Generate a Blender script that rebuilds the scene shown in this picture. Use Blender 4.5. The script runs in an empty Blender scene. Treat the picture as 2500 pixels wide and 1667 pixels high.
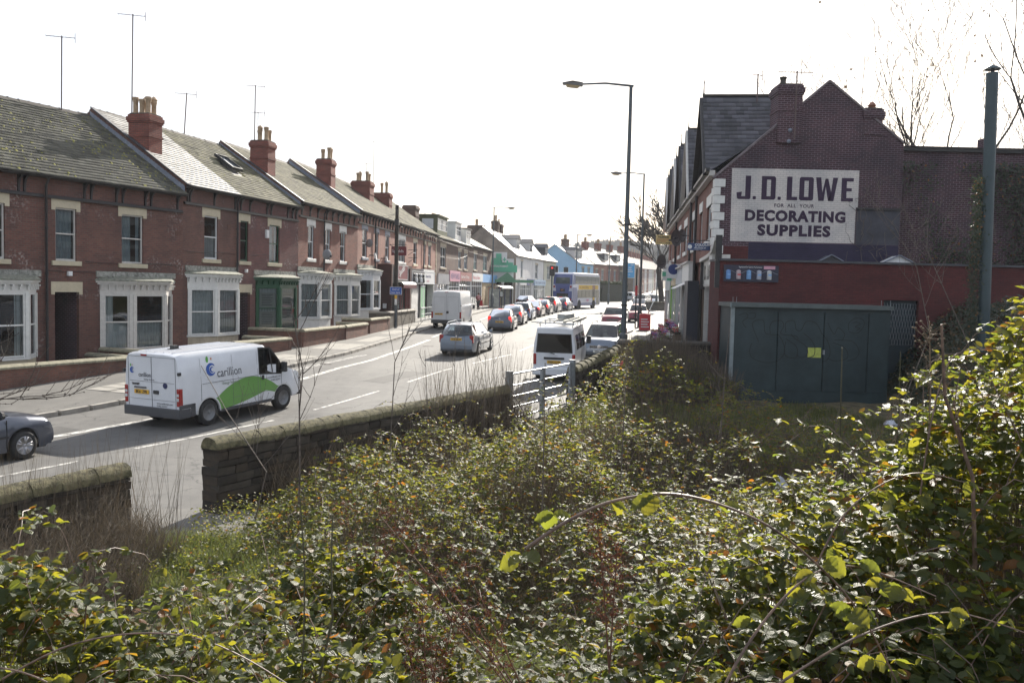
import bpy, math, random
import numpy as np
from mathutils import Vector, Matrix
random.seed(7); RNG = np.random.default_rng(7)
R = math.radians
S = bpy.context.scene
COL = S.collection
# ---------------------------------------------------------------- camera, sky, sun, exposure
cam = bpy.data.cameras.new('camera'); camo = bpy.data.objects.new('camera', cam); COL.objects.link(camo)
cam.sensor_width = 36; cam.lens = 36*2200/2500; cam.clip_start = .05; cam.clip_end = 6000
camo.location = (0, 0, 3.9)
camo.rotation_mode = 'QUATERNION'
camo.rotation_quaternion = (Matrix.Rotation(R(90-3.46), 4, 'X') @ Matrix.Rotation(R(1.37), 4, 'Z')).to_quaternion()
S.camera = camo
SUN_EL, SUN_AZ = R(28), R(15.5)          # azimuth from +Y towards +X
world = bpy.data.worlds.new('World'); S.world = world; world.use_nodes = True
wn = world.node_tree.nodes; wl = world.node_tree.links
bg = wn['Background']; bg.inputs[1].default_value = 0.1
sky = wn.new('ShaderNodeTexSky'); sky.sky_type = 'NISHITA'; sky.sun_disc = False
sky.sun_elevation = SUN_EL; sky.sun_rotation = SUN_AZ
sky.air_density = 1.0; sky.dust_density = 3.0; sky.ozone_density = 1.0
veil = wn.new('ShaderNodeMixRGB'); veil.inputs[0].default_value = .62
veil.inputs[2].default_value = (4.0, 4.2, 4.6, 1)
tcs = wn.new('ShaderNodeTexCoord'); nzs = wn.new('ShaderNodeTexNoise'); nzs.inputs['Scale'].default_value = 2.2; nzs.inputs['Detail'].default_value = 5
mps = wn.new('ShaderNodeMapping'); mps.inputs['Scale'].default_value = (1, 1, 3.5)
wl.new(tcs.outputs['Generated'], mps.inputs[0]); wl.new(mps.outputs[0], nzs.inputs['Vector'])
rps = wn.new('ShaderNodeValToRGB'); rps.color_ramp.elements[0].position = .35; rps.color_ramp.elements[0].color = (.5, .5, .5, 1); rps.color_ramp.elements[1].position = .6; rps.color_ramp.elements[1].color = (.85, .85, .85, 1)
wl.new(nzs.outputs[0], rps.inputs[0]); wl.new(rps.outputs[0], veil.inputs[0])
wl.new(sky.outputs[0], veil.inputs[1]); wl.new(veil.outputs[0], bg.inputs[0])
sl = bpy.data.lights.new('sun', 'SUN'); sl.energy = 4.6; sl.angle = R(.6); sl.color = (1, .93, .82)
so = bpy.data.objects.new('sun', sl); COL.objects.link(so)
sd = Vector((math.sin(SUN_AZ)*math.cos(SUN_EL), math.cos(SUN_AZ)*math.cos(SUN_EL), math.sin(SUN_EL)))
so.rotation_mode = 'QUATERNION'; so.rotation_quaternion = sd.to_track_quat('Z', 'Y'); so.location = (20, 60, 60)
S.view_settings.view_transform = 'Standard'; S.view_settings.look = 'None'; S.view_settings.gamma = 1
S.view_settings.use_curve_mapping = False
S.view_settings.exposure = 1.22
S.render.engine = 'CYCLES'
S.cycles.max_bounces = 6; S.cycles.diffuse_bounces = 2; S.cycles.glossy_bounces = 3; S.cycles.transmission_bounces = 3
S.cycles.transparent_max_bounces = 10; S.cycles.volume_bounces = 0; S.cycles.caustics_reflective = False; S.cycles.caustics_refractive = False
S.cycles.sample_clamp_indirect = 4; S.cycles.use_denoising = True
# ---------------------------------------------------------------- helpers
class MB:
    def __init__(s): s.v = []; s.f = []; s.m = []; s.c = []
    def add(s, vs, fs, m=0):
        o = len(s.v); s.v += [tuple(p) for p in vs]
        for f in fs: s.f.append([o+i for i in f]); s.m.append(m)
        return s
    def box(s, x0, x1, y0, y1, z0, z1, m=0):
        return s.add([(x0,y0,z0),(x1,y0,z0),(x1,y1,z0),(x0,y1,z0),(x0,y0,z1),(x1,y0,z1),(x1,y1,z1),(x0,y1,z1)],
            [(0,3,2,1),(4,5,6,7),(0,1,5,4),(1,2,6,5),(2,3,7,6),(3,0,4,7)], m)
    def quad(s, a, b, c, d, m=0): return s.add([a,b,c,d], [(0,1,2,3)], m)
    def bar(s, a, b, w, h, m=0, up=(0,0,1)):
        a = Vector(a); b = Vector(b); d = (b-a).normalized(); u = Vector(up)
        r = d.cross(u)
        if r.length < 1e-4: r = Vector((1,0,0))
        r.normalize(); u = r.cross(d).normalized(); r *= w/2; u *= h/2
        return s.add([a-r-u,a+r-u,a+r+u,a-r+u,b-r-u,b+r-u,b+r+u,b-r+u], [(3,2,1,0),(4,5,6,7),(0,1,5,4),(1,2,6,5),(2,3,7,6),(3,0,4,7)], m)
    def tube(s, pts, r, n=6, m=0, cap=True):
        pts = [Vector(p) for p in pts]; k = len(pts)
        if not hasattr(r, '__len__'): r = [r]*k
        o = len(s.v); ref = None
        for i, p in enumerate(pts):
            d = (pts[min(i+1,k-1)]-pts[max(i-1,0)]).normalized()
            if ref is None:
                ref = d.cross(Vector((0,0,1)))
                if ref.length < .05: ref = d.cross(Vector((0,1,0)))
            u = (ref - d*ref.dot(d)).normalized(); ref = u; w = d.cross(u)
            for j in range(n):
                a = 2*math.pi*j/n; q = p + (u*math.cos(a)+w*math.sin(a))*r[i]; s.v.append((q.x,q.y,q.z))
        for i in range(k-1):
            for j in range(n):
                s.f.append([o+i*n+j, o+i*n+(j+1)%n, o+(i+1)*n+(j+1)%n, o+(i+1)*n+j]); s.m.append(m)
        if cap:
            s.f.append([o+j for j in range(n)][::-1]); s.m.append(m); s.f.append([o+(k-1)*n+j for j in range(n)]); s.m.append(m)
        return s
    def lathe(s, c, prof, n=12, m=0, axis='z', cap=True):
        o = len(s.v); k = len(prof)
        for r, h in prof:
            for j in range(n):
                a = 2*math.pi*j/n; x = r*math.cos(a); y = r*math.sin(a)
                p = (x,y,h) if axis == 'z' else ((x,h,y) if axis == 'y' else (h,x,y))
                s.v.append((c[0]+p[0], c[1]+p[1], c[2]+p[2]))
        for i in range(k-1):
            for j in range(n): s.f.append([o+i*n+j, o+i*n+(j+1)%n, o+(i+1)*n+(j+1)%n, o+(i+1)*n+j]); s.m.append(m)
        if cap: s.f.append([o+j for j in range(n)][::-1]); s.m.append(m); s.f.append([o+(k-1)*n+j for j in range(n)]); s.m.append(m)
        return s
    def prism(s, poly, h0, h1, axis='y', m=0):
        n = len(poly)
        def P(p, h): return (p[0],h,p[1]) if axis == 'y' else ((p[0],p[1],h) if axis == 'z' else (h,p[0],p[1]))
        s.add([P(p,h0) for p in poly]+[P(p,h1) for p in poly], [list(range(n)), list(range(n,2*n))[::-1]]+[(i,n+i,n+(i+1)%n,(i+1)%n) for i in range(n)], m)
        return s
    def mesh(s, name, mats, smooth=False):
        me = bpy.data.meshes.new(name); me.from_pydata(s.v, [], s.f)
        for m in (mats if isinstance(mats,(list,tuple)) else [mats]): me.materials.append(m)
        me.polygons.foreach_set('material_index', s.m)
        if smooth: me.polygons.foreach_set('use_smooth', [True]*len(s.f))
        return me
    def build(s, name, mats, parent=None, smooth=False, loc=None, rz=0, label=None, kind=None):
        me = s.mesh(name, mats, smooth); o = bpy.data.objects.new(name, me); COL.objects.link(o)
        if parent: o.parent = parent
        if loc: o.location = loc
        if rz: o.rotation_euler.z = rz
        if label: o['label'] = label
        if kind: o['kind'] = kind
        if smooth: autosmooth(me)
        return o
def autosmooth(me, ang=R(40)):
    try:
        me.set_sharp_from_angle(angle=ang)
    except Exception: pass
def fixn(o):
    import bmesh
    b = bmesh.new(); b.from_mesh(o.data); bmesh.ops.recalc_face_normals(b, faces=b.faces); b.to_mesh(o.data); b.free()
def bevel(o, w=.02, seg=2):
    m = o.modifiers.new('bevel','BEVEL'); m.width = w; m.segments = seg; m.limit_method = 'ANGLE'; m.angle_limit = R(35); return o
def thing(name, label, cat, loc=(0,0,0), rz=0, group=None):
    o = bpy.data.objects.new(name, None); COL.objects.link(o); o.location = loc; o.rotation_euler.z = rz
    o.empty_display_size = .2
    return tag(o, label, cat, group)
def tag(o, label=None, cat=None, group=None, kind=None):
    if label: o['label'] = label
    if cat: o['category'] = cat
    if group: o['group'] = group
    if kind: o['kind'] = kind
    return o
def link(name, me, parent, loc=(0,0,0), rot=None, scale=None):
    o = bpy.data.objects.new(name, me); COL.objects.link(o); o.parent = parent; o.location = loc
    if rot: o.rotation_euler = rot
    if scale: o.scale = scale
    return o
def kids(o): return [c for c in ALLKIDS.get(o.name, [])]
def copy_tree(o, parent=None):
    def rec(src, par):
        c = src.copy(); COL.objects.link(c)
        if par: c.parent = par
        for ch in list(src.children): rec(ch, c)
        return c
    return rec(o, parent)
def npmesh(name, V, F, mat, smooth=False, uv=None, col=None, tri=3):
    me = bpy.data.meshes.new(name); V = np.asarray(V, np.float32); F = np.asarray(F, np.int32)
    me.vertices.add(len(V)); me.vertices.foreach_set('co', V.ravel())
    me.loops.add(F.size); me.loops.foreach_set('vertex_index', F.ravel())
    me.polygons.add(len(F)); k = F.shape[1]
    me.polygons.foreach_set('loop_start', np.arange(len(F), dtype=np.int32)*k)
    me.materials.append(mat)
    if col is not None:
        a = me.attributes.new('tint','FLOAT','POINT'); a.data.foreach_set('value', np.asarray(col, np.float32))
    if uv is not None:
        u = me.uv_layers.new(name='UVMap'); u.data.foreach_set('uv', np.asarray(uv, np.float32)[F.ravel()].ravel())
    me.update(calc_edges=True)
    if smooth: me.polygons.foreach_set('use_smooth', [True]*len(F))
    return me
def gtext(s, size, mat, parent, loc, rot, name='lettering', ext=.002, bold=0, sx=1, align='LEFT', sp=1, shear=0):
    c = bpy.data.curves.new(name,'FONT'); c.body = s; c.size = size; c.extrude = ext; c.offset = bold; c.align_x = align
    c.space_character = sp; c.shear = shear; c.resolution_u = 3
    t = bpy.data.objects.new(name, c); COL.objects.link(t); bpy.context.view_layer.update()
    me = bpy.data.meshes.new_from_object(t.evaluated_get(bpy.context.evaluated_depsgraph_get()))
    bpy.data.objects.remove(t); bpy.data.curves.remove(c)
    me.materials.clear(); me.materials.append(mat)
    o = bpy.data.objects.new(name, me); COL.objects.link(o); o.parent = parent; o.location = loc; o.rotation_euler = rot; o.scale = (sx,1,1)
    return o
# ---------------------------------------------------------------- materials
MATS = {}
def nodes(name):
    m = bpy.data.materials.new(name); m.use_nodes = True; nt = m.node_tree
    return m, nt.nodes, nt.links, nt.nodes['Principled BSDF']
def var(nd, ln, c, amt, scale, coord='Object', det=5, tint=None):
    """colour c varied by noise"""
    tc = nd.new('ShaderNodeTexCoord'); n = nd.new('ShaderNodeTexNoise'); n.inputs['Scale'].default_value = scale; n.inputs['Detail'].default_value = det; n.inputs['Roughness'].default_value = .65
    ln.new(tc.outputs[coord], n.inputs['Vector'])
    r = nd.new('ShaderNodeValToRGB'); e = r.color_ramp.elements
    e[0].position = .3; e[1].position = .72
    lo = [max(0, x*(1-amt)) for x in c[:3]]; hi = [min(1, x*(1+amt)) for x in (tint or c)[:3]]
    e[0].color = (*lo, 1); e[1].color = (*hi, 1); ln.new(n.outputs[0], r.inputs[0])
    return tc, n, r
def mat(name, c, rough=.7, amt=.18, scale=3, bump=.0, bscale=40, metal=0, spec=None, coord='Object', coat=0, tint=None, emit=None, estr=1):
    if name in MATS: return MATS[name]
    m, nd, ln, b = nodes(name)
    tc, n, r = var(nd, ln, c, amt, scale, coord, tint=tint); ln.new(r.outputs[0], b.inputs['Base Color'])
    b.inputs['Roughness'].default_value = rough; b.inputs['Metallic'].default_value = metal
    if spec is not None: b.inputs['Specular IOR Level'].default_value = spec
    if coat: b.inputs['Coat Weight'].default_value = coat; b.inputs['Coat Roughness'].default_value = .06
    if emit: b.inputs['Emission Color'].default_value = (*emit,1); b.inputs['Emission Strength'].default_value = estr
    if bump:
        n2 = nd.new('ShaderNodeTexNoise'); n2.inputs['Scale'].default_value = bscale; n2.inputs['Detail'].default_value = 4; ln.new(tc.outputs[coord], n2.inputs['Vector'])
        bp = nd.new('ShaderNodeBump'); bp.inputs['Strength'].default_value = bump; bp.inputs['Distance'].default_value = .02; ln.new(n2.outputs[0], bp.inputs['Height']); ln.new(bp.outputs[0], b.inputs['Normal'])
    MATS[name] = m; return m
def brick(name, c1, c2, mortar, bw=.225, bh=.075, soot=.35, efflo=.0, axis='x', rough=.85, bump=.5, vary=.5, ms=.012):
    if name in MATS: return MATS[name]
    m, nd, ln, b = nodes(name)
    tc = nd.new('ShaderNodeTexCoord'); sp = nd.new('ShaderNodeSeparateXYZ'); ln.new(tc.outputs['Object'], sp.inputs[0])
    ad = nd.new('ShaderNodeMath'); ad.operation = 'ADD'; ln.new(sp.outputs[0], ad.inputs[0]); ln.new(sp.outputs[1], ad.inputs[1])
    cb = nd.new('ShaderNodeCombineXYZ'); ln.new(ad.outputs[0], cb.inputs[0]); ln.new(sp.outputs[2], cb.inputs[1])
    t = nd.new('ShaderNodeTexBrick'); t.inputs['Scale'].default_value = 1; t.inputs['Brick Width'].default_value = bw; t.inputs['Row Height'].default_value = bh
    t.inputs['Mortar Size'].default_value = ms; t.inputs['Mortar Smooth'].default_value = .2; t.inputs['Bias'].default_value = 0
    t.inputs['Color1'].default_value = (*c1,1); t.inputs['Color2'].default_value = (*c2,1); t.inputs['Mortar'].default_value = (*mortar,1)
    ln.new(cb.outputs[0], t.inputs['Vector'])
    n = nd.new('ShaderNodeTexNoise'); n.inputs['Scale'].default_value = .55; n.inputs['Detail'].default_value = 8; n.inputs['Roughness'].default_value = .7; ln.new(tc.outputs['Object'], n.inputs['Vector'])
    r = nd.new('ShaderNodeValToRGB'); e = r.color_ramp.elements; e[0].position = .33; e[1].position = .68
    e[0].color = (1-soot*1.15,1-soot*1.1,1-soot,1); e[1].color = (1.28,1.2,1.14,1); ln.new(n.outputs[0], r.inputs[0])
    mx = nd.new('ShaderNodeMixRGB'); mx.blend_type = 'MULTIPLY'; mx.inputs[0].default_value = 1; ln.new(t.outputs['Color'], mx.inputs[1]); ln.new(r.outputs[0], mx.inputs[2])
    out = mx.outputs[0]
    if efflo:
        n3 = nd.new('ShaderNodeTexNoise'); n3.inputs['Scale'].default_value = .9; n3.inputs['Detail'].default_value = 3; ln.new(tc.outputs['Object'], n3.inputs['Vector'])
        n4 = nd.new('ShaderNodeTexNoise'); n4.inputs['Scale'].default_value = 9; n4.inputs['Detail'].default_value = 4; ln.new(cb.outputs[0], n4.inputs['Vector'])
        r3 = nd.new('ShaderNodeMapRange'); r3.inputs[1].default_value = .56; r3.inputs[2].default_value = .7; ln.new(n3.outputs[0], r3.inputs[0])
        r4 = nd.new('ShaderNodeMapRange'); r4.inputs[1].default_value = .5; r4.inputs[2].default_value = .62; ln.new(n4.outputs[0], r4.inputs[0])
        mu = nd.new('ShaderNodeMath'); mu.operation = 'MULTIPLY'; ln.new(r3.outputs[0], mu.inputs[0]); ln.new(r4.outputs[0], mu.inputs[1])
        m5 = nd.new('ShaderNodeMath'); m5.operation = 'MULTIPLY'; m5.inputs[1].default_value = efflo; ln.new(mu.outputs[0], m5.inputs[0])
        mz = nd.new('ShaderNodeMixRGB'); ln.new(m5.outputs[0], mz.inputs[0]); ln.new(out, mz.inputs[1]); mz.inputs[2].default_value = (.42,.36,.34,1); out = mz.outputs[0]
    ln.new(out, b.inputs['Base Color']); b.inputs['Roughness'].default_value = rough
    bp = nd.new('ShaderNodeBump'); bp.invert = True; bp.inputs['Strength'].default_value = bump; bp.inputs['Distance'].default_value = .012; ln.new(t.outputs['Fac'], bp.inputs['Height']); ln.new(bp.outputs[0], b.inputs['Normal'])
    MATS[name] = m; return m
def glass(name, tint=(.8,.85,.85), rough=.02, dark=.15, ior=1.5):
    if name in MATS: return MATS[name]
    m, nd, ln, b = nodes(name); nd.remove(b); out = nd['Material Output']
    tr = nd.new('ShaderNodeBsdfTransparent'); tr.inputs[0].default_value = (*[t*(1-dark) for t in tint],1)
    gl = nd.new('ShaderNodeBsdfGlossy'); gl.inputs['Roughness'].default_value = rough; gl.inputs[0].default_value = (.95,.97,1,1)
    tc = nd.new('ShaderNodeTexCoord'); n = nd.new('ShaderNodeTexNoise'); n.inputs['Scale'].default_value = 1.3; ln.new(tc.outputs['Object'], n.inputs['Vector'])
    bp = nd.new('ShaderNodeBump'); bp.inputs['Strength'].default_value = .06; bp.inputs['Distance'].default_value = .05; ln.new(n.outputs[0], bp.inputs['Height']); ln.new(bp.outputs[0], gl.inputs['Normal'])
    fr = nd.new('ShaderNodeFresnel'); fr.inputs[0].default_value = ior
    mr = nd.new('ShaderNodeMapRange'); mr.inputs[3].default_value = .03; mr.inputs[4].default_value = .95; ln.new(fr.outputs[0], mr.inputs[0])
    mx = nd.new('ShaderNodeMixShader'); ln.new(mr.outputs[0], mx.inputs[0]); ln.new(tr.outputs[0], mx.inputs[1]); ln.new(gl.outputs[0], mx.inputs[2]); ln.new(mx.outputs[0], out.inputs[0])
    MATS[name] = m; return m
def leafmat(name, c, c2, trans, rough=.38, spec=.5, tmix=.5, veins=True):
    if name in MATS: return MATS[name]
    m, nd, ln, b = nodes(name); out = nd['Material Output']
    at = nd.new('ShaderNodeAttribute'); at.attribute_name = 'tint'
    r = nd.new('ShaderNodeValToRGB'); e = r.color_ramp.elements
    e[0].color = (*c,1); e[1].color = (*c2,1); e[0].position = .0; e[1].position = .9
    x = e.new(.985); x.color = (.16,.07,.02,1)
    ln.new(at.outputs['Fac'], r.inputs[0]); ln.new(r.outputs[0], b.inputs['Base Color'])
    b.inputs['Roughness'].default_value = rough; b.inputs['Specular IOR Level'].default_value = spec
    if veins:
        uv = nd.new('ShaderNodeUVMap'); w = nd.new('ShaderNodeTexWave'); w.wave_type = 'BANDS'; w.bands_direction = 'DIAGONAL'; w.inputs['Scale'].default_value = 3.2; w.inputs['Distortion'].default_value = .6
        ab = nd.new('ShaderNodeVectorMath'); ab.operation = 'ABSOLUTE'; ln.new(uv.outputs[0], ab.inputs[0]); ln.new(ab.outputs[0], w.inputs[0])
        bp = nd.new('ShaderNodeBump'); bp.inputs['Strength'].default_value = .55; bp.inputs['Distance'].default_value = .004; ln.new(w.outputs[0], bp.inputs['Height']); ln.new(bp.outputs[0], b.inputs['Normal'])
    t = nd.new('ShaderNodeBsdfTranslucent'); mt = nd.new('ShaderNodeMixRGB'); mt.blend_type = 'MULTIPLY'; mt.inputs[0].default_value = .0; mt.inputs[1].default_value = (*trans,1)
    ra = nd.new('ShaderNodeValToRGB'); ea = ra.color_ramp.elements; ea[0].color = (trans[0]*.62,trans[1]*.85,trans[2],1); ea[1].color = (trans[0]*1.2,trans[1]*1.1,trans[2]*.8,1); ea[1].position = .9; y = ea.new(.985); y.color = (.5,.2,.03,1)
    ln.new(at.outputs['Fac'], ra.inputs[0]); ln.new(ra.outputs[0], t.inputs[0])
    mx = nd.new('ShaderNodeMixShader'); mx.inputs[0].default_value = tmix; ln.new(b.outputs[0], mx.inputs[1]); ln.new(t.outputs[0], mx.inputs[2]); ln.new(mx.outputs[0], out.inputs[0])
    MATS[name] = m; return m
B_OLD = brick('old_red_brick', (.165,.066,.05), (.105,.042,.036), (.115,.085,.07), efflo=.55)
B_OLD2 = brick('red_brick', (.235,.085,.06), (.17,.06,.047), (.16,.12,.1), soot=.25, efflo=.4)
B_PINK = brick('sun_pink_brick', (.33,.15,.115), (.25,.11,.085), (.25,.2,.17), soot=.2, efflo=.3)  # grazing sunlight put into the brick as a paler, pinker colour
B_BROWN = brick('brown_sooty_brick', (.14,.085,.065), (.1,.06,.05), (.12,.1,.085), soot=.35)
B_DARK = brick('dark_gable_brick', (.072,.029,.037), (.04,.018,.026), (.19,.15,.18), soot=.5, ms=.011)  # slight purple lean puts the violet flare into the brick colour
B_REDP = brick('red_painted_brick', (.105,.022,.022), (.08,.017,.018), (.065,.018,.018), soot=.3, bump=.35)
B_CHIM = brick('chimney_brick', (.27,.085,.06), (.2,.06,.045), (.1,.06,.05), soot=.3)
B_WHITE = brick('white_painted_brick', (.62,.6,.58), (.58,.56,.55), (.42,.4,.39), soot=.24, bump=.6, ms=.008)
B_NAVY = brick('navy_paint_on_brick', (.03,.025,.06), (.026,.022,.05), (.024,.02,.045), soot=.2, bump=.4, ms=.008)
B_BLACK = brick('black_painted_brick', (.022,.02,.026), (.018,.017,.022), (.015,.015,.018), soot=.3, bump=.4)
B_GARD = brick('garden_wall_brick', (.2,.085,.06), (.13,.06,.048), (.14,.1,.08), soot=.45)
B_SHOP = brick('dark_brown_shop_brick', (.09,.03,.025), (.06,.022,.02), (.05,.03,.028), soot=.3)
B_GREY = brick('grey_stone_blocks', (.16,.145,.12), (.11,.1,.085), (.06,.055,.05), bw=.4, bh=.15, soot=.4)
CREAM = mat('cream_stone', (.5,.44,.32), .75, .12, 4, bump=.15)
WSTONE = mat('white_painted_stone', (.68,.67,.64), .6, .1, 5)
BUFF = mat('buff_stone', (.42,.36,.27), .8, .22, 3, bump=.2)
WPAINT = mat('white_gloss_paint', (.66,.66,.64), .4, .1, 6)
WPAINTD = mat('weathered_white_paint', (.55,.53,.5), .55, .12, 9)
WPVC = mat('white_plastic_frame', (.72,.73,.74), .35, .04, 4)
GPAINT = mat('dark_green_paint', (.018,.075,.04), .35, .2, 6)
BLACK = mat('black_paint', (.018,.018,.02), .45, .3, 5)
GUTTER = mat('black_gutter_paint', (.022,.02,.022), .5, .4, 8)
LEAD = mat('lead_flashing', (.2,.22,.27), .6, .25, 7)
OLDLEAD = mat('mossy_bay_roof', (.17,.17,.16), .85, .5, 9, bump=.4, tint=(.23,.24,.19))
CURT = mat('net_curtain', (.58,.62,.65), .9, .15, 3)
CURTD = mat('grey_blue_curtain', (.36,.43,.48), .9, .2, 3)
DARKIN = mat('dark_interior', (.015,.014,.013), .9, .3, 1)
GL = glass('window_glass')
SLATE = mat('old_slate', (.085,.083,.075), .62, .4, 2.2, bump=.3, bscale=30, tint=(.13,.125,.1))
SLATE_M = mat('mossy_slate', (.1,.095,.068), .8, .45, 1.4, bump=.5, bscale=25, tint=(.18,.165,.1))
SLATE_N = mat('new_grey_slate', (.14,.15,.16), .42, .22, 5, bump=.15)
SLATE_D = mat('dark_slate', (.055,.055,.065), .5, .3, 3, bump=.2)
SLATE_S = mat('shiny_wet_slate', (.16,.155,.15), .3, .2, 2, bump=.1)
RIDGE = mat('ridge_tile_clay', (.075,.065,.055), .85, .4, 6, bump=.4)
MOSS = mat('moss', (.2,.19,.045), .95, .4, 20, bump=.6)
POT = mat('buff_chimney_pot', (.38,.27,.17), .8, .3, 6)
POTR = mat('red_chimney_pot', (.26,.12,.08), .8, .3, 6)
ALU = mat('aerial_metal', (.12,.085,.08), .5, .2, 9, metal=.4)
GSTEEL = mat('galvanised_steel', (.3,.32,.34), .45, .25, 8, metal=.5)
LAMPG = mat('grey_green_column_paint', (.075,.09,.1), .45, .2, 3)
TARM = mat('rubber', (.02,.02,.021), .8, .3, 10)
PLASTIC = mat('black_plastic_trim', (.03,.031,.034), .55, .2, 6)
CHROME = mat('chrome', (.6,.6,.62), .2, .05, 3, metal=1)
ALLOY = mat('alloy_wheel', (.4,.4,.42), .35, .15, 5, metal=.7)
REDL = mat('red_tail_lens', (.3,.012,.012), .2, .2, 8, coat=.5)
REDON = mat('lit_brake_lamp', (.5,.02,.02), .3, .05, 8, emit=(1,.03,.015), estr=.55)
AMBER = mat('amber_lens', (.6,.2,.02), .25, .1, 8)
CLEAR = mat('clear_lens', (.55,.58,.6), .12, .25, 25, coat=.6)
PLATEY = mat('yellow_number_plate', (.75,.42,.03), .4, .05, 5)
PLATEW = mat('white_number_plate', (.75,.75,.72), .4, .05, 5)
CGLASS = glass('car_glass', (.4,.46,.48), .02, .6, 1.38)
CGLASSD = glass('dark_car_glass', (.25,.28,.3), .03, .7)
SEAT = mat('dark_seat_fabric', (.03,.03,.035), .9, .3, 6)
def paint(name, c, rough=.28, metal=0.0): return mat(name, c, rough, .06, 2, metal=metal, coat=.7, spec=.4)
# ---------------------------------------------------------------- terrain functions (world: x right, y down the street)
GY = [-50,0,15,22,25,28,31,35,44,61,80,116,180,215,330,500,900,2500]
GZ = [-.4,-.25,-.05,0,.08,.22,.38,.57,.75,1.04,1.27,1.5,1.6,2.3,4.5,8,16,16]
def gz(y): return float(np.interp(y, GY, GZ))
LK = [(-30,-8),(-21,7),(-16,16.5),(-13.04,23.2),(-11.32,26.9),(-8.5,34.9),(-7.35,40.5),(-6.5,47.6),(-5.4,59),(-4.5,70),(-3.3,85),(-2.0,100),(.5,112),(5,130),(10,145),(15,160),(21,175),(28.5,200),(52,300),(90,450)]
RW = [(-14,-2),(-9.26,7.12),(-5.03,15.07),(1.9,28.1),(3.3,33),(5.0,40),(6.6,50),(7.7,58),(8.9,65),(11.5,85),(14.5,105),(18,120),(24,145),(31,175),(38,200),(62,300),(100,450)]
SW = [(-20,-12),(-9.26,7.12),(-5.03,15.07),(1.9,28.1),(4.0,33),(4.1,33.01),(200,33.1)]
def ix(path, y): return np.interp(y, [p[1] for p in path], [p[0] for p in path])
def sm(t): t = np.clip(t,0,1); return t*t*(3-2*t)
def site_z(x, y):
    x = np.asarray(x, float); y = np.asarray(y, float)
    base = np.interp(y, GY, GZ)-.04
    bank = 2.35*(1-sm((y+.5)/10.5))
    c = np.interp(y, [6,12,20,34], [2.0,5.0,11.2,12.6])
    right = np.interp(y, [0,10,20,34], [1.2,2.0,2.7,2.7])*sm((x-c)/np.interp(y,[0,20],[5,4]))
    return base + np.maximum(bank, right) + .0*x
def lay(x, y):
    """height of the ground sheet"""
    x = np.asarray(x, float); y = np.asarray(y, float)
    on = (x > ix(SW, y)+.15) & (y < 33.6)
    return np.where(on, site_z(x, y), np.interp(y, GY, GZ)-.03)
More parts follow.
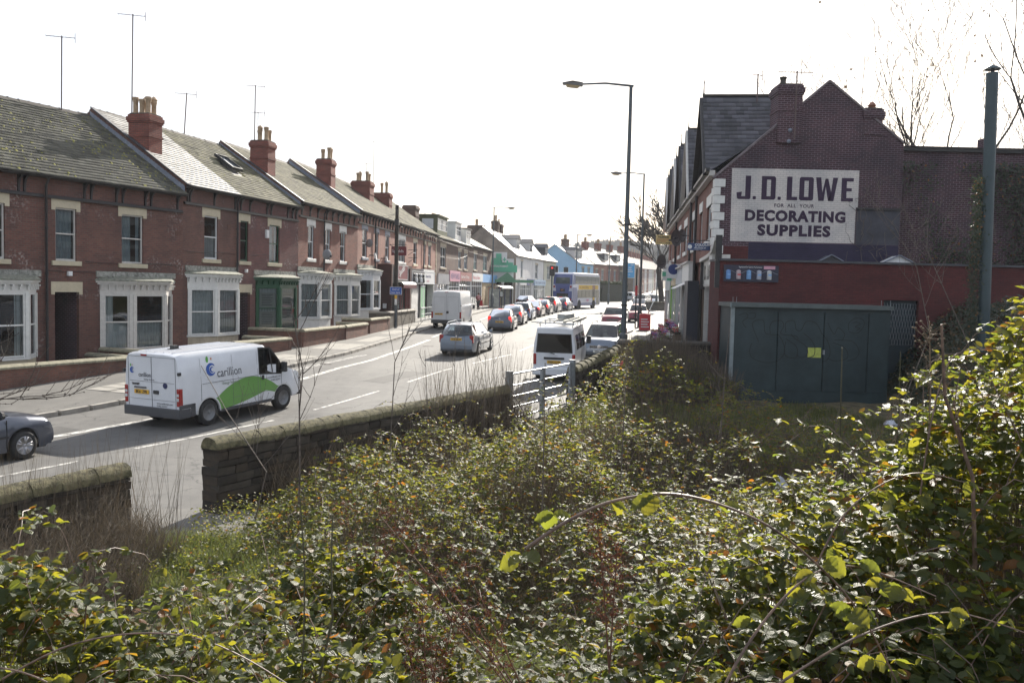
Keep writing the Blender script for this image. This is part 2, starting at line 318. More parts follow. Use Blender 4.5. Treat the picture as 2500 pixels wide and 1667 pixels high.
# ---------------------------------------------------------------- ground, road, pavements
def asphalt(name, c, pale, dark):
    m, nd, ln, b = nodes(name); tc = nd.new('ShaderNodeTexCoord')
    def noise(s, d=4, ro=.6, v=None):
        n = nd.new('ShaderNodeTexNoise'); n.inputs['Scale'].default_value = s; n.inputs['Detail'].default_value = d; n.inputs['Roughness'].default_value = ro
        ln.new(v or tc.outputs['Object'], n.inputs['Vector']); return n
    n1 = noise(.18, 6); n2 = noise(2.2, 5); n3 = noise(90, 2)
    mp = nd.new('ShaderNodeMapping'); mp.inputs['Rotation'].default_value = (0,0,R(-16)); mp.inputs['Scale'].default_value = (1.1,.06,1); ln.new(tc.outputs['Object'], mp.inputs[0]); n4 = noise(1, 5, .6, mp.outputs[0])
    r = nd.new('ShaderNodeValToRGB'); e = r.color_ramp.elements; e[0].color = (*dark,1); e[0].position = .33; e[1].color = (*pale,1); e[1].position = .68; x = e.new(.5); x.color = (*c,1)
    mx = nd.new('ShaderNodeMixRGB'); mx.inputs[0].default_value = .5; ln.new(n1.outputs[0], mx.inputs[1]); ln.new(n4.outputs[0], mx.inputs[2])
    m2 = nd.new('ShaderNodeMixRGB'); m2.inputs[0].default_value = .3; ln.new(mx.outputs[0], m2.inputs[1]); ln.new(n2.outputs[0], m2.inputs[2]); ln.new(m2.outputs[0], r.inputs[0])
    sp = nd.new('ShaderNodeMixRGB'); sp.blend_type = 'OVERLAY'; sp.inputs[0].default_value = .45; ln.new(r.outputs[0], sp.inputs[1]); ln.new(n3.outputs['Fac'], sp.inputs[2])
    # cracks
    vo = nd.new('ShaderNodeTexVoronoi'); vo.feature = 'DISTANCE_TO_EDGE'; vo.inputs['Scale'].default_value = .42
    nw = noise(1.6, 6); av = nd.new('ShaderNodeVectorMath'); av.operation = 'MULTIPLY_ADD'; av.inputs[1].default_value = (.9,.9,.9); ln.new(nw.outputs['Color'], av.inputs[0]); ln.new(tc.outputs['Object'], av.inputs[2]); ln.new(av.outputs[0], vo.inputs['Vector'])
    cr = nd.new('ShaderNodeMapRange'); cr.inputs[1].default_value = .0; cr.inputs[2].default_value = .012; cr.inputs[3].default_value = .45; cr.inputs[4].default_value = 1; ln.new(vo.outputs[0], cr.inputs[0])
    nm = noise(.35, 2); cm = nd.new('ShaderNodeMapRange'); cm.inputs[1].default_value = .5; cm.inputs[2].default_value = .58; ln.new(nm.outputs[0], cm.inputs[0])
    cx = nd.new('ShaderNodeMath'); cx.operation = 'MAXIMUM'; ln.new(cr.outputs[0], cx.inputs[0]); iv = nd.new('ShaderNodeMath'); iv.operation = 'SUBTRACT'; iv.inputs[0].default_value = 1; ln.new(cm.outputs[0], iv.inputs[1]); ln.new(iv.outputs[0], cx.inputs[1])
    fm = nd.new('ShaderNodeMixRGB'); fm.blend_type = 'MULTIPLY'; fm.inputs[0].default_value = 1; ln.new(sp.outputs[0], fm.inputs[1]); ln.new(cx.outputs[0], fm.inputs[2])
    ln.new(fm.outputs[0], b.inputs['Base Color']); b.inputs['Roughness'].default_value = .74; b.inputs['Specular IOR Level'].default_value = .32
    bp = nd.new('ShaderNodeBump'); bp.inputs['Strength'].default_value = .35; bp.inputs['Distance'].default_value = .008; ln.new(n3.outputs[0], bp.inputs['Height']); ln.new(bp.outputs[0], b.inputs['Normal'])
    MATS[name] = m; return m
ROAD = asphalt('road_asphalt', (.125,.122,.117), (.175,.17,.158), (.07,.069,.068))
FOOT = asphalt('footway_asphalt', (.15,.145,.135), (.2,.19,.175), (.1,.098,.093))
KERB = mat('kerb_stone', (.3,.28,.25), .8, .25, 3, bump=.3)
FLAG = mat('concrete_flag', (.3,.285,.255), .85, .2, 2, bump=.2, bscale=60)
PAINTW = mat('road_marking_paint', (.5,.49,.46), .6, .1, 7)
_n = PAINTW.node_tree.nodes; _r = [q for q in _n if q.type == 'VALTORGB'][0]; _r.color_ramp.elements[0].color = (.15,.145,.138,1); _r.color_ramp.elements[0].position = .4; _r.color_ramp.elements[1].position = .52
_q = [q for q in _n if q.type == 'TEX_NOISE'][0]; _q.inputs['Scale'].default_value = 5; _q.inputs['Detail'].default_value = 9
SOIL = mat('soil_and_litter', (.06,.045,.028), .95, .5, 3, bump=1, bscale=22, tint=(.1,.085,.045))
def grid(name, xs, ys, zf, m, kind='structure'):
    X, Y = np.meshgrid(np.array(xs, float), np.array(ys, float)); Z = zf(X, Y)
    V = np.stack([X,Y,Z],-1).reshape(-1,3); nx = len(xs); i = np.arange(len(ys)-1)[:,None]*nx+np.arange(nx-1)[None]
    F = np.stack([i,i+1,i+nx+1,i+nx],-1).reshape(-1,4)
    me = npmesh(name, V, F, m, smooth=True, tri=4); o = bpy.data.objects.new(name, me); COL.objects.link(o); o['kind'] = kind; return o
xs = [-1800,-700,-300,-150,-90,-60,-40]+list(np.arange(-30,36.1,.5))+[45,60,90,150,300,700,1800]
ys = [-60,-30,-12]+list(np.arange(-6,36.1,.5))+list(np.arange(38,120,3))+[120,125,130,140,150,165,180,200,215,260,330,400,500,650,900,2600]
def lay2(X, Y):
    Z = lay(X, Y); on = (X > ix(SW, Y)+.15) & (Y < 33.6)
    n = (np.sin(X*2.3+Y*1.1)+np.sin(X*1.1-Y*2.7)+np.sin(X*4.1+Y*3.3)*.5)*.035
    return np.where(on, Z+n, Z)
grid('ground', xs, ys, lay2, SOIL)
ry = sorted(set([round(v,2) for v in np.arange(3,120.1,.5)]+[-8,0]+list(range(122,182,2))+list(range(185,331,5))+[215,330,360,400]))
def strip(name, rows, m, kind='structure', parent=None, smooth=False, label=None):
    """rows: list of lists of points"""
    n = len(rows[0]); V = [p for r in rows for p in r]; F = []
    for i in range(len(rows)-1):
        for j in range(n-1): F.append((i*n+j, i*n+j+1, (i+1)*n+j+1, (i+1)*n+j))
    me = npmesh(name, np.array(V), np.array(F), m, smooth=smooth, tri=4); o = bpy.data.objects.new(name, me); COL.objects.link(o)
    if kind: o['kind'] = kind
    if parent: o.parent = parent
    if label: o['label'] = label
    return o
rows = []
for y in ry:
    a = float(ix(LK, y)); b = float(ix(RW, y)); rows.append([(a+(b-a)*t, y, gz(y)) for t in np.linspace(0,1,7)])
road = strip('road', rows, ROAD)
# building lines
BL = [(-34,-8),(-25,7),(-22,20),(-16.2,31.9),(-13.6,37.8),(-11.2,47.7),(-9.6,56.7),(-7.0,82.6),(-2.6,118),(.6,125),(2.6,135),(5.6,150),(12,166),(17,176),(25,203),(29,215),(54,330)]
BR = [(6.0,33.2),(7.3,33.5),(11.6,68),(14.5,85),(18,105),(23,125),(30,150),(36,175),(43,200),(68,300)]
def pave(name, A, Bp, ylist, flip=False):
    rows = []
    for y in ylist:
        a = float(ix(A, y)); b = float(ix(Bp, y)); z = gz(y)+.12
        rows.append([(a+(b-a)*t, y, z) for t in np.linspace(0,1,4)])
    return strip(name, rows, FOOT)
yl = [y for y in ry if y >= 7 and y <= 330]
LKi = [(x-.15, y) for x, y in LK]; RKi = [(x+.15, y) for x, y in RW]
pl = pave('pavement', BL, LKi, yl)
yr = [y for y in ry if 33.5 <= y <= 300]
pr = pave('pavement', RKi, BR, yr)
# kerb stones, individually, children of the pavements
def path_pts(path, step, y0, y1):
    out = []; P = [Vector((x,y)) for x, y in path]; d = 0; prev = None
    for a, b in zip(P, P[1:]):
        L = (b-a).length; n = max(1,int(L/.1))
        for i in range(n):
            p = a+(b-a)*i/n
            if p.y < y0 or p.y > y1: continue
            if prev is None or (p-prev).length >= step: out.append(p.copy()); prev = p.copy()
    return out
def kerbs(path, y0, y1, side, parent, step=.92):
    pts = path_pts(path, step, y0, y1)
    mb = MB().box(-.075,.075,.004,step-.004,-.1,.13); me = mb.mesh('kerb_stone', KERB)
    for a, b in zip(pts, pts[1:]):
        d = (b-a); ang = math.atan2(-d.x, d.y)
        o = link('kerb_stone', me, parent, (a.x+side*.075, a.y, gz(a.y)+random.uniform(-.003,.003)), (math.atan2(gz(b.y)-gz(a.y), d.length)*1.0, 0, ang))
    return pts[-1]
kerbs(LK, 20, 100, -1, pl); kerbs(RW, 33.1, 70, 1, pr)
mb = MB()
for path, y0, y1, side in ((LK,7,20,-1),(LK,100,300,-1),(RW,70,300,1)):
    pts = path_pts(path, 1.0 if y1 < 50 else 3, y0, y1)
    for a, b in zip(pts, pts[1:]):
        if (b-a).length > 5: continue
        mb.bar((a.x+side*.075,a.y,gz(a.y)+.015),(b.x+side*.075,b.y,gz(b.y)+.015),.15,.23)
mb.build('kerb_run', KERB, pl, kind='stuff')
# concrete flags laid in the left pavement
fm = MB().box(-.44,.44,-.29,.29,0,.012).mesh('paving_flag', FLAG)
cnt = 0
for k, (fx, fy, nx_, ny_) in enumerate([(-12.9,28.4,3,3),(-9.9,37.2,3,3),(-8.9,42.0,2,5),(-7.6,46.5,2,6),(-7.2,52.5,2,5),(-6.8,57.5,2,4),(-6.4,62,2,4),(-5.6,69,2,3)]):
    hd = R(-(20 if fy < 38 else 8))
    for i in range(nx_):
        for j in range(ny_):
            ca, sa = math.cos(hd), math.sin(hd); ox, oy = i*.9, j*.6
            x = fx+ox*ca-oy*sa; y = fy+ox*sa+oy*ca
            if x > ix(LK,y)-.7: continue
            link('paving_flag', fm, pl, (x, y, gz(y)+.116+random.uniform(0,.004)), (.034 if y<60 else .013,0,hd))
# markings
def marking(pts, w, y0=None, y1=None, z=.004, name='road_marking'):
    P = []; 
    for (ax,ay),(bx,by) in zip(pts, pts[1:]):
        n = max(1, int(abs(by-ay)/.5)); 
        for i in range(n): P.append((ax+(bx-ax)*i/n, ay+(by-ay)*i/n))
    P.append(pts[-1]); ky = sorted(set([p[1] for p in P]+[g for g in GY if P[0][1] < g < P[-1][1]]))
    px = np.interp(ky, [p[1] for p in P], [p[0] for p in P]); rows = []
    for i, y in enumerate(ky):
        j = min(i, len(ky)-2); dx = px[j+1]-px[j]; dy = ky[j+1]-ky[j]; L = math.hypot(dx,dy); nx, ny = dy/L, -dx/L
        r = []
        for sgn in (-1,1):
            X = px[i]+sgn*nx*w/2; Y = y+sgn*ny*w/2; r.append((X, Y, gz(Y)+z+.001))
        rows.append(r)
    return strip(name, rows, PAINTW, None, road)
LA = [(-17.2,8),(-15.2,13),(-12.9,18),(-10.95,22.05),(-9.8,24.36),(-7.45,32.13),(-6.0,38.2),(-5.2,44.3),(-4.6,50)]
marking(LA, .24); marking([(-4.6,52),(-4.1,57)], .2); marking([(-3.7,61),(-2.9,70)], .15); marking([(-2.6,73),(-1.6,84)],.15)
LB = [(-14.5,8),(-12.2,13),(-9.92,17.44),(-9.17,18.98),(-8.6,20.51),(-6.53,24.68),(-5.7,26.6),(-4.0,31),(-2.3,36.2),(.0,42.5),(1.3,48.8),(3.0,58),(4.4,70),(6.5,85),(9,102),(12.5,122),(18,145),(25.5,175),(33,200)]
lbx = lambda y: float(np.interp(y,[p[1] for p in LB],[p[0] for p in LB]))
for y0, y1 in [(8,11.5),(13.5,18.98),(20.51,24.68),(26.4,30.0),(32,36),(38,42.5),(44.5,48.5),(51,55),(57.5,61.5),(64,68),(71,75),(78,82),(86,90),(94,98),(104,110),(116,122),(130,138),(148,156)]:
    marking([(lbx(y0),y0)]+[(lbx(y),y) for y in np.arange(math.ceil(y0*2)/2, y1, 1.0) if y > y0+.1]+[(lbx(y1),y1)], .11)
marking([(-6.9,20.6),(-5.9,22.4)], .1)
# zig-zag ladder of worn paint by the left kerb
marking([(-9.6,30.5),(-8.2,34.6),(-6.75,40.5)], .08)
marking([(-9.25,30.9),(-7.95,34.9),(-6.55,40.6)], .08)
# repair patches in the tarmac
PATCH = asphalt('patched_asphalt', (.085,.083,.08), (.11,.106,.1), (.06,.06,.06))
for x, y, w, l, a in ((-9.2,25.8,1.1,3.4,24),(-3.6,39.5,1.3,5,14),(-6.9,45,.8,6,6),(-4.9,31.8,.9,3,25),(1.4,52,1.2,7,10),(-12.6,20.2,.8,3.2,26)):
    d = (math.sin(R(a)), math.cos(R(a))); strip('road_patch', [[(x+d[0]*s+d[1]*q, y+d[1]*s-d[0]*q, gz(y+d[1]*s-d[0]*q)+.0045) for q in (-w/2,w/2)] for s in np.arange(0,l+.01,.25)], PATCH, None, road)
# iron covers in the road
IRON = mat('iron_cover', (.05,.045,.04), .5, .3, 12, metal=.6, bump=.5)
for x, y, w in ((-7.55,36.5,.45),(-2.0,54,.5),(-4.3,46,.5)):
    o = MB().box(-w/2,w/2,-w/2,w/2,-.03,.006).build('manhole_cover', IRON, road, loc=(x,y,gz(y)+.001), rz=.2)
# gravel apron in the wall opening
GRAV = mat('gravel', (.17,.15,.125), .95, .5, 35, bump=1, bscale=60, tint=(.26,.23,.2))
n = 5000; px = RNG.uniform(-7.4,-3.2,n); py = RNG.uniform(12.4,15.9,n); keep = (py < 14.9+(px+5)*.5+RNG.normal(0,.25,n)); px, py = px[keep], py[keep]; n = len(px)
s = RNG.uniform(.006,.02,n); T = np.array([(1,0,0),(-.5,.87,0),(-.5,-.87,0),(0,0,1)]); th = RNG.uniform(0,6.28,n)
V = np.empty((n,4,3)); c, si = np.cos(th), np.sin(th)
for k in range(4): V[:,k,0] = px+s*(T[k,0]*c-T[k,1]*si); V[:,k,1] = py+s*(T[k,0]*si+T[k,1]*c); V[:,k,2] = np.maximum(site_z(px,py)+.04, np.interp(py,GY,GZ))+.003+s*T[k,2]*.8
F = (np.arange(n)[:,None,None]*4+np.array([(0,1,3),(1,2,3),(2,0,3)])[None]).reshape(-1,3)
g = bpy.data.objects.new('gravel', npmesh('gravel', V.reshape(-1,3), F, GRAV)); COL.objects.link(g); g['kind'] = 'stuff'
apr = strip('path', [[(x, y, max(float(site_z(x,y)),gz(y)-.04)+.045) for x in np.linspace(float(ix(SW,y))-1.2 if y>13.2 else -6.5,float(ix(SW,y))+1.9,8)] for y in np.arange(12.6,15.6,.3)], FOOT)
# hills
def hill(name, x0, x1, y, zt, seed, base=0, parent=None):
    rg = np.random.default_rng(seed); xs_ = np.linspace(x0, x1, 90); ys_ = np.linspace(y-160, y+200, 24)
    ph = rg.uniform(0,6,6)
    def zf(X, Y):
        u = (Y-y)/170; prof = np.exp(-u*u*1.6)
        e = zt*(.75+.16*np.sin(X/170+ph[0])+.08*np.sin(X/60+ph[1])+.04*np.sin(X/23+ph[2]))
        ends = sm((X-x0)/200)*sm((x1-X)/300)
        return base+e*prof*ends
    return grid(name, xs_, ys_, zf, HILLM), zf
HILLM = mat('winter_hillside', (.05,.055,.035), .95, .5, .02, tint=(.08,.075,.05))
h1o, zf1 = hill('hill', -90, 1100, 820, 36, 3, 8)
# woods on the hill: many small leafless crowns, one mass
n = 26000; rg = np.random.default_rng(5); px = rg.uniform(-40,600,n); py = rg.uniform(690,840,n); pz = zf1(px,py)
hh = rg.uniform(4,11,n); V = np.empty((n,6,3)); w = rg.uniform(.8,2.6,n)
for k,(a,b,cc) in enumerate([(-1,0,0),(1,0,.1),(.3,0,1),(-.3,.0,.95),(0,-.8,.2),(0,.8,.8)]):
    V[:,k,0] = px+w*a*rg.uniform(.5,1.2,n); V[:,k,1] = py+b*w; V[:,k,2] = pz+hh*cc*rg.uniform(.6,1,n)-1
F = (np.arange(n)[:,None,None]*6+np.array([(0,1,2),(0,2,3),(4,1,5)])[None]).reshape(-1,3)
WOODM = mat('bare_wood', (.06,.052,.042), .95, .5, .08)
g = bpy.data.objects.new('wood', npmesh('wood', V.reshape(-1,3), F, WOODM)); COL.objects.link(g); tag(g, 'hazy leafless wood along the top of the far hill', None, None, 'stuff')
# ---------------------------------------------------------------- houses
def slatemat(name, c, c2, rough, bump=.3, moss=0, spec=.5):
    m, nd, ln, b = nodes(name); at = nd.new('ShaderNodeAttribute'); at.attribute_name = 'tint'
    tc, n, r = var(nd, ln, c, .3, .7, tint=c2)
    mr = nd.new('ShaderNodeMapRange'); mr.inputs[3].default_value = .55; mr.inputs[4].default_value = 1.45; ln.new(at.outputs['Fac'], mr.inputs[0])
    mx = nd.new('ShaderNodeMixRGB'); mx.blend_type = 'MULTIPLY'; mx.inputs[0].default_value = 1; ln.new(r.outputs[0], mx.inputs[1]); ln.new(mr.outputs[0], mx.inputs[2]); out = mx.outputs[0]
    n3 = nd.new('ShaderNodeTexNoise'); n3.inputs['Scale'].default_value = 9; n3.inputs['Detail'].default_value = 5; ln.new(tc.outputs['Object'], n3.inputs['Vector'])
    if moss:
        r3 = nd.new('ShaderNodeMapRange'); r3.inputs[1].default_value = .62-moss*.12; r3.inputs[2].default_value = .72; ln.new(n3.outputs[0], r3.inputs[0])
        mz = nd.new('ShaderNodeMixRGB'); ln.new(r3.outputs[0], mz.inputs[0]); ln.new(out, mz.inputs[1]); mz.inputs[2].default_value = (.13,.13,.06,1); out = mz.outputs[0]
    ln.new(out, b.inputs['Base Color']); b.inputs['Roughness'].default_value = rough; b.inputs['Specular IOR Level'].default_value = spec
    bp = nd.new('ShaderNodeBump'); bp.inputs['Strength'].default_value = bump; bp.inputs['Distance'].default_value = .01; ln.new(n3.outputs[0], bp.inputs['Height']); ln.new(bp.outputs[0], b.inputs['Normal'])
    MATS[name] = m; return m
SL_OLD = slatemat('slates_old_mossy', (.07,.068,.058), (.105,.1,.08), .8, .4, .8)
SL_MOSS = slatemat('slates_olive_mossy', (.105,.098,.068), (.16,.148,.098), .85, .5, 1.0)
SL_NEW = slatemat('slates_relaid_grey', (.12,.125,.13), (.16,.16,.16), .62, .15, 0, .4)
SL_DARK = slatemat('slates_dark', (.06,.06,.075), (.09,.088,.105), .5, .25)
SL_PALE = slatemat('slates_shiny', (.17,.16,.15), (.22,.21,.19), .33, .15)
def slates(name, x0, x1, p0, p1, m, parent, gauge=.21, w=.3, nparts=0, kind='stuff', hole=None):
    """slates on the slope from p0=(y,z) at the eaves to p1=(y,z) at the ridge"""
    dy, dz = p1[0]-p0[0], p1[1]-p0[1]; L = math.hypot(dy,dz); uy, uz = dy/L, dz/L; ny, nz = -uz, uy
    if nz < 0: ny, nz = -ny, -nz
    rowsn = int(L/gauge); V = []; F = []; T = []; parts = []
    for r in range(rowsn):
        s0 = r*gauge-.03; s1 = min((r+1)*gauge+.06, L); n = int((x1-x0)/w)+1
        off = (r % 2)*w/2
        for k in range(-1, n+1):
            xa = x0+k*w+off+.004; xb = xa+w-.008
            xa = max(xa, x0); xb = min(xb, x1)
            if xb-xa < .05: continue
            if hole and hole[0] < (xa+xb)/2 < hole[1] and hole[2] < s0+.1 < hole[3]: continue
            if nparts and len(parts) < nparts and xb-xa > w-.02 and random.random() < .92:
                parts.append(((xa+xb)/2, s0, random.random())); continue
            j = random.uniform(-.004,.006); js = random.uniform(-.008,.008)
            h0, h1 = .03+j, .004
            pts = [(xa, s0+js, h0), (xb, s0+js+random.uniform(-.004,.004), h0), (xb, s1, h1), (xa, s1, h1), (xa, s0+js, h0-.016), (xb, s0+js, h0-.016)]
            o = len(V); V += [(x, p0[0]+uy*s+ny*h, p0[1]+uz*s+nz*h) for x, s, h in pts]; F += [(o,o+1,o+2,o+3),(o+4,o+5,o+1,o)]; T += [random.random()]*6
    me = npmesh(name, np.array(V), np.array(F), m, col=T, tri=4)
    o = bpy.data.objects.new('slates', me); COL.objects.link(o); o.parent = parent; o['kind'] = kind
    if parts:
        mes = []
        for t in (.1,.3,.5,.7,.9):
            v = [(-w/2+.004,-.03+.03,.022),(w/2-.004,0,.022),(w/2-.004,gauge+.09,.004),(-w/2+.004,gauge+.09,.004),(-w/2+.004,0,.006),(w/2-.004,0,.006)]
            mes.append(npmesh('slate', np.array(v), np.array([(0,1,2,3),(4,5,1,0)]), m, col=[t]*6, tri=4))
        ang = math.atan2(uz, uy) if uy > 0 else math.atan2(uz, uy)
        for x, s, t in parts:
            link('slate', mes[int(t*5)], parent, (x, p0[0]+uy*s, p0[1]+uz*s), (ang+random.uniform(-.01,.012), random.uniform(-.004,.004), random.uniform(-.012,.012)))
    return o
def facade(mb, L, z0, z1, holes, m=0, x0=0, depth=.13, y=0):
    xsx = sorted(set([x0, L]+[h[0] for h in holes]+[h[1] for h in holes])); xsx = [x for x in xsx if x0 <= x <= L]
    zs = sorted(set([z0, z1]+[h[2] for h in holes]+[h[3] for h in holes])); zs = [z for z in zs if z0 <= z <= z1]
    for xa, xb in zip(xsx, xsx[1:]):
        for za, zb in zip(zs, zs[1:]):
            cx, cz = (xa+xb)/2, (za+zb)/2
            if any(h[0] < cx < h[1] and h[2] < cz < h[3] for h in holes): continue
            mb.quad((xa,y,za),(xb,y,za),(xb,y,zb),(xa,y,zb), m)
    for a, b, c, d in holes:
        e = y+depth
        mb.quad((a,y,c),(a,y,d),(a,e,d),(a,e,c), m); mb.quad((b,y,d),(b,y,c),(b,e,c),(b,e,d), m)
        mb.quad((a,y,d),(b,y,d),(b,e,d),(a,e,d), m); mb.quad((b,y,c),(a,y,c),(a,e,c),(b,e,c), m)
def curtain(mb, xa, xb, za, zb, y, m=0, amp=.014, lam=.14, gather=None):
    n = max(3, int((xb-xa)/lam*4)); 
    for i in range(n):
        x, x2 = xa+(xb-xa)*i/n, xa+(xb-xa)*(i+1)/n
        y1 = y+amp*math.sin(i*1.6); y2 = y+amp*math.sin((i+1)*1.6)
        mb.quad((x,y1,za),(x2,y2,za),(x2,y2,zb),(x,y1,zb), m)
def window(par, xa, xb, za, zb, fm, style='sash', cur='full', y=.09, seed=0, stone=None, lint=True, sill=True, cm=None, g=None, lz=.36, simple=False):
    rd = random.Random(seed+int(xa*31)); g = g or GL; cm = cm or CURT
    mb = MB(); t = .055; mid = (za+zb)/2+.03
    mb.box(xa,xa+t,y-.03,y+.04,za,zb).box(xb-t,xb,y-.03,y+.04,za,zb).box(xa+t,xb-t,y-.03,y+.04,zb-t,zb).box(xa+t,xb-t,y-.04,y+.04,za,za+t+.02)
    if style == 'sash': mb.box(xa+t,xb-t,y-.02,y+.03,mid-.025,mid+.025)
    if style in ('sash2','mullion'): mb.box(xa+t,xb-t,y-.02,y+.03,mid-.02,mid+.02); mb.box((xa+xb)/2-.03,(xa+xb)/2+.03,y-.02,y+.03,za+t,zb-t)
    if style == 'top': mb.box(xa+t,xb-t,y-.02,y+.03,zb-.5,zb-.45); mb.box((xa+xb)/2-.03,(xa+xb)/2+.03,y-.02,y+.03,za+t,zb-t)
    w = mb.build('window', fm, par)
    if style == 'sash':
        MB().quad((xa+t,y+.005,mid+.025),(xb-t,y+.005,mid+.025),(xb-t,y+.005,zb-t),(xa+t,y+.005,zb-t)).build('pane', g, w)
        MB().quad((xa+t,y+.02,za+t),(xb-t,y+.02,za+t),(xb-t,y+.02,mid-.02),(xa+t,y+.02,mid-.02)).build('pane', g, w)
    else:
        MB().quad((xa+t,y+.01,za+t),(xb-t,y+.01,za+t),(xb-t,y+.01,zb-t),(xa+t,y+.01,zb-t)).build('pane', g, w)
    c = MB(); a, b = xa+t, xb-t; yy = y+.1
    if cur == 'full': curtain(c, a, b, za, zb, yy)
    elif cur == 'part': curtain(c, a, a+(b-a)*.55, za, zb, yy); curtain(c, b-(b-a)*.18, b, za, zb, yy)
    elif cur == 'side': curtain(c, a, a+(b-a)*.25, za, zb, yy); curtain(c, b-(b-a)*.2, b, za, zb, yy)
    elif cur == 'half': curtain(c, a, b, za, mid, yy)
    if c.v: c.build('curtain', cm, w)
    stone = stone or CREAM
    if lint:
        e = .17; MB().prism([(xa-e,zb-.09),(xa,zb-.09),(xa,zb),(xb,zb),(xb,zb-.09),(xb+e,zb-.09),(xb+e,zb+lz),(xa-e,zb+lz)], -.014,.12,'y').build('lintel', stone, par)
    if sill: bevel(MB().box(xa-.18,xb+.18,-.07,.14,za-.17,za).build('sill', stone, par), .01, 1)
    return w
def bay(par, xw0, x1, x2, xw3, zb_, zs, zt, zc, fm, pm, base=-.3, d=.65, roofm=None, curt='net', seed=0, up=True, cm=None, papers=False):
    """canted bay: xw0..xw3 on the wall, x1..x2 its front, sill zs, glass head zt, cornice zc"""
    rd = random.Random(seed); root = MB(); P = [(xw0,0),(x1,-d),(x2,-d),(xw3,0)]
    roofm = roofm or OLDLEAD
    def off(k): # grow plan outwards
        return [(xw0-k*1.1,0),(x1-k*.4,-d-k),(x2+k*.4,-d-k),(xw3+k*1.1,0)]
    # entablature + corner posts + sill board
    root.prism(off(.015), zt, zc-.16, 'z'); root.prism(off(.05), zs-.05, zs+.03, 'z')
    for (a, b) in zip(P, P[1:]):
        A = Vector((*a,0)); B = Vector((*b,0)); dr = (B-A).normalized(); nrm = Vector((dr.y,-dr.x,0))
        L = (B-A).length
        for s in (0, L): 
            p = A+dr*min(max(s,.06),L-.06); root.bar(p+Vector((0,0,zs)), p+Vector((0,0,zt)), .13, .1, up=nrm)
    o = root.build('bay_window', fm, par)
    for fi, (a, b) in enumerate(zip(P, P[1:])):
        A = Vector((*a,0)); B = Vector((*b,0)); dr = (B-A).normalized(); nrm = Vector((dr.y,-dr.x,0)); L = (B-A).length
        q = lambda s, z, o_: A+dr*s+Vector((0,0,z))+nrm*o_
        s0, s1 = .13, L-.13; mid = (zs+zt)/2+.02; fr = MB()
        for s in (s0+.03, s1-.03): fr.bar(q(s,zs+.03,-.01), q(s,zt,-.01), .06, .06, up=nrm)
        for z in (zs+.07, mid, zt-.03): fr.bar(q(s0+.06,z,-.01), q(s1-.06,z,-.01), .05, .055, up=(0,0,1))
        fr.build('sash', fm, o)
        MB().quad(q(s0+.05,zs+.05,-.02),q(s1-.05,zs+.05,-.02),q(s1-.05,mid,-.02),q(s0+.05,mid,-.02)).build('pane', GL, o)
        MB().quad(q(s0+.05,mid,-.02),q(s1-.05,mid,-.02),q(s1-.05,zt-.05,-.02),q(s0+.05,zt-.05,-.02)).build('pane', GL, o)
        c = MB()
        if curt == 'net':
            n = int((s1-s0)/.04)
            for i in range(n):
                sa, sb = s0+(s1-s0)*i/n, s0+(s1-s0)*(i+1)/n; c.quad(q(sa,zs,-.13+.02*math.sin(i*1.7)),q(sb,zs,-.13+.02*math.sin((i+1)*1.7)),q(sb,zt,-.13+.02*math.sin((i+1)*1.7)),q(sa,zt,-.13+.02*math.sin(i*1.7)))
        elif curt == 'parts' :
            n = int((s1-s0)/.04)
            for i in range(n):
                f = i/n
                for (za, zb2, ok) in ((zs,mid,True),(mid,zt, f < .35*(1 if fi != 1 else .3) )):
                    if not ok: continue
                    sa, sb = s0+(s1-s0)*i/n, s0+(s1-s0)*(i+1)/n; c.quad(q(sa,za,-.13+.02*math.sin(i*1.7)),q(sb,za,-.13+.02*math.sin((i+1)*1.7)),q(sb,zb2,-.13+.02*math.sin((i+1)*1.7)),q(sa,zb2,-.13+.02*math.sin(i*1.7)))
        elif curt == 'dark':
            n = 4
            for i in range(n):
                sa, sb = s1-.3+.08*i, s1-.3+.08*(i+1); c.quad(q(sa,zs,-.13),q(sb,zs,-.15+.02*(i%2)),q(sb,zt,-.15+.02*(i%2)),q(sa,zt,-.13))
        if c.v: c.build('curtain', cm or CURT, o)
        if papers and fi < 2:
            for z in (zs+.3, mid+.15):
                MB().quad(q(s0+.14,z-.12,-.035),q(s1-.14,z-.12,-.035),q(s1-.14,z+.62,-.035),q(s0+.14,z+.62,-.035)).build('paper_notice', PAPER, o)
                ink = MB()
                for k in range(7):
                    zz = z+.52-k*.085; ink.quad(q(s0+.22,zz-.014,-.03),q(s1-.22-random.uniform(0,.2),zz-.014,-.03),q(s1-.22-random.uniform(0,.2),zz+.014,-.03),q(s0+.22,zz+.014,-.03))
                ink.build('print', INK, o)
    c = MB(); k1 = .2
    c.prism(off(.1), zc-.16, zc-.09, 'z'); c.prism(off(.17), zc-.09, zc-.02, 'z')
    co = c.build('cornice', fm, o)
    br = MB()
    for (a, b) in zip(P, P[1:]):
        A = Vector((*a,0)); B = Vector((*b,0)); dr = (B-A).normalized(); nrm = Vector((dr.y,-dr.x,0)); L = (B-A).length; n = max(2, int(L/.28))
        for i in range(n+1):
            p = A+dr*(.05+(L-.1)*i/n)+nrm*.06
            br.bar(p+Vector((0,0,zc-.34)), p+Vector((0,0,zc-.16)), .05, .1, up=nrm); br.bar(p+nrm*.03+Vector((0,0,zc-.22)), p+nrm*.03+Vector((0,0,zc-.16)), .05, .14, up=nrm)
    br.build('bracket', fm, co, kind='stuff')
    rf = MB(); q0 = off(.21); zr = zc+.16
